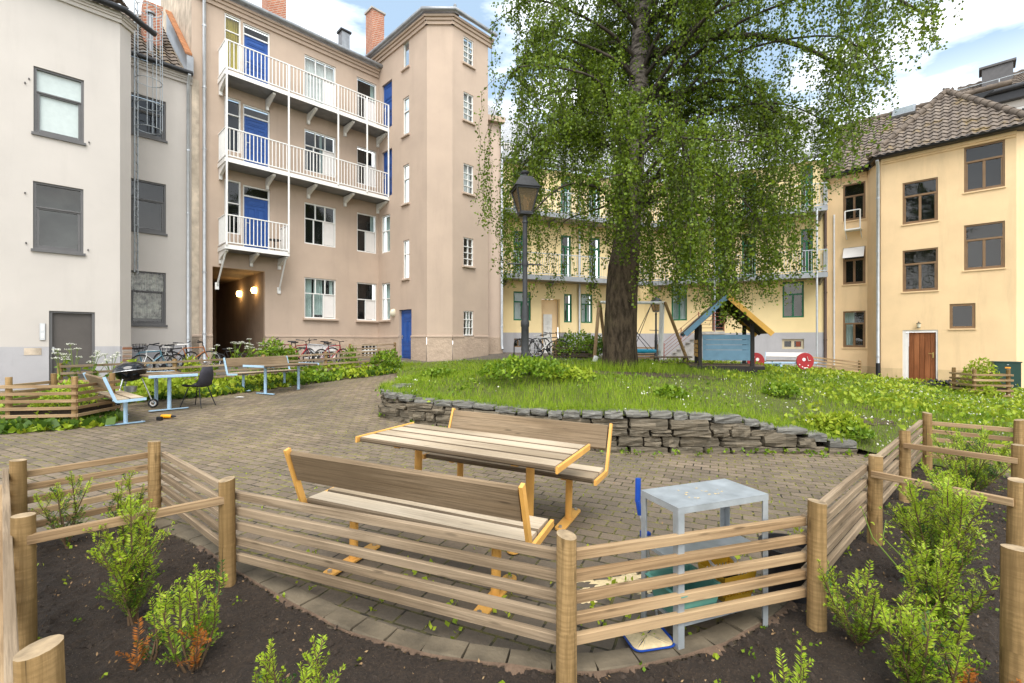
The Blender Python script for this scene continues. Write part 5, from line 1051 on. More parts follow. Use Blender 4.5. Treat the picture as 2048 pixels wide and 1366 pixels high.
cx_,cy_=-6.85,10.15; ch=thing('shell_chair','dark shell chair with thin black legs at the blue table','chair',(cx_,cy_,gz(cx_,cy_))); z0=gz(cx_,cy_); b=MB(); rz=R(176); f=Vector((math.cos(rz),math.sin(rz),0)); sd=Vector((-f.y,f.x,0)); o=Vector((cx_,cy_,z0))
prof=[(.23,.44),(.15,.455),(.0,.44),(-.14,.44),(-.21,.49),(-.245,.60),(-.26,.74),(-.275,.88)]; wd=[.19,.22,.24,.235,.225,.22,.20,.14]; N=8; g=[]
for (y,z),w in zip(prof,wd): g.append([o+f*(y+(.07*abs(s)**2.2 if z>.46 else 0))+sd*(s*w)+Z_*(z+(.05*abs(s)**2.5 if z<.5 else 0)) for s in [(-1+2*k/N) for k in range(N+1)]])
for i in range(len(g)-1):
    for k in range(N): b.face([g[i][k],g[i][k+1],g[i+1][k+1],g[i+1][k]])
so_=b.obj('seat_shell',MATS['chair_fabric'],ch,smooth=True); md=so_.modifiers.new('thick','SOLIDIFY'); md.thickness=.02; md.offset=0
for s in (-1,1):
    for y,yy in ((.12,.24),(-.12,-.24)): b=MB(); b.tube([o+f*y+sd*s*.13+Z_*.43,o+f*yy+sd*s*.22],[.013,.009],8); b.obj('leg',MATS['black_metal'],ch,smooth=True)
q=G(338,838); dr=thing('power_drill','yellow and black cordless drill lying at the blue table foot','drill',q); b=MB(); b.tube([q+Vector((-.14,0,.05)),q+Vector((-.05,0,.05)),q+Vector((.05,0,.05))],[.035,.04,.032],12); b.beam(q+Vector((-.09,.0,.05)),q+Vector((-.06,-.14,.03)),.04,.035,bev=.008); b.obj('drill_body',MATS['tool_yellow'],dr,smooth=True)
b=MB(); b.tube([q+Vector((.05,0,.05)),q+Vector((.1,0,.05)),q+Vector((.13,0,.05))],[.026,.022,.012],10); b.box(q+Vector((-.055,-.16,.035)),(.085,.06,.07),0,bev=.01); b.obj('chuck_and_battery',MATS['black_plastic'],dr)
# ================================================================ street lamps
def lamp(label,x,y,zt,s=1.0):
    z0=gz(x,y); t=thing('street_lamp',label,'lamp post',(x,y,z0),'old style lamp posts'); Hh=(zt-z0)/s; k=s
    b=MB(); pr=[(.13,0),(.13,.04),(.10,.09),(.095,.12),(.075,.15),(.072,.9),(.082,.92),(.082,1.0),(.07,1.03),(.075,1.12),(.068,1.16),(.066,1.28),(.048,1.34),(.046,Hh-.98),(.058,Hh-.97),(.058,Hh-.94),(.044,Hh-.92),(.05,Hh-.84)]
    b.lathe([(r*k,z*k) for r,z in pr],(x,y,z0),16); b.obj('pole',MATS['lamp_black'],t,smooth=True)
    b=MB(); zc=z0+(Hh-1.75)*k; b.tube([(x-.34*k,y,zc),(x+.32*k,y-.02,zc-.03)],.014*k,8); b.lathe([(.056*k,-.05*k),(.062*k,0),(.056*k,.05*k)],(x,y,zc),12); b.obj('ladder_bar',MATS['lamp_black'],t,smooth=True)
    zl_=z0+(Hh-.84)*k; rz=R(14)
    def sq(w,z): return [Vector((x+w*k*(math.cos(rz+PI/4+PI/2*i)),y+w*k*math.sin(rz+PI/4+PI/2*i),zl_+z*k)) for i in range(4)]
    lh=MB(); lo_,hi=sq(.155,.06),sq(.30,.50)
    for i in range(4): lh.beam(lo_[i],hi[i],.022*k,.022*k); lh.beam(lo_[i],lo_[(i+1)%4],.03*k,.03*k); lh.beam(hi[i],hi[(i+1)%4],.03*k,.035*k)
    lh.prism(sq(.17,.02),(0,0,1),.05*k); lo2=lh.obj('lantern',MATS['lamp_black'],t)
    rf=MB(); a1,a2,a3=sq(.36,.515),sq(.325,.535),sq(.16,.74)
    for u_,v_ in ((a1,a2),(a2,a3)):
        for i in range(4): rf.face([u_[i],u_[(i+1)%4],v_[(i+1)%4],v_[i]])
    rf.face(a1[::-1]); rf.face(a3); rf.lathe([(.05*k,.73*k),(.05*k,.80*k),(.075*k,.82*k),(.08*k,.85*k),(.05*k,.87*k),(0,.875*k)],(x,y,zl_),12); rf.obj('lantern_roof',MATS['lamp_black'],lo2)
    for i in range(4):
        gm=MB(); e=.93; cc=sum(lo_+hi,Vector())/8; q=[cc+(v-cc)*e for v in (lo_[i],lo_[(i+1)%4],hi[(i+1)%4],hi[i])]; gm.face(q); gm.obj('pane',MATS['amber_pane'],lo2)
    bb_=MB(); bb_.lathe([(.02*k,.08*k),(.025*k,.18*k),(.045*k,.22*k),(.05*k,.28*k),(.03*k,.33*k),(0,.34*k)],(x,y,zl_),12); bb_.obj('bulb',MATS['pale_glass'],lo2,smooth=True)
    return t
def amber():
    m,nt,b=newmat('amber_pane'); nt.nodes.remove(b); gl=nt.nodes.new('ShaderNodeBsdfGlossy'); gl.inputs['Roughness'].default_value=.08; tr=nt.nodes.new('ShaderNodeBsdfTransparent'); tr.inputs[0].default_value=(.62,.50,.38,1); df=nt.nodes.new('ShaderNodeBsdfDiffuse'); df.inputs[0].default_value=(.22,.15,.09,1)
    m1=nt.nodes.new('ShaderNodeMixShader'); m1.inputs[0].default_value=.45; m2=nt.nodes.new('ShaderNodeMixShader'); m2.inputs[0].default_value=.1
    nt.links.new(tr.outputs[0],m1.inputs[1]); nt.links.new(df.outputs[0],m1.inputs[2]); nt.links.new(m1.outputs[0],m2.inputs[1]); nt.links.new(gl.outputs[0],m2.inputs[2]); nt.links.new(m2.outputs[0],nt.nodes['Material Output'].inputs[0]); MATS['amber_pane']=m
amber()
lamp('tall black lantern lamp post standing in the leafy plants on the lawn',.28,10.0,P(1050,345,10).z,1.12)
q=P(1312,722,20.3); lamp('small distant lamp post behind the birch trunk beside the swing',q.x,q.y,P(1312,592,20.3).z,.85)
# ================================================================ play equipment
px_,py_=5.75,12.5; ph=thing('playhouse','open wooden playhouse with blue front boards and blue and orange roof','playhouse',(0,0,0)); tim=mat('black_stain',(.022,.018,.016),.7,0,.3,8)
hw,dp=.64,1.15; BZ=.12
for u in (-hw,hw):
    for v in (0,dp): b=MB(); b.beam((u,v,-.25),(u,v,1.22),.095,.095,bev=.008); b.obj('post',tim,ph)
b=MB(); b.box((.0,dp/2,.07),(1.86,dp+.1,.09),bev=.01); b.box((0,-.02,.03),(1.5,.1,.14)); b.obj('platform',tim,ph); b=MB(); 
for i in range(6): b.box((0,.1+i*.19,.125),(1.84,.17,.02))
b.obj('floor_boards',MATS['wood_dark'],ph)
b=MB()
for i in range(5): b.box((0,-.06,.34+i*.135),(1.16,.022,.125 if i else .15),bev=.004)
for s in (-.53,.53): b.box((s,-.045,.60),(.07,.02,.62))
b.obj('front_boards',MATS['blue_plank'],ph)
b=MB()
for i in range(4): b.box((-hw-.06,dp/2,.40+i*.12),(.022,dp-.1,.10),bev=.004)
b.obj('side_boards',MATS['orange_paint'],ph)
sl=math.atan2(.98,1.02)
for s,m in ((-1,'blue_plank'),(1,'orange_paint')):
    ov=.3; a=Vector((s*.0,0,1.93)); d=Vector((s*math.cos(sl),0,-math.sin(sl))); n=Vector((s*math.sin(sl),0,math.cos(sl))); Lr=1.42; b=MB()
    for i in range(8): w=(dp+.7)/8; b.obox(a+d*Lr/2+Vector((0,-.35+w*(i+.5),0))+n*.05,(d,Vector((0,1,0)),n),(Lr,w-.008,.022))
    o=b.obj('roof',MATS['wood_dark'],ph); 
    for y in (-.37,dp+.37): b=MB(); b.obox(a+d*Lr/2+Vector((0,y,0))+n*.01,(d,Vector((0,1,0)),n),(Lr+.02,.025,.13),0,.004); b.obj('barge_board',MATS[m],o)
    b=MB(); b.obox(a+d*Lr*.5+Vector((0,dp/2,0))-n*.06,(d,Vector((0,1,0)),n),(Lr*.9,.05,.07)); b.obj('rafter',tim,o)
place(ph,px_-.05,py_-.1,R(-17),0,.02)
sx0,sy0=P(1605,722,15).x,15.0; ss=thing('seesaw','blue plank seesaw with two red ladybird discs','seesaw',(0,0,0)); b=MB(); b.box((-.85,0,.27),(2.6,.22,.045),bev=.01); b.obj('plank',MATS['blue_paint'],ss)
b=MB(); b.beam((-.85,0,-.1),(-.85,0,.25),.12,.12); b.tube([(-.85,-.2,.18),(-.85,.2,.18)],.04,10); b.obj('pivot',MATS['blue_paint'],ss)
for k,xx in enumerate((0,-1.72)):
    b=MB(); b.tube([(xx,-.13,.34),(xx,-.17,.34)],.30,32); o=b.obj('ladybird_disc',MATS['red_paint'],ss); b=MB(); s_=1 if k==0 else -1
    b.tube([(xx-.05*s_,-.172,.40),(xx-.05*s_,-.178,.40)],.06,14); b.beam((xx+.05*s_,-.175,.50),(xx+.10*s_,-.175,.36),.008,.05,up=(0,-1,0)); b.beam((xx+.09*s_,-.175,.355),(xx+.18*s_,-.175,.37),.008,.045,up=(0,-1,0))
    for a_,bb_,r_ in ((-.2,.22,.022),(-.1,.14,.02),(.1,.19,.022)): b.tube([(xx+a_*s_,-.172,bb_),(xx+a_*s_,-.177,bb_)],r_,10)
    b.tube([(xx-.06,-.174,.095),(xx+.07,-.174,.10)],.022,6); b.obj('face_marking',MATS['white_mark'],o)
    b=MB(); b.tube([(xx-.12,0,.29),(xx-.12,0,.5)],.018,8); b.tube([(xx-.12,-.12,.5),(xx-.12,.12,.5)],.018,8); b.obj('grab_handle',MATS['steel'],ss)
place(ss,sx0,sy0,R(-2),0,.02); ss.scale=(.9,)*3
# swing frame and nest swing
sw=thing('swing_frame','white and wooden swing frame behind the birch trunk','swing',(4.6,16.3,.93)); T=P(1326,606,16.2); gzv=gz(T.x,T.y); Tl=Vector((T.x-2.15,T.y+.3,T.z+.05))
b=MB(); b.tube([T,Tl],.05,10); b.obj('crossbeam',MATS['white_paint'],sw,smooth=True); b=MB(); b.tube([(T.x-.02,T.y+.25,gzv-.1),(T.x-.02,T.y+.02,T.z+.06)],.085,12); b.obj('leg',MATS['white_paint'],sw,smooth=True)
q=P(1379,728,15.3); b=MB(); b.tube([(q.x,q.y,gz(q.x,q.y)-.05),(T.x+.06,T.y-.03,T.z+.02)],.055,10); b.obj('leg',MATS['wood_post'],sw,smooth=True)
q=P(1188,720,15.5); b=MB(); b.tube([(q.x,q.y,gz(q.x,q.y)-.05),(Tl.x-.02,Tl.y,Tl.z)],.06,10); o=b.obj('leg',MATS['wood_rail'],sw,smooth=True); b=MB(); b.tube([(q.x,q.y,gz(q.x,q.y)-.05),(q.x+.08,q.y+.03,gz(q.x,q.y)+.18)],.08,10); b.obj('leg_shoe',MATS['white_paint'],o,smooth=True)
b=MB(); b.tube([(Tl.x+.5,Tl.y+1.2,gz(Tl.x,Tl.y)),Tl],.06,10); b.obj('leg',MATS['wood_rail'],sw,smooth=True)
ns=thing('nest_swing','round teal nest swing hanging from the swing frame','swing seat',(P(1284,702,16.2).x,16.3,1.3)); c=Vector((P(1284,702,16.2).x,16.3,P(1284,702,16.2).z)); b=MB(); b.torus(c,.46,.06,(0,0,1),28,8); b.obj('ring',MATS['teal_rope'],ns,smooth=True); b=MB()
for k in range(-4,5): w=math.sqrt(max(0,.44**2-(k*.1)**2)); b.tube([c+Vector((k*.1,-w,0)),c+Vector((k*.1,0,-.07)),c+Vector((k*.1,w,0))],.008,4); b.tube([c+Vector((-w,k*.1,0)),c+Vector((0,k*.1,-.07)),c+Vector((w,k*.1,0))],.008,4)
b.obj('net',MATS['black_plastic'],ns)
for s in (-1,1):
    hp2=T.lerp(Tl,.5+s*.32); b=MB(); 
    for v in (-.3,.3): b.tube([hp2+Vector((0,0,-.05)),c+Vector((s*.36,v,0))],.012,5)
    b.obj('rope',MATS['black_plastic'],ns)
a=P(1300,714,15); c2_=P(1384,714,14.6); lb=thing('trestle_table','low dark trestle table with a bench in the grass by the playhouse','table',((a.x+c2_.x)/2,14.8,.9)); b=MB(); b.beam(a,c2_,.5,.035); b.obj('tabletop',MATS['wood_dark'],lb); b=MB(); o_=Vector((.1,-.45,-.16)); b.beam(a+o_,c2_+o_,.2,.03); b.obj('seat',MATS['wood_dark'],lb)
for t_ in (.15,.85):
    m_=a.lerp(c2_,t_)
    for s in (-1,1): b=MB(); b.beam(m_+Vector((0,s*.1,0)),m_+Vector((.05,s*.55,-.42)),.05,.03); b.obj('leg',MATS['wood_dark'],lb)
# ================================================================ right hand things
q=P(1890,770,15.2); nt_=thing('netting_frame','low black frame covered with crumpled black netting before the wooden door','frame',(q.x,q.y,gz(q.x,q.y))); z0=gz(q.x,q.y); zt=q.z+.03; e=Vector((.97,-.2,0)).normalized(); n=Vector((-e.y,e.x,0)); o=Vector((q.x,q.y,0)); b=MB()
for s in (-1,1): b.beam(o+e*-.95+n*s*.35+Z_*zt,o+e*.95+n*s*.35+Z_*zt,.04,.04)
for s in (-.95,.95): b.beam(o+e*s-n*.35+Z_*zt,o+e*s+n*.35+Z_*zt,.04,.04)
b.obj('frame',MATS['black_metal'],nt_)
for s in (-.93,-.3,.3,.93):
    for v in (-1,1): b=MB(); b.beam(o+e*s+n*v*.35+Z_*(z0-.05),o+e*s+n*v*.35+Z_*zt,.03,.03); b.obj('leg',MATS['black_metal'],nt_)
N,M_=40,14; V=[[o+e*(-.35+1.5*i/N)+n*(-.42+.84*j/M_)+Z_*(zt+.05+.05*math.sin(i*.9+j*.5)+.04*math.sin(i*.4-j*1.1)+ru(-.025,.025)-(.25*max(0,(i-33)/7)**2)) for j in range(M_+1)] for i in range(N+1)]; b=MB()
for i in range(N):
    for j in range(M_): b.face([V[i][j],V[i+1][j],V[i+1][j+1],V[i][j+1]])
b.obj('netting',MATS['black_plastic'],nt_,smooth=True)
b=MB(); b.obox(o-e*.6+Z_*(zt+.03),(e,n,Z_),(.65,.6,.03)); b.obj('tray',MATS['black_plastic'],nt_)
q=P(2021,778,15.9); z0=gz(q.x,q.y); gcb=thing('utility_cabinet','dark green utility cabinet beside the slat planter at the right edge','cabinet',(q.x,q.y,z0)); b=MB(); b.box((q.x,q.y+.15,z0+.48),(.66,.32,.92),R(-30),bev=.012); b.obj('cabinet_body',MATS['box_green'],gcb); b=MB(); b.box((q.x,q.y+.15,z0+.95),(.70,.36,.04),R(-30),bev=.01); b.obj('lid',MATS['box_green'],gcb)
fx=Vector((math.cos(R(-30)),math.sin(R(-30)),0)); fn=Vector((fx.y,-fx.x,0)); b=MB(); b.obox(Vector((q.x,q.y+.15,z0+.76))+fn*.163-fx*.0,(fx,fn,Z_),(.14,.004,.05)); b.obj('warning_label',MATS['label_orange'],gcb); b=MB(); b.obox(Vector((q.x,q.y+.15,z0+.86))+fn*.165,(fx,fn,Z_),(.05,.02,.02)); b.obj('lock',MATS['steel'],gcb)
# ================================================================ bicycles
def bike(label,fm,x,y,rz,lean=0,steer=0,basket=False,s=1.0,light=False):
    t=thing('bicycle',label,'bicycle',(0,0,0),'bicycles parked by the houses'); r=.34
    for k,xx in enumerate((-.52,.53)):
        b=MB(); b.torus((xx,0,r),r-.02,.021,(0,1,0),26,6); w=b.obj('wheel',MATS['black_plastic'],t,smooth=True); b=MB(); b.torus((xx,0,r),r-.045,.010,(0,1,0),26,5)
        for i in range(14): a=2*PI*i/14; b.tube([(xx,.0,r),(xx+(r-.05)*math.cos(a),0,r+(r-.05)*math.sin(a))],.0028,3,caps=False)
        b.tube([(xx,-.04,r),(xx,.04,r)],.02,8); b.obj('rim',MATS['steel'],w)
    b=MB(); bb_=(-.06,0,.29); se=(-.2,0,.76); hd=(.36,0,.80); hl=(.385,0,.66)
    for p,q,rad in ((bb_,se,.016),(bb_,hl,.02),(se,hd,.017),(bb_,(-.52,.05,r),.01),(bb_,(-.52,-.05,r),.01),(se,(-.52,.05,r),.008),(se,(-.52,-.05,r),.008),(hl,hd,.022)): b.tube([p,q],rad,8)
    fo=b.obj('frame',fm,t,smooth=True); b=MB()
    for v in (-.045,.045): b.tube([(.385,v,.66),(.41,v,.6),(.53,v,r)],.012,6)
    b.obj('fork',fm,t,smooth=True); b=MB(); b.tube([hd,(.33,0,.93)],.014,8); b.tube([(.22,-.31,.98),(.33,-.12,.96),(.35,0,.93),(.33,.12,.96),(.22,.31,.98)],.012,8)
    for v in (-1,1): b.tube([(.27,v*.21,.97),(.20,v*.33,.982)],.018,8)
    b.obj('handlebar',MATS['black_plastic'],t,smooth=True); b=MB(); b.tube([se,(-.225,0,.86)],.013,8); b.prism([(-.36,-.07,.86),(-.30,-.075,.86),(-.08,-.02,.875),(-.08,.02,.875),(-.30,.075,.86),(-.36,.07,.86)],(0,0,1),.045); b.obj('saddle',MATS['panel_white'] if light else MATS['black_plastic'],t); b=MB(); b.tube([(-.06,-.08,.29),(-.06,.08,.29)],.02,8); b.tube([(-.06,.06,.29),(-.06,.065,.29)],.085,16); b.beam((-.06,.08,.29),(.08,.08,.2),.015,.02); b.beam((-.06,-.08,.29),(-.2,-.08,.38),.015,.02); b.obj('crank',MATS['black_metal'],t)
    if basket:
        b=MB()
        for k in range(5): zz=.78+k*.05; b.torus((.55,0,zz),.13+.008*k,.004,(0,0,1),16,4)
        for k in range(12): a=2*PI*k/12; b.tube([(.55+.13*math.cos(a),.13*math.sin(a),.78),(.55+.165*math.cos(a),.165*math.sin(a),1.0)],.004,4)
        b.obj('basket',MATS['black_metal'],t)
    t.location=(x,y,gz(x,y)); t.rotation_euler=(lean,0,rz); t.scale=(s,)*3
    return t
bm={k:mat('bike_'+k,c,.35,.1,.1) for k,c in dict(black=(.02,.02,.022),red=(.32,.02,.03),white=(.6,.6,.58),teal=(.10,.22,.28),orange=(.30,.10,.02),silver=(.4,.41,.42),dark_red=(.16,.02,.02)).items()}
def bp(px,D): return ratio(px)*D,D
for (px,D,c,rz,kw,lb) in ((292,14.0,'teal',60,dict(basket=True),'teal bicycle with a basket near the bare brick patch'),(322,14.3,'white',250,dict(basket=True,light=True),'white bicycle with pale saddle leaning by the grey plinth'),(356,15.0,'black',80,dict(),'black bicycle with high handlebar beside the grey downpipe'),(381,15.2,'orange',35,dict(light=True),'black and orange bicycle beside the passage pillar'),(462,16.3,'black',20,dict(s=.7),"small dark children's bicycle at the passage mouth"),(570,17.2,'dark_red',200,dict(),'dark bicycle half hidden by tall green plants'),(598,17.0,'red',75,dict(),'dark bicycle with a red lamp beside the tall green plants'),(636,17.6,'silver',180,dict(),'grey bicycle in front of the cellar windows'),(662,17.3,'red',65,dict(),'red bicycle under the small cellar window'),(1084,18.3,'white',15,dict(light=True),'white bicycle at the black bike rack by the yellow house'),(1098,18.6,'black',-20,dict(basket=True),'black bicycle with basket at the rack by the yellow house')):
    x,y=bp(px,D); bike(lb,bm[c],x,y,R(rz),R(ru(-7,7)),**kw)
for i,px in enumerate((1040,1058,1072,1088,1120)):
    x,y=bp(px,18.9); z=gz(x,y); b=MB(); b.tube([(x-.24,y,z-.05),(x-.24,y,z+.5)]+[(x-.24*math.cos(PI*k/8),y,z+.5+.24*math.sin(PI*k/8)) for k in range(1,8)]+[(x+.24,y,z+.5),(x+.24,y,z-.05)],.022,8); o=b.obj('bike_rack_hoop',MATS['black_metal'],None,smooth=True); tag(o,['black steel bike hoop nearest the tall lamp post','black steel bike hoop next to the grey house wall window','black steel bike hoop behind the white bicycle wheel','black steel bike hoop between the two parked bicycles','black steel bike hoop beside the brown overgrown planter'][i],'bike rack','bike hoops by the yellow house')
q=G(480,795); blob('paper_scrap',q.x,q.y,.10,.05,MATS['panel_white'],.02,14)
# ================================================================ birch
leafmat('birch_leaf',[(.060,.10,.007),(.115,.18,.010),(.18,.265,.016),(.26,.34,.026)],.38,.45,.3)
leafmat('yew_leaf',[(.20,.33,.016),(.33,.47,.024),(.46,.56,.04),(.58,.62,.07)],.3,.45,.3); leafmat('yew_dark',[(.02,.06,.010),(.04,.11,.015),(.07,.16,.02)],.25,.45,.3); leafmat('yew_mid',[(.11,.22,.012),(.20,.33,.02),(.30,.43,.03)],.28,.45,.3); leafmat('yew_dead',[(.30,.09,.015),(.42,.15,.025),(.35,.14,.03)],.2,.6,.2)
leafmat('grass_blade',[(.14,.24,.012),(.25,.38,.018),(.34,.46,.028),(.45,.50,.07)],.35,.5,.25); leafmat('herb_leaf',[(.09,.17,.012),(.16,.27,.018),(.24,.36,.022),(.34,.42,.03)],.32,.45,.3); leafmat('herb_light',[(.22,.32,.02),(.35,.43,.03),(.45,.47,.045)],.3,.5,.25); leafmat('herb_dark',[(.045,.095,.012),(.08,.15,.018),(.12,.20,.025)],.3,.5,.25)
leafmat('umbel_white',[(.62,.62,.52),(.75,.75,.68)],.2,.6,.1); leafmat('stalk_green',[(.13,.2,.03),(.2,.26,.05)],.1,.6,.2); leafmat('dead_leaf',[(.26,.16,.08),(.36,.25,.13),(.2,.12,.06)],.1,.7,.2); leafmat('clover_white',[(.70,.68,.58),(.6,.6,.5)],.2,.6,.1)
def bark():
    m,nt,b=newmat('birch_bark'); v=coord(nt,'Object',(3.2,3.2,.9)); v2=coord(nt,'Object',(1,1,5)); n=noise(nt,v,3.0,8,.7); n2=noise(nt,v2,2.6,6,.7); g=nt.nodes.new('ShaderNodeTexCoord'); sx=nt.nodes.new('ShaderNodeSeparateXYZ'); nt.links.new(g.outputs['Object'],sx.inputs[0])
    dark=mixc(nt,ramp(nt,n,[(.38,0),(.62,1)]),(.028,.021,.014),(.115,.085,.055)); mo=noise(nt,coord(nt,'Object'),1.6,5,.7); dark=mixc(nt,ramp(nt,mo,[(.52,0),(.7,.5)]),dark,(.075,.075,.025))
    pale=mixc(nt,ramp(nt,n2,[(.42,0),(.56,1)]),(.04,.033,.028),(.21,.18,.155))
    mr=nn(nt,'ShaderNodeMapRange'); nt.links.new(sx.outputs[2],mr.inputs[0]); mr.inputs['From Min'].default_value=2.6; mr.inputs['From Max'].default_value=5.5
    c=mixc(nt,mr.outputs[0],dark,pale); nt.links.new(c,b.inputs['Base Color']); b.inputs['Roughness'].default_value=.95; b.inputs['Specular IOR Level'].default_value=.15; bump(nt,b,n,.09); MATS['birch_bark']=m
bark(); mat('twig',(.035,.025,.018),.8,0,.3)
def birch():
    bx,by=2.79,12.15; z0=zl(bx,by); t=thing('birch_tree','big weeping birch tree with a thick dark trunk on the lawn','tree',(bx,by,z0))
    D=by; tp=[(1239,752,.475),(1240,735,.44),(1240,700,.425),(1241,640,.405),(1243,580,.395),(1247,530,.385),(1253,480,.33),(1259,430,.275),(1266,350,.26),(1272,250,.25),(1278,150,.235),(1283,60,.22),(1290,-60,.19),(1296,-180,.15),(1303,-300,.10),(1310,-400,.05)]
    pts=[P(a,b_,D) for a,b_,_ in tp]; b=MB()
    # fluted lower trunk: extra rings with a wobble that runs up the stem
    cp=catmull(pts,5); rd=[]
    for i in range(len(tp)-1): rd+=[lerp(tp[i][2],tp[i+1][2],k/5) for k in range(5)]
    rd.append(tp[-1][2]); n=36; rings=[]
    for i,(p,r) in enumerate(zip(cp,rd)):
        h=max(0,1-(p.z-z0)/2.5); ring=[]
        for k in range(n):
            a=2*PI*k/n; f=1+.035*math.sin(5*a+p.z*.5)+.03*math.sin(9*a-p.z*.8)+.02*math.sin(17*a+p.z*2.1)+h*h*.08*math.sin(4*a+1)+h**4*.11*max(0,math.sin(5*a+.6)); f+=ru(-.008,.008)
            ring.append(p+Vector((math.cos(a),math.sin(a),0))*r*f)
        rings.append(ring)
    for i in range(len(rings)-1):
        for k in range(n): k2=(k+1)%n; b.face([rings[i][k],rings[i][k2],rings[i+1][k2],rings[i+1][k]])
    b.obj('trunk',MATS['birch_bark'],t,smooth=True)
    lm=MB(); limbs=[]
    def trunkat(z):
        for i in range(len(cp)-1):
            if cp[i].z<=z<=cp[i+1].z: f=(z-cp[i].z)/(cp[i+1].z-cp[i].z); return cp[i].lerp(cp[i+1],f),lerp(rd[i],rd[i+1],f)
        return cp[-1],rd[-1]
    def addlimb(pts,r0,r1):
        c=catmull(pts,5); n_=len(c); lm.tube(c,[lerp(r0,r1,(k/(n_-1))**.8) for k in range(n_)],8); limbs.append(c)
    # the limbs one can see in the photo
    addlimb([P(1290,112,D),P(1340,98,D-.3),P(1400,76,D-.6),P(1465,72,D-.8),P(1530,74,D-1),P(1600,92,D-1.2),P(1680,130,D-1.3)],.15,.035)
    addlimb([P(1285,205,D),P(1330,190,D-.2),P(1385,178,D-.5),P(1440,160,D-.7),P(1500,178,D-.8),P(1560,230,D-.8)],.085,.02)
    addlimb([P(1294,50,D),P(1340,8,D),P(1400,-25,D-.4),P(1500,-60,D-.9),P(1640,-60,D-1.4),P(1760,-20,D-1.8),P(1850,30,D-2)],.13,.025)
    addlimb([P(1318,33,D),P(1365,52,D+.3),P(1410,80,D+.5),P(1470,140,D+.7),P(1540,240,D+.9)],.08,.02)
    addlimb([P(1262,250,D),P(1222,215,D),P(1190,160,D-.3),P(1140,120,D-.6),P(1080,110,D-.8),P(1020,150,D-1)],.09,.02)
    addlimb([P(1262,330,D),P(1220,292,D+.2),P(1195,285,D+.4),P(1150,270,D+.3),P(1090,290,D),P(1030,350,D)],.07,.015)
    addlimb([P(1258,440,D),P(1225,400,D-.5),P(1180,370,D-1),P(1120,375,D-1.3),P(1060,430,D-1.5)],.06,.015)
    addlimb([P(1270,400,D),P(1320,350,D-.6),P(1390,330,D-1.1),P(1450,360,D-1.4),P(1510,430,D-1.5)],.06,.015)
    addlimb([P(1276,300,D),P(1340,240,D+.6),P(1420,220,D+1.1),P(1500,230,D+1.5),P(1590,300,D+1.8)],.07,.015)
    rs=random.Random(11)
    for k in range(64):
        z=rs.uniform(4.6,14.2); p,r=trunkat(z); az=rs.uniform(0,2*PI); ex=math.cos(az); ey=math.sin(az)
        f=min(1,max(.25,(15.5-z)/7)); reach=(3.1 if ex<0 else 4.9)*abs(ex)+3.9*abs(ey); reach*=f*rs.uniform(.65,1.0)*(.62+.38*min(1,(z-3.5)/3))
        rise=rs.uniform(.25,.6)*reach*.55; e=Vector((ex,ey,0)); q=Vector((-ey,ex,0))*rs.uniform(-1.1,1.1)
        j_=lambda s_: Vector((rs.gauss(0,s_),rs.gauss(0,s_),rs.gauss(0,s_)))
        addlimb([p,p+e*reach*.22+j_(.06)+Vector((0,0,rise*.7)),p+e*reach*.5+q*.5+j_(.18)+Vector((0,0,rise)),p+e*reach*.78+q+j_(.22)+Vector((0,0,rise*.8)),p+e*reach+q*1.2+j_(.15)+Vector((0,0,rise*.15))],r*.20+.012,.007)
    lo=lm.obj('limbs',mat('limb_bark',(.05,.04,.03),.9,0,.5,8,bmp=.01,bscale=25),t,smooth=True)
    # lower edge of the hanging foliage, by distance right of the trunk (metres) -> height
    low=[(960,330),(985,520),(1010,585),(1060,560),(1090,620),(1130,630),(1180,655),(1205,575),(1230,530),(1262,540),(1290,610),(1320,640),(1350,610),(1390,640),(1430,640),(1470,672),(1505,668),(1530,600),(1560,560),(1600,635),(1625,565),(1650,470),(1690,345),(1730,300),(1775,250),(1800,120),(1835,115),(1850,150),(1880,110),(1920,70),(1970,10)]
    lx=np.array([a for a,_ in low]); ly=np.array([b_ for _,b_ in low])
    C=[]; tw=MB()
    top_low=lambda v,rs: v.z<7.8 and rs.random()<.42
    front=lambda v,rs: v.y<by-.3 and 2.7<v.x<6.3 and 8.0<v.z<10.2 and rs.random()<.72
    for li,c in enumerate(limbs):
        L=sum((b_-a).length for a,b_ in zip(c,c[1:])); ns=int(L*((13 if c[-1].z>8 else 9) if li>8 else 15)); 
        for s in range(ns):
            f=.18+.82*rs.random()**.75; k=min(len(c)-2,int(f*(len(c)-1))); p=c[k].lerp(c[k+1],rs.random()); d=(c[k+1]-c[k]).normalized()
            o=Vector((rs.gauss(0,1),rs.gauss(0,1),rs.uniform(-.2,.7))).normalized(); out=o*rs.uniform(.1,.75)+d*rs.uniform(0,.4)
            px=CX+F*(p.x+out.x)/(p.y+out.y); yb=np.interp(px,lx,ly); zmin=H+(CY-yb)/F*(p.y+out.y)+rs.expovariate(1/.35)
            if front(p+out,rs): continue
            if top_low(p,rs): continue
            top=p+out; hang=min(rs.uniform(.5,2.9)*(1.15 if p.z>8 else 1),top.z-zmin)
            if px<958 or px>1985: continue
            if p.x+out.x<1.5 and p.y+out.y<10.9 and top.z<6.5: continue
            if float(vn(np.array([top.x+top.y*.35]),np.array([top.z*.35]),1.15,77)[0])<.5 and rs.random()<.9: continue
            if px<990 and top.z<7 and rs.random()<.5: continue
            if hang<.12:
                if top.z<zmin: continue
                hang=.12
            sway=Vector((rs.gauss(0,.10),rs.gauss(0,.10),0)); npt=5; st=[p,p+out*.6+Vector((0,0,.05)),top]+[top+sway*(j/npt)**1.5*hang+Vector((rs.gauss(0,.025),rs.gauss(0,.025),-hang*j/npt)) for j in range(1,npt+1)]
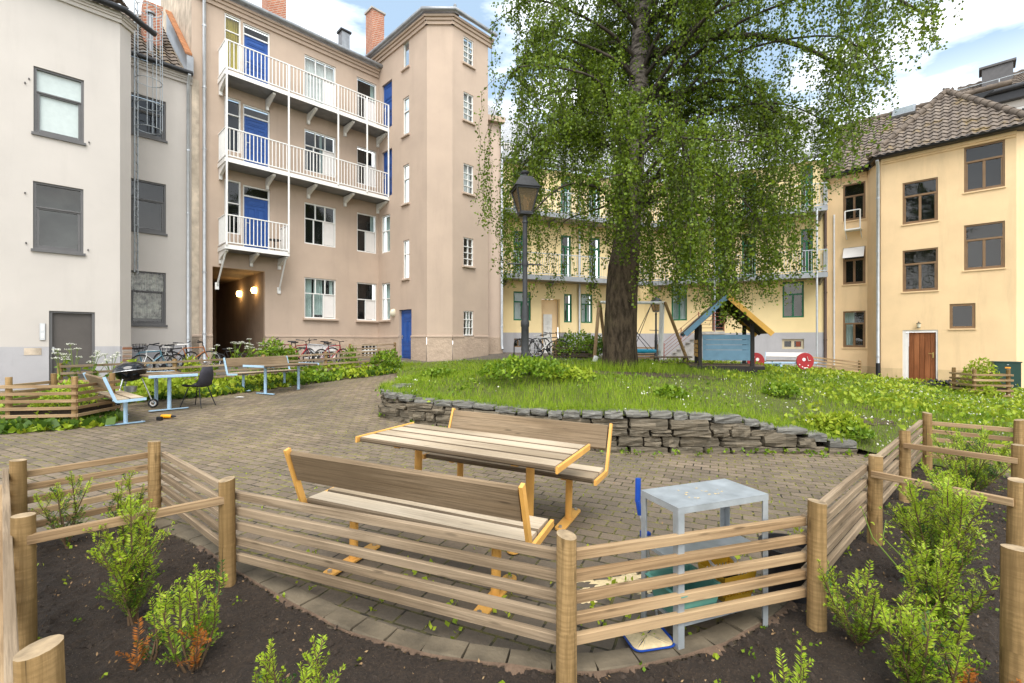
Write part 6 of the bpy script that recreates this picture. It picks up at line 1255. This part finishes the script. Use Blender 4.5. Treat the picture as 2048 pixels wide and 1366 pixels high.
            if rs.random()<.55: tw.tube(st,[.008,.006,.005]+[.004]*npt,3,caps=False)
            m=int((hang+.6)*40)
            for j in range(m):
                g=rs.random()*(len(st)-1.01); i=int(g); q=st[i].lerp(st[i+1],g-i); w=.025+.045*rs.random(); C.append((q.x+rs.gauss(0,w),q.y+rs.gauss(0,w),q.z+rs.gauss(0,.05)))
    for c in limbs[:9]+limbs[9:]:
        for k in range(6,len(c)-1):
            for _ in range(2):
                p=c[k].lerp(c[k+1],rs.random())+Vector((rs.gauss(0,.22),rs.gauss(0,.22),rs.uniform(-.3,.25)))
                if p.x<1.5 and p.y<10.9 and p.z<6.5: continue
                if float(vn(np.array([p.x+p.y*.35]),np.array([p.z*.75]),.95,77)[0])<.47: continue
                px=CX+F*p.x/p.y; yb=np.interp(px,lx,ly)
                if p.z<H+(CY-yb)/F*p.y or px<965 or front(p,rs): continue
                sg=.07+.09*rs.random()
                for _ in range(30): C.append((p.x+rs.gauss(0,sg),p.y+rs.gauss(0,sg),p.z+rs.gauss(0,sg*.8)))
    lp=np.array([tuple(p) for c in limbs for p in c[2:]])
    for k in range(150):
        px=rs.uniform(966,1660) if rs.random()<.88 else rs.uniform(1650,1795); Y=rs.uniform(8.9,15.6); X=ratio(px)*Y
        if math.hypot(X-bx,(Y-by)*1.25)>(5.9 if X>bx else 4.5): continue
        if X<1.5 and Y<10.9: continue
        z0_=H+(CY-np.interp(px,lx,ly))/F*Y+rs.expovariate(1/.6)
        if float(vn(np.array([X+Y*.35]),np.array([z0_*.3]),1.15,77)[0])<.44: continue
        for q_ in range(rs.randint(4,7)):
            Xs,Ys=X+rs.gauss(0,.12),Y+rs.gauss(0,.12); zmin=z0_+rs.expovariate(1/.3); zt_=zmin+rs.uniform(.7,3.2)
            i=int(np.argmin(((lp-np.array([Xs,Ys,zt_+.5]))**2).sum(1))); p=Vector(lp[i])
            if p.z<zmin+.1: continue
            top=Vector((Xs,Ys,min(zt_,p.z+.3))); dd_=top-p
            if dd_.length>2.3: top=p+dd_*(2.3/dd_.length)
            if front(top,rs): continue
            hang=max(.3,min(4.2,top.z-zmin)); npt=7; sway=Vector((rs.gauss(0,.12),rs.gauss(0,.12),0)); st=[p,p.lerp(top,.6)+Vector((0,0,.12)),top]+[top+sway*(j/npt)**1.5*hang*.5+Vector((rs.gauss(0,.035),rs.gauss(0,.035),-hang*j/npt)) for j in range(1,npt+1)]
            if rs.random()<.6: tw.tube(st,[.008,.006,.005]+[.004]*npt,3,caps=False)
            for j in range(int((hang+.5)*40)):
                g=2+rs.random()**.9*(len(st)-3.01) if rs.random()<.85 else rs.random()*2; i=int(g); q=st[i].lerp(st[i+1],g-i); w=.03+.05*rs.random(); C.append((q.x+rs.gauss(0,w),q.y+rs.gauss(0,w),q.z+rs.gauss(0,.05)))
    tw.obj('twigs',MATS['twig'],t)
    C=np.array(C); print('birch leaves',len(C)); fastmesh('crown',leafquads(C,.062,.85,.5),4,MATS['birch_leaf'],t)
birch()
# ================================================================ grass, weeds
def scatter(poly,n,dens=None):
    xs=[p[0] for p in poly]; ys=[p[1] for p in poly]; out=[]
    while sum(len(o) for o in out)<n:
        x=rng.uniform(min(xs),max(xs),n*2); y=rng.uniform(min(ys),max(ys),n*2); k=inpoly(x,y,poly)
        if dens is not None: k&=rng.random(len(x))<dens(x,y)
        out.append(np.stack([x[k],y[k]],1))
    return np.concatenate(out)[:n]
def blades(xy,h,w,zf,lean=.5):
    n=len(xy); z=zf(xy[:,0],xy[:,1]); a=rng.uniform(0,2*PI,n); b=np.stack([xy[:,0],xy[:,1],z],1); hh=h*rng.uniform(.5,1.4,n); s=np.stack([np.cos(a),np.sin(a),0*a],1)*w/2; le=rng.uniform(0,lean,n)*hh; aa=rng.uniform(0,2*PI,n); tip=b+np.stack([np.cos(aa)*le,np.sin(aa)*le,hh],1)
    return np.stack([b-s,b+s,tip],1).reshape(-1,3)
def bare(x,y): return np.maximum(np.exp(-(((x-2.9)/1.9)**2+((y-10.9)/.55)**2)*1.3)*1.2,0)
dd=lambda x,y: np.clip((7.5/np.maximum(y,6))**1.5,.12,1)*np.clip(1-bare(x,y),.05,1)*np.clip(.55+vn(x,y,.9,3),0,1)
zlo=lambda x,y: zl(x,y)
xy=scatter(LAWN,95000,dd); hh=(.05+.10*vn(xy[:,0],xy[:,1],.55,5)**1.5+.05*vn(xy[:,0],xy[:,1],2.3,9)); V=blades(xy,hh*.85,.011,zlo)
tr=np.stack([rng.normal(2.79,.75,1800),rng.normal(11.75,.4,1800)],1); V=np.concatenate([V,blades(tr,.24,.012,zlo,.6)])
e=[(p.x+rng.normal(0,.05),p.y+.12+abs(rng.normal(0,.12))) for p in WP for _ in range(55)]; V=np.concatenate([V,blades(np.array(e),.14,.010,zlo,.9)])
tag(fastmesh('grass',V,3,MATS['grass_blade']),kind='stuff')
# broad leaved weeds in the lawn
def weeds(poly,n,dens,hmax,size,zf,name,m,per=7,spread=.10):
    c=scatter(poly,n,dens); k=np.repeat(c,per,0); k=k+rng.normal(0,spread,k.shape); z=zf(k[:,0],k[:,1])+rng.uniform(.02,1,len(k))*np.repeat(hmax*rng.uniform(.3,1,n),per); C=np.stack([k[:,0],k[:,1],z],1)
    return tag(fastmesh(name,leafquads(C,size,.6,0,np.array([0,0,.35])),4,m),kind='stuff')
dw=lambda x,y: np.clip((9/np.maximum(y,7)),.2,1)*np.clip(1-bare(x,y)*1.2,.0,1)*np.clip(vn(x,y,.5,21)*1.6-.35+.6*(x>7.5)-.25*(x<6),0,1)
weeds(LAWN,2300,dw,.11,.075,zlo,'lawn_weeds',MATS['herb_leaf']); weeds(LAWN,1800,lambda x,y:np.clip((x-4)/5,0,1)*np.clip(vn(x,y,.7,8)*1.8-.3,0,1),.22,.10,zlo,'lawn_weeds',MATS['herb_light'])
weeds(LAWN,700,lambda x,y:np.clip(.15+(x-3)/9,0.1,1)*np.clip(vn(x,y,.4,30)*1.7-.5,0,1),.26,.035,zlo,'clover_flowers',MATS['clover_white'],4,.07)
def clump(name,label,cat,x,y,r,h,n,size,m,zf=None,group=None,stalks=24,wd=.62,flat=.5):
    """leafy clump: leaves over a dome, on thin stalks"""
    zf=zf or gz; t=thing(name,label,cat,(x,y,zf(x,y)),group); a=rng.uniform(0,2*PI,n); q=np.sqrt(rng.random(n)); X=x+r*q*np.cos(a); Y=y+r*q*np.sin(a); z0=zf(x,y); lump=.65+.55*vn(X*3,Y*3,1.3,int(abs(x*31+y*7))%97); Z=z0+h*np.sqrt(np.clip(1-q**2*.85,0,1))*lump*(1-.75*rng.random(n)**1.8)
    fastmesh('foliage',leafquads(np.stack([X,Y,Z],1),size,wd,0,np.array([0,0,flat])),4,m,t); b=MB()
    for k in range(stalks): i=random.randrange(n); b.tube([(lerp(x,X[i],.5),lerp(y,Y[i],.5),z0-.02),(X[i],Y[i],Z[i])],.004,3,caps=False)
    b.obj('stems',MATS['stalk_green'],t); return t
clump('leafy_plant','broad clump of ground elder round the foot of the tall lamp post','plant',.3,9.75,.98,.40,2400,.085,MATS['herb_leaf']); clump('leafy_plant','pale leafy tuft in the lawn right of the lamp clump','plant',1.15,9.6,.55,.25,700,.08,MATS['herb_light'])
for i,(px,py,r,h,m,lb) in enumerate(((1340,800,.26,.16,'herb_leaf','leafy weed above the middle of the stone wall'),(1560,795,.34,.26,'herb_leaf','bushy weed on the slope below the playhouse'),(1665,865,.42,.3,'herb_light','pale dock plant at the low end of the stone wall'),(1690,880,.35,.22,'herb_leaf','green nettle tuft beside the low end of the stone wall'),(880,770,.4,.2,'herb_leaf','weed tuft on the lawn left of the lamp post'),(1960,760,.45,.3,'herb_light','tall pale weed tuft between netting and slat planter'))):
    q=G(px,py) if False else P(px,py,{0:8.2,1:9.5,2:7.4,3:7.2,4:11,5:12.8}[i]); clump('leafy_plant',lb,'plant',q.x,q.y,r,h,int(900*r/.4),.075,MATS[m],group='leafy weeds in the lawn')
# ================================================================ creeping plants under the left fence
BAND=[(-9.3,7.0),(-7.9,7.25),(-7.0,8.0),(-7.3,8.7),(-8.4,9.2),(-8.6,10.2),(-7.3,11.4),(-6.9,12.2),(-6.3,13.2),(-5.4,13.9),(-4.3,14.8),(-3.6,15.4),(-3.9,16.6),(-5.2,16.3),(-7.6,13.9),(-10.6,10.8),(-12,9)]
n=10500; c=scatter(BAND,n,lambda x,y:np.clip((9/np.maximum(y,6)),.2,1)); hh=.04+.36*vn(c[:,0],c[:,1],.8,41)**1.6; edge=np.array([min(math.hypot(x-a,y-b) for a,b in BAND[:12]) for x,y in c]); hh*=np.clip(edge/.9,.25,1.25)
Z=zg(c[:,0],c[:,1])+hh*rng.uniform(.25,1,n); C=np.stack([c[:,0],c[:,1],Z],1); k=vn(c[:,0],c[:,1],.7,55)
for nm,sel,m in (('ground_cover',k<.45,'herb_leaf'),('ground_cover',k>=.45,'herb_light')): tag(fastmesh(nm,leafquads(C[sel],.115,.85,0,np.array([0,0,.6])),4,MATS[m]),kind='stuff')
c=scatter(BAND,3500); Z=zg(c[:,0],c[:,1]); tag(fastmesh('ground_cover',leafquads(np.stack([c[:,0],c[:,1],Z+.03],1),.16,.9,0,np.array([0,0,1.0])),4,MATS['herb_dark']),kind='stuff')
# grassy fringe between path and houses
FR=[(-3.9,15.6),(-3.4,17.6),(-4.4,18.2),(-5.6,17.2),(-5.2,16.2)]; xy=scatter(FR,2500); tag(fastmesh('grass',blades(xy,.16,.014,zg),3,MATS['grass_blade']),kind='stuff')
q=P(770,715,16.2); clump('leafy_plant','dense weed bush at the end of the long slat fence','plant',-4.35,16.1,.55,.75,900,.10,MATS['herb_leaf'])
# ================================================================ umbel plants and tall herbs behind the fence
def umbel(label,x,y,h,n=5):
    t=thing('hogweed_plant',label,'plant',(x,y,zg(x,y)),'white umbel plants along the slat fence'); z0=zg(x,y); b=MB(); F_=[]; Lf=[]
    for k in range(n):
        a=ru(0,2*PI); r=ru(.05,.32); top=Vector((x+r*math.cos(a),y+r*math.sin(a),z0+h*ru(.7,1))); mid=Vector((x,y,z0+h*ru(.25,.5))); b.tube([(x,y,z0),mid,top],[.010,.008,.005],5,caps=False)
        R_=ru(.06,.10)
        for j in range(34): aa=ru(0,2*PI); rr_=R_*math.sqrt(random.random()); F_.append((top.x+rr_*math.cos(aa),top.y+rr_*math.sin(aa),top.z+.02-rr_*.2+ru(-.004,.004)))
        for j in range(6): aa=2*PI*j/6; b.tube([top-Vector((0,0,.05)),top+Vector((R_*.8*math.cos(aa),R_*.8*math.sin(aa),.015))],.002,3,caps=False)
        for j in range(7): f=ru(.15,.75); q=Vector((x,y,z0)).lerp(top,f); Lf.append((q.x+ru(-.08,.08),q.y+ru(-.08,.08),q.z))
    b.obj('stems',MATS['stalk_green'],t); fastmesh('umbels',leafquads(np.array(F_),.024,.95,0,np.array([0,0,.1])),4,MATS['umbel_white'],t); fastmesh('foliage',leafquads(np.array(Lf),.14,.5),4,MATS['herb_leaf'],t)
for px,D,ty,n,lb in ((120,10.6,690,4,'white umbel plant left of the grey door'),(150,10.8,688,6,'white umbel plant in front of the middle of the grey door'),(182,11.0,700,6,'white umbel plant at the right side of the grey door'),(222,11.5,706,6,'pale umbel plant between the grey door and the bare brick patch'),(425,14.2,688,4,'white umbel plant at the left pillar of the dark passage'),(470,14.6,683,7,'white umbel plant in the middle of the dark passage opening'),(502,14.8,678,7,'white umbel plant at the right side of the dark passage opening'),(523,15.0,682,5,'white umbel plant beside the tall green herbs')):
    x=ratio(px)*D; umbel(lb,x,D,H+(CY-ty)/F*D-zg(x,D),n)
for px,D,r,h,n,lb in ((545,15.0,.42,1.2,750,'tall dense green herb clump in front of the dark bicycles'),(575,15.3,.35,1.05,500,'green herb clump just right of the tallest herbs'),(700,16.0,.3,.8,350,'green weed tuft by the second slat fence'),(260,12.3,.35,.7,350,'yellowish weed tuft behind the kettle grill'),(385,13.4,.25,.75,260,'yellow green weed at the passage pillar')):
    clump('leafy_plant',lb,'plant',ratio(px)*D,D,r,h,n,.16,MATS['herb_leaf'] if D>13.5 else MATS['herb_light'],group='tall herbs behind the slat fence',wd=.3,flat=.2)
# shrubs inside the planters
x,y=-8.05,8.35; clump('shrub','bright green dwarf conifer in the left square slat planter','shrub',x,y,.5,.72,1500,.075,MATS['yew_leaf'],wd=.4,flat=.8)
q=P(1990,800,12.6); clump('shrub','bright green shrub in the slat planter near the green cabinet','shrub',q.x,q.y+.4,.42,.98,1100,.09,MATS['herb_light'],wd=.4,flat=.6)
q=P(1150,718,18.6); clump('shrub','leafy shrub growing over the brown slat planter','shrub',q.x+.1,q.y,1.0,1.02,1300,.12,MATS['herb_leaf']); q=P(1205,715,18.2); clump('shrub','dark bush left of the birch trunk behind the lawn','shrub',q.x,q.y,.6,.9,600,.12,MATS['herb_dark'])
# ================================================================ yews
def yew(label,x,y,h,w,stems=4,dead=0,dark=.25,seed=0,lean=(0,0),dens=1.0):
    rs=random.Random(seed*17+3); t=thing('yew_shrub',label,'shrub',(x,y,zg(x,y)),'young yews planted in the soil beds'); z0=zg(x,y); b=MB(); shoots=[]
    for s in range(stems):
        a=2*PI*s/stems+rs.uniform(-.4,.4); sp=w*rs.uniform(.35,1.0)*(.25 if s==0 else 1); hh=h*(1 if s==0 else rs.uniform(.6,.95)); d=s>=stems-dead
        if d: hh*=.55; sp=w*rs.uniform(.8,1.1)
        base=Vector((x+rs.uniform(-.02,.02),y+rs.uniform(-.02,.02),z0)); tip=Vector((x+sp*math.cos(a)+lean[0],y+sp*math.sin(a)+lean[1],z0+hh)); mid=base.lerp(tip,.5)+Vector((rs.uniform(-.03,.03),rs.uniform(-.03,.03),-.02)); c=catmull([base,mid,tip],8)
        b.tube(c,[lerp(.008,.003,k/(len(c)-1)) for k in range(len(c))],5,caps=False); n=int(hh*30*dens)
        for k in range(n):
            f=.18+.82*(k+rs.random())/n; i=min(len(c)-2,int(f*(len(c)-1))); p=c[i].lerp(c[i+1],f*(len(c)-1)-i); ax=(c[i+1]-c[i]).normalized(); aa=rs.uniform(0,2*PI); o=Vector((math.cos(aa),math.sin(aa),rs.uniform(.35,1.1))).normalized(); o=(o+ax*.5).normalized(); L=rs.uniform(.08,.19)*(1.2-.6*f)*(h/.6)**.4; shoots.append((p,o,L,f,d))
            if rs.random()<.6: q=p+o*L*.55; o2=(o+Vector((rs.gauss(0,.6),rs.gauss(0,.6),rs.gauss(.1,.4)))).normalized(); shoots.append((q,o2,L*.6,f,d))
        shoots.append((c[-3],ax,.12,1,d))
    V=[];M_=[]
    for p,o,L,f,d in shoots:
        side=o.cross(Vector((0,0,1)));
        if side.length<.2: side=o.cross(Vector((1,0,0)))
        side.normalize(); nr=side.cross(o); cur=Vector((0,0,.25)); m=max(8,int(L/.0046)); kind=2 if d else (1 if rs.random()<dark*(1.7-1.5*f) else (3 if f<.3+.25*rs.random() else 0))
        end=p+o*L+cur*L*.3; b.tube([p,end],.0018,3,caps=False)
        for k in range(m):
            g=k/m; q=p+o*L*g+cur*L*.3*g*g; ln=.031*(1-.45*abs(g-.35))*rs.uniform(.85,1.15); an=rs.choice((-1,1))*(1.0+rs.uniform(-.25,.25)); tilt=rs.uniform(-.35,.5); dv=(o*.45+(side*math.cos(tilt)*math.copysign(1,an)+nr*math.sin(tilt)+Vector((0,0,.15)))*.85).normalized(); wv=dv.cross(nr); wv=wv.normalized()*.0026 if wv.length>1e-3 else side*.003
            e=q+dv*ln; m1=q.lerp(e,.5); V+= [q,m1+wv,e,m1-wv]; M_.append(kind)
        for k in range(5): dv=(o+Vector((rs.gauss(0,.5),rs.gauss(0,.5),rs.gauss(0,.5)))).normalized(); q=end-o*.006; wv=dv.cross(side); wv=wv.normalized()*.003 if wv.length>1e-3 else side*.002; e=q+dv*.015; m1=q.lerp(e,.5); V+=[q,m1+wv,e,m1-wv]; M_.append(kind)
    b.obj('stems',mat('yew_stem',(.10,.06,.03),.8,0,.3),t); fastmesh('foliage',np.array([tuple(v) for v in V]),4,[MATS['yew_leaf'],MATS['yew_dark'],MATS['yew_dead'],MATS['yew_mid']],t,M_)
def zt(py,D): return H+(CY-py)/F*D
yew('tall yellow green yew leaning left in the left bed, in front of the cross rail',-2.16,2.66,.70,.16,7,0,.08,1,(-.06,0),1.15)
yew('bright green bushy yew with some orange twigs, lowest middle of the left bed',-1.58,2.30,.46,.14,6,1,.10,2,(0,0),1.1)
yew('small dark yew with an orange dead branch left of the bushy yew',-1.83,2.36,.24,.10,4,2,.8,3)
yew('sparse yew behind the cross rail beside the left corner post',-3.50,3.66,.55,.22,5,0,.35,4,(.0,0),.75)
yew('slim yew in the rear corner of the left bed',-3.10,3.75,.52,.12,4,0,.4,5,(0,0),.8)
yew('low yew with reddish tips under the cross rail of the left bed',-2.55,3.10,.40,.16,5,1,.3,6,(.1,0),.8)
yew('yew tip rising at the bottom edge, left of the pair',-1.03,1.98,.27,.07,3,0,.05,7); yew('yew tip rising at the bottom edge, right of the pair',-.84,1.97,.31,.07,3,0,.05,8)
yew('low bright yew beside the fence corner post of the right bed',1.87,2.50,.38,.20,7,0,.1,9,(0,0),1.2)
yew('bushy yew with bare red twigs at the near end of the right bed',1.83,2.10,.42,.18,8,0,.1,10,(0,0),1.2); yew('yew with one orange dead branch at the near end of the right bed',2.02,2.13,.36,.14,6,2,.15,11)
yew('largest dense yew in the middle of the right bed',2.72,2.97,.76,.22,11,0,.2,12,(0,0),1.35); yew('spreading light green yew in front of the largest yew',2.36,2.58,.52,.22,8,0,.12,13,(0,0),1.2)
yew('dark green spreading yew near the far cross rail',4.78,4.86,.66,.36,10,0,.5,14,(.1,0),1.15); yew('light green yew between the two cross rails of the right bed',3.72,3.95,.56,.26,8,0,.2,15,(0,0),1.2); yew('dark feathery yew at the far end of the right bed',5.2,5.2,.60,.30,7,0,.75,17)
yew('small yew tip at the bottom edge of the right bed',1.22,1.98,.26,.06,3,0,.05,16)
tw=thing('thin_sapling','thin yellow green leggy sapling beside the largest yew','plant',(2.3,2.72,.02)); b=MB(); bs=Vector((2.3,2.66,.25)); b.tube([(2.31,2.62,0),bs,P(1745,1075,2.75),P(1722,1012,2.8)],[.006,.005,.004,.002],5); b.tube([bs+Vector((0,0,.1)),P(1766,1075,2.7),P(1772,1040,2.75)],[.004,.003,.002],5); b.tube([bs,P(1815,1150,2.65),P(1835,1130,2.65)],[.004,.003,.002],5); b.obj('stems',MATS['stalk_green'],tw)
pts=[];
for p,q in ((bs,P(1722,1012,2.8)),(bs,P(1772,1040,2.75)),(bs,P(1835,1130,2.65))): pts+=[tuple(p.lerp(q,ru(.2,1))+Vector((ru(-.015,.015),ru(-.015,.015),0))) for _ in range(22)]
fastmesh('foliage',leafquads(np.array(pts),.022,.5),4,MATS['herb_light'],tw)
# ================================================================ litter of the soil beds and the paving joints
def seedlings(poly,n,size,m,name='seedlings',zf=zs,h=.03,per=4,dens=None):
    c=scatter(poly,n,dens); k=np.repeat(c,per,0)+rng.normal(0,.016,(n*per,2)); C=np.stack([k[:,0],k[:,1],zf(k[:,0],k[:,1])+h*rng.uniform(.3,1,len(k))],1); return tag(fastmesh(name,leafquads(C,size,.75,0,np.array([0,0,.5])),4,m),kind='stuff')
seedlings(SOIL,190,.021,MATS['herb_leaf'],dens=lambda x,y:np.clip(vn(x,y,1.1,61)*1.8-.5,0,1)); seedlings(SOIL,45,.03,MATS['herb_light'],per=4)
c=scatter(SOIL,1300); tag(fastmesh('leaf_litter',leafquads(np.stack([c[:,0],c[:,1],zs(c[:,0],c[:,1])+.010],1),.020,.5,0,None),4,MATS['dead_leaf']),kind='stuff')
c=scatter(SOIL,9000); b=MB(); r_=.003+.018*rng.random(len(c))**3; Vv=[]
for (x,y),r,z in zip(c,r_,zs(c[:,0],c[:,1])):
    o=[(x+r*ru(.6,1.3),y,z),(x,y+r*ru(.6,1.3),z),(x-r*ru(.6,1.3),y,z),(x,y-r*ru(.6,1.3),z)]; tp=(x+ru(-.4,.4)*r,y+ru(-.4,.4)*r,z+r*ru(.7,1.6))
    for i in range(4): Vv+=[o[i],o[(i+1)%4],tp]
tag(fastmesh('soil_clods',np.array(Vv),3,mat('clod',(.035,.025,.018),.95,0,.4,20)),kind='stuff')
PV=[(p.x,p.y) for p in KC[20:150]]+[(4.5,6.4),(1.3,6.8),(-1.2,8.2),(-5,8),(-5,5)]; seedlings([(p.x,p.y+.12) for p in KC[20:150]]+[(2.6,4.2),(.5,3.2),(-1.5,3.6)],60,.04,MATS['herb_light'],'joint_weeds',zg,.05,4)
seedlings(PV,170,.022,MATS['herb_light'],'joint_weeds',zg,.015,2)
seedlings([(p.x,p.y-.03) for p in WP]+[(p.x+.0,p.y-.22) for p in WP[::-1]],70,.05,MATS['herb_leaf'],'joint_weeds',zg,.07,5)
c=scatter(PV,260); tag(fastmesh('leaf_litter',leafquads(np.stack([c[:,0],c[:,1],zg(c[:,0],c[:,1])+.012],1),.022,.5,0,None),4,MATS['dead_leaf']),kind='stuff')
# ---------------------------------------------------------------- camera, light, sky
cam=bpy.data.cameras.new('camera'); co=bpy.data.objects.new('camera',cam); COL.objects.link(co); co.location=(0,0,H); co.rotation_euler=(R(90),0,0)
cam.sensor_width=36; cam.lens=F/2048*36; cam.clip_end=600; cam.clip_start=.05; sc.camera=co
SE,SA=R(56),R(-84)   # sun height, and compass angle of the sun seen from the yard (x east, y ahead)
d=Vector((math.cos(SE)*math.cos(SA),math.cos(SE)*math.sin(SA),math.sin(SE)))
s=bpy.data.lights.new('sun','SUN'); s.energy=1.6; s.angle=R(45); s.color=(1,.96,.9); so=bpy.data.objects.new('sun',s); COL.objects.link(so); so.rotation_euler=d.to_track_quat('Z','Y').to_euler(); so.location=(0,0,30)
w=bpy.data.worlds.new('World'); sc.world=w; w.use_nodes=True; nt=w.node_tree; bg=nt.nodes['Background']
sk=nt.nodes.new('ShaderNodeTexSky'); sk.sky_type='NISHITA'; sk.sun_disc=False; sk.sun_elevation=SE; sk.sun_rotation=R(90)-SA
t=nt.nodes.new('ShaderNodeTexCoord'); mp=nt.nodes.new('ShaderNodeMapping'); mp.inputs['Scale'].default_value=(1.0,1.0,3.2); mp.inputs['Location'].default_value=(.9,.1,.2); nt.links.new(t.outputs['Generated'],mp.inputs[0])
n1=noise(nt,mp.outputs[0],2.1,7,.55); cm=ramp(nt,n1,[(.47,.0),(.68,1)])
sx=nt.nodes.new('ShaderNodeSeparateXYZ'); nt.links.new(t.outputs['Generated'],sx.inputs[0])
hz=ramp(nt,sx.outputs[2],[(.15,.9),(.42,0)])
mxx=nn(nt,'ShaderNodeMath',operation='MAXIMUM'); nt.links.new(cm,mxx.inputs[0]); nt.links.new(hz,mxx.inputs[1])
sat=mixc(nt,.75,sk.outputs[0],(1.65,2.2,2.7))
c=mixc(nt,mxx.outputs[0],sat,(8.9,8.75,8.5)); nt.links.new(c,bg.inputs[0]); bg.inputs[1].default_value=.125
sc.view_settings.view_transform='Standard'; sc.view_settings.look='None'; sc.view_settings.exposure=1.52; sc.view_settings.gamma=1
sc.render.engine='CYCLES'; sc.cycles.max_bounces=7; sc.cycles.transparent_max_bounces=12; sc.cycles.use_denoising=True; sc.cycles.caustics_reflective=False; sc.cycles.caustics_refractive=False
try: sc.cycles.denoiser='OPENIMAGEDENOISE'
except Exception: pass
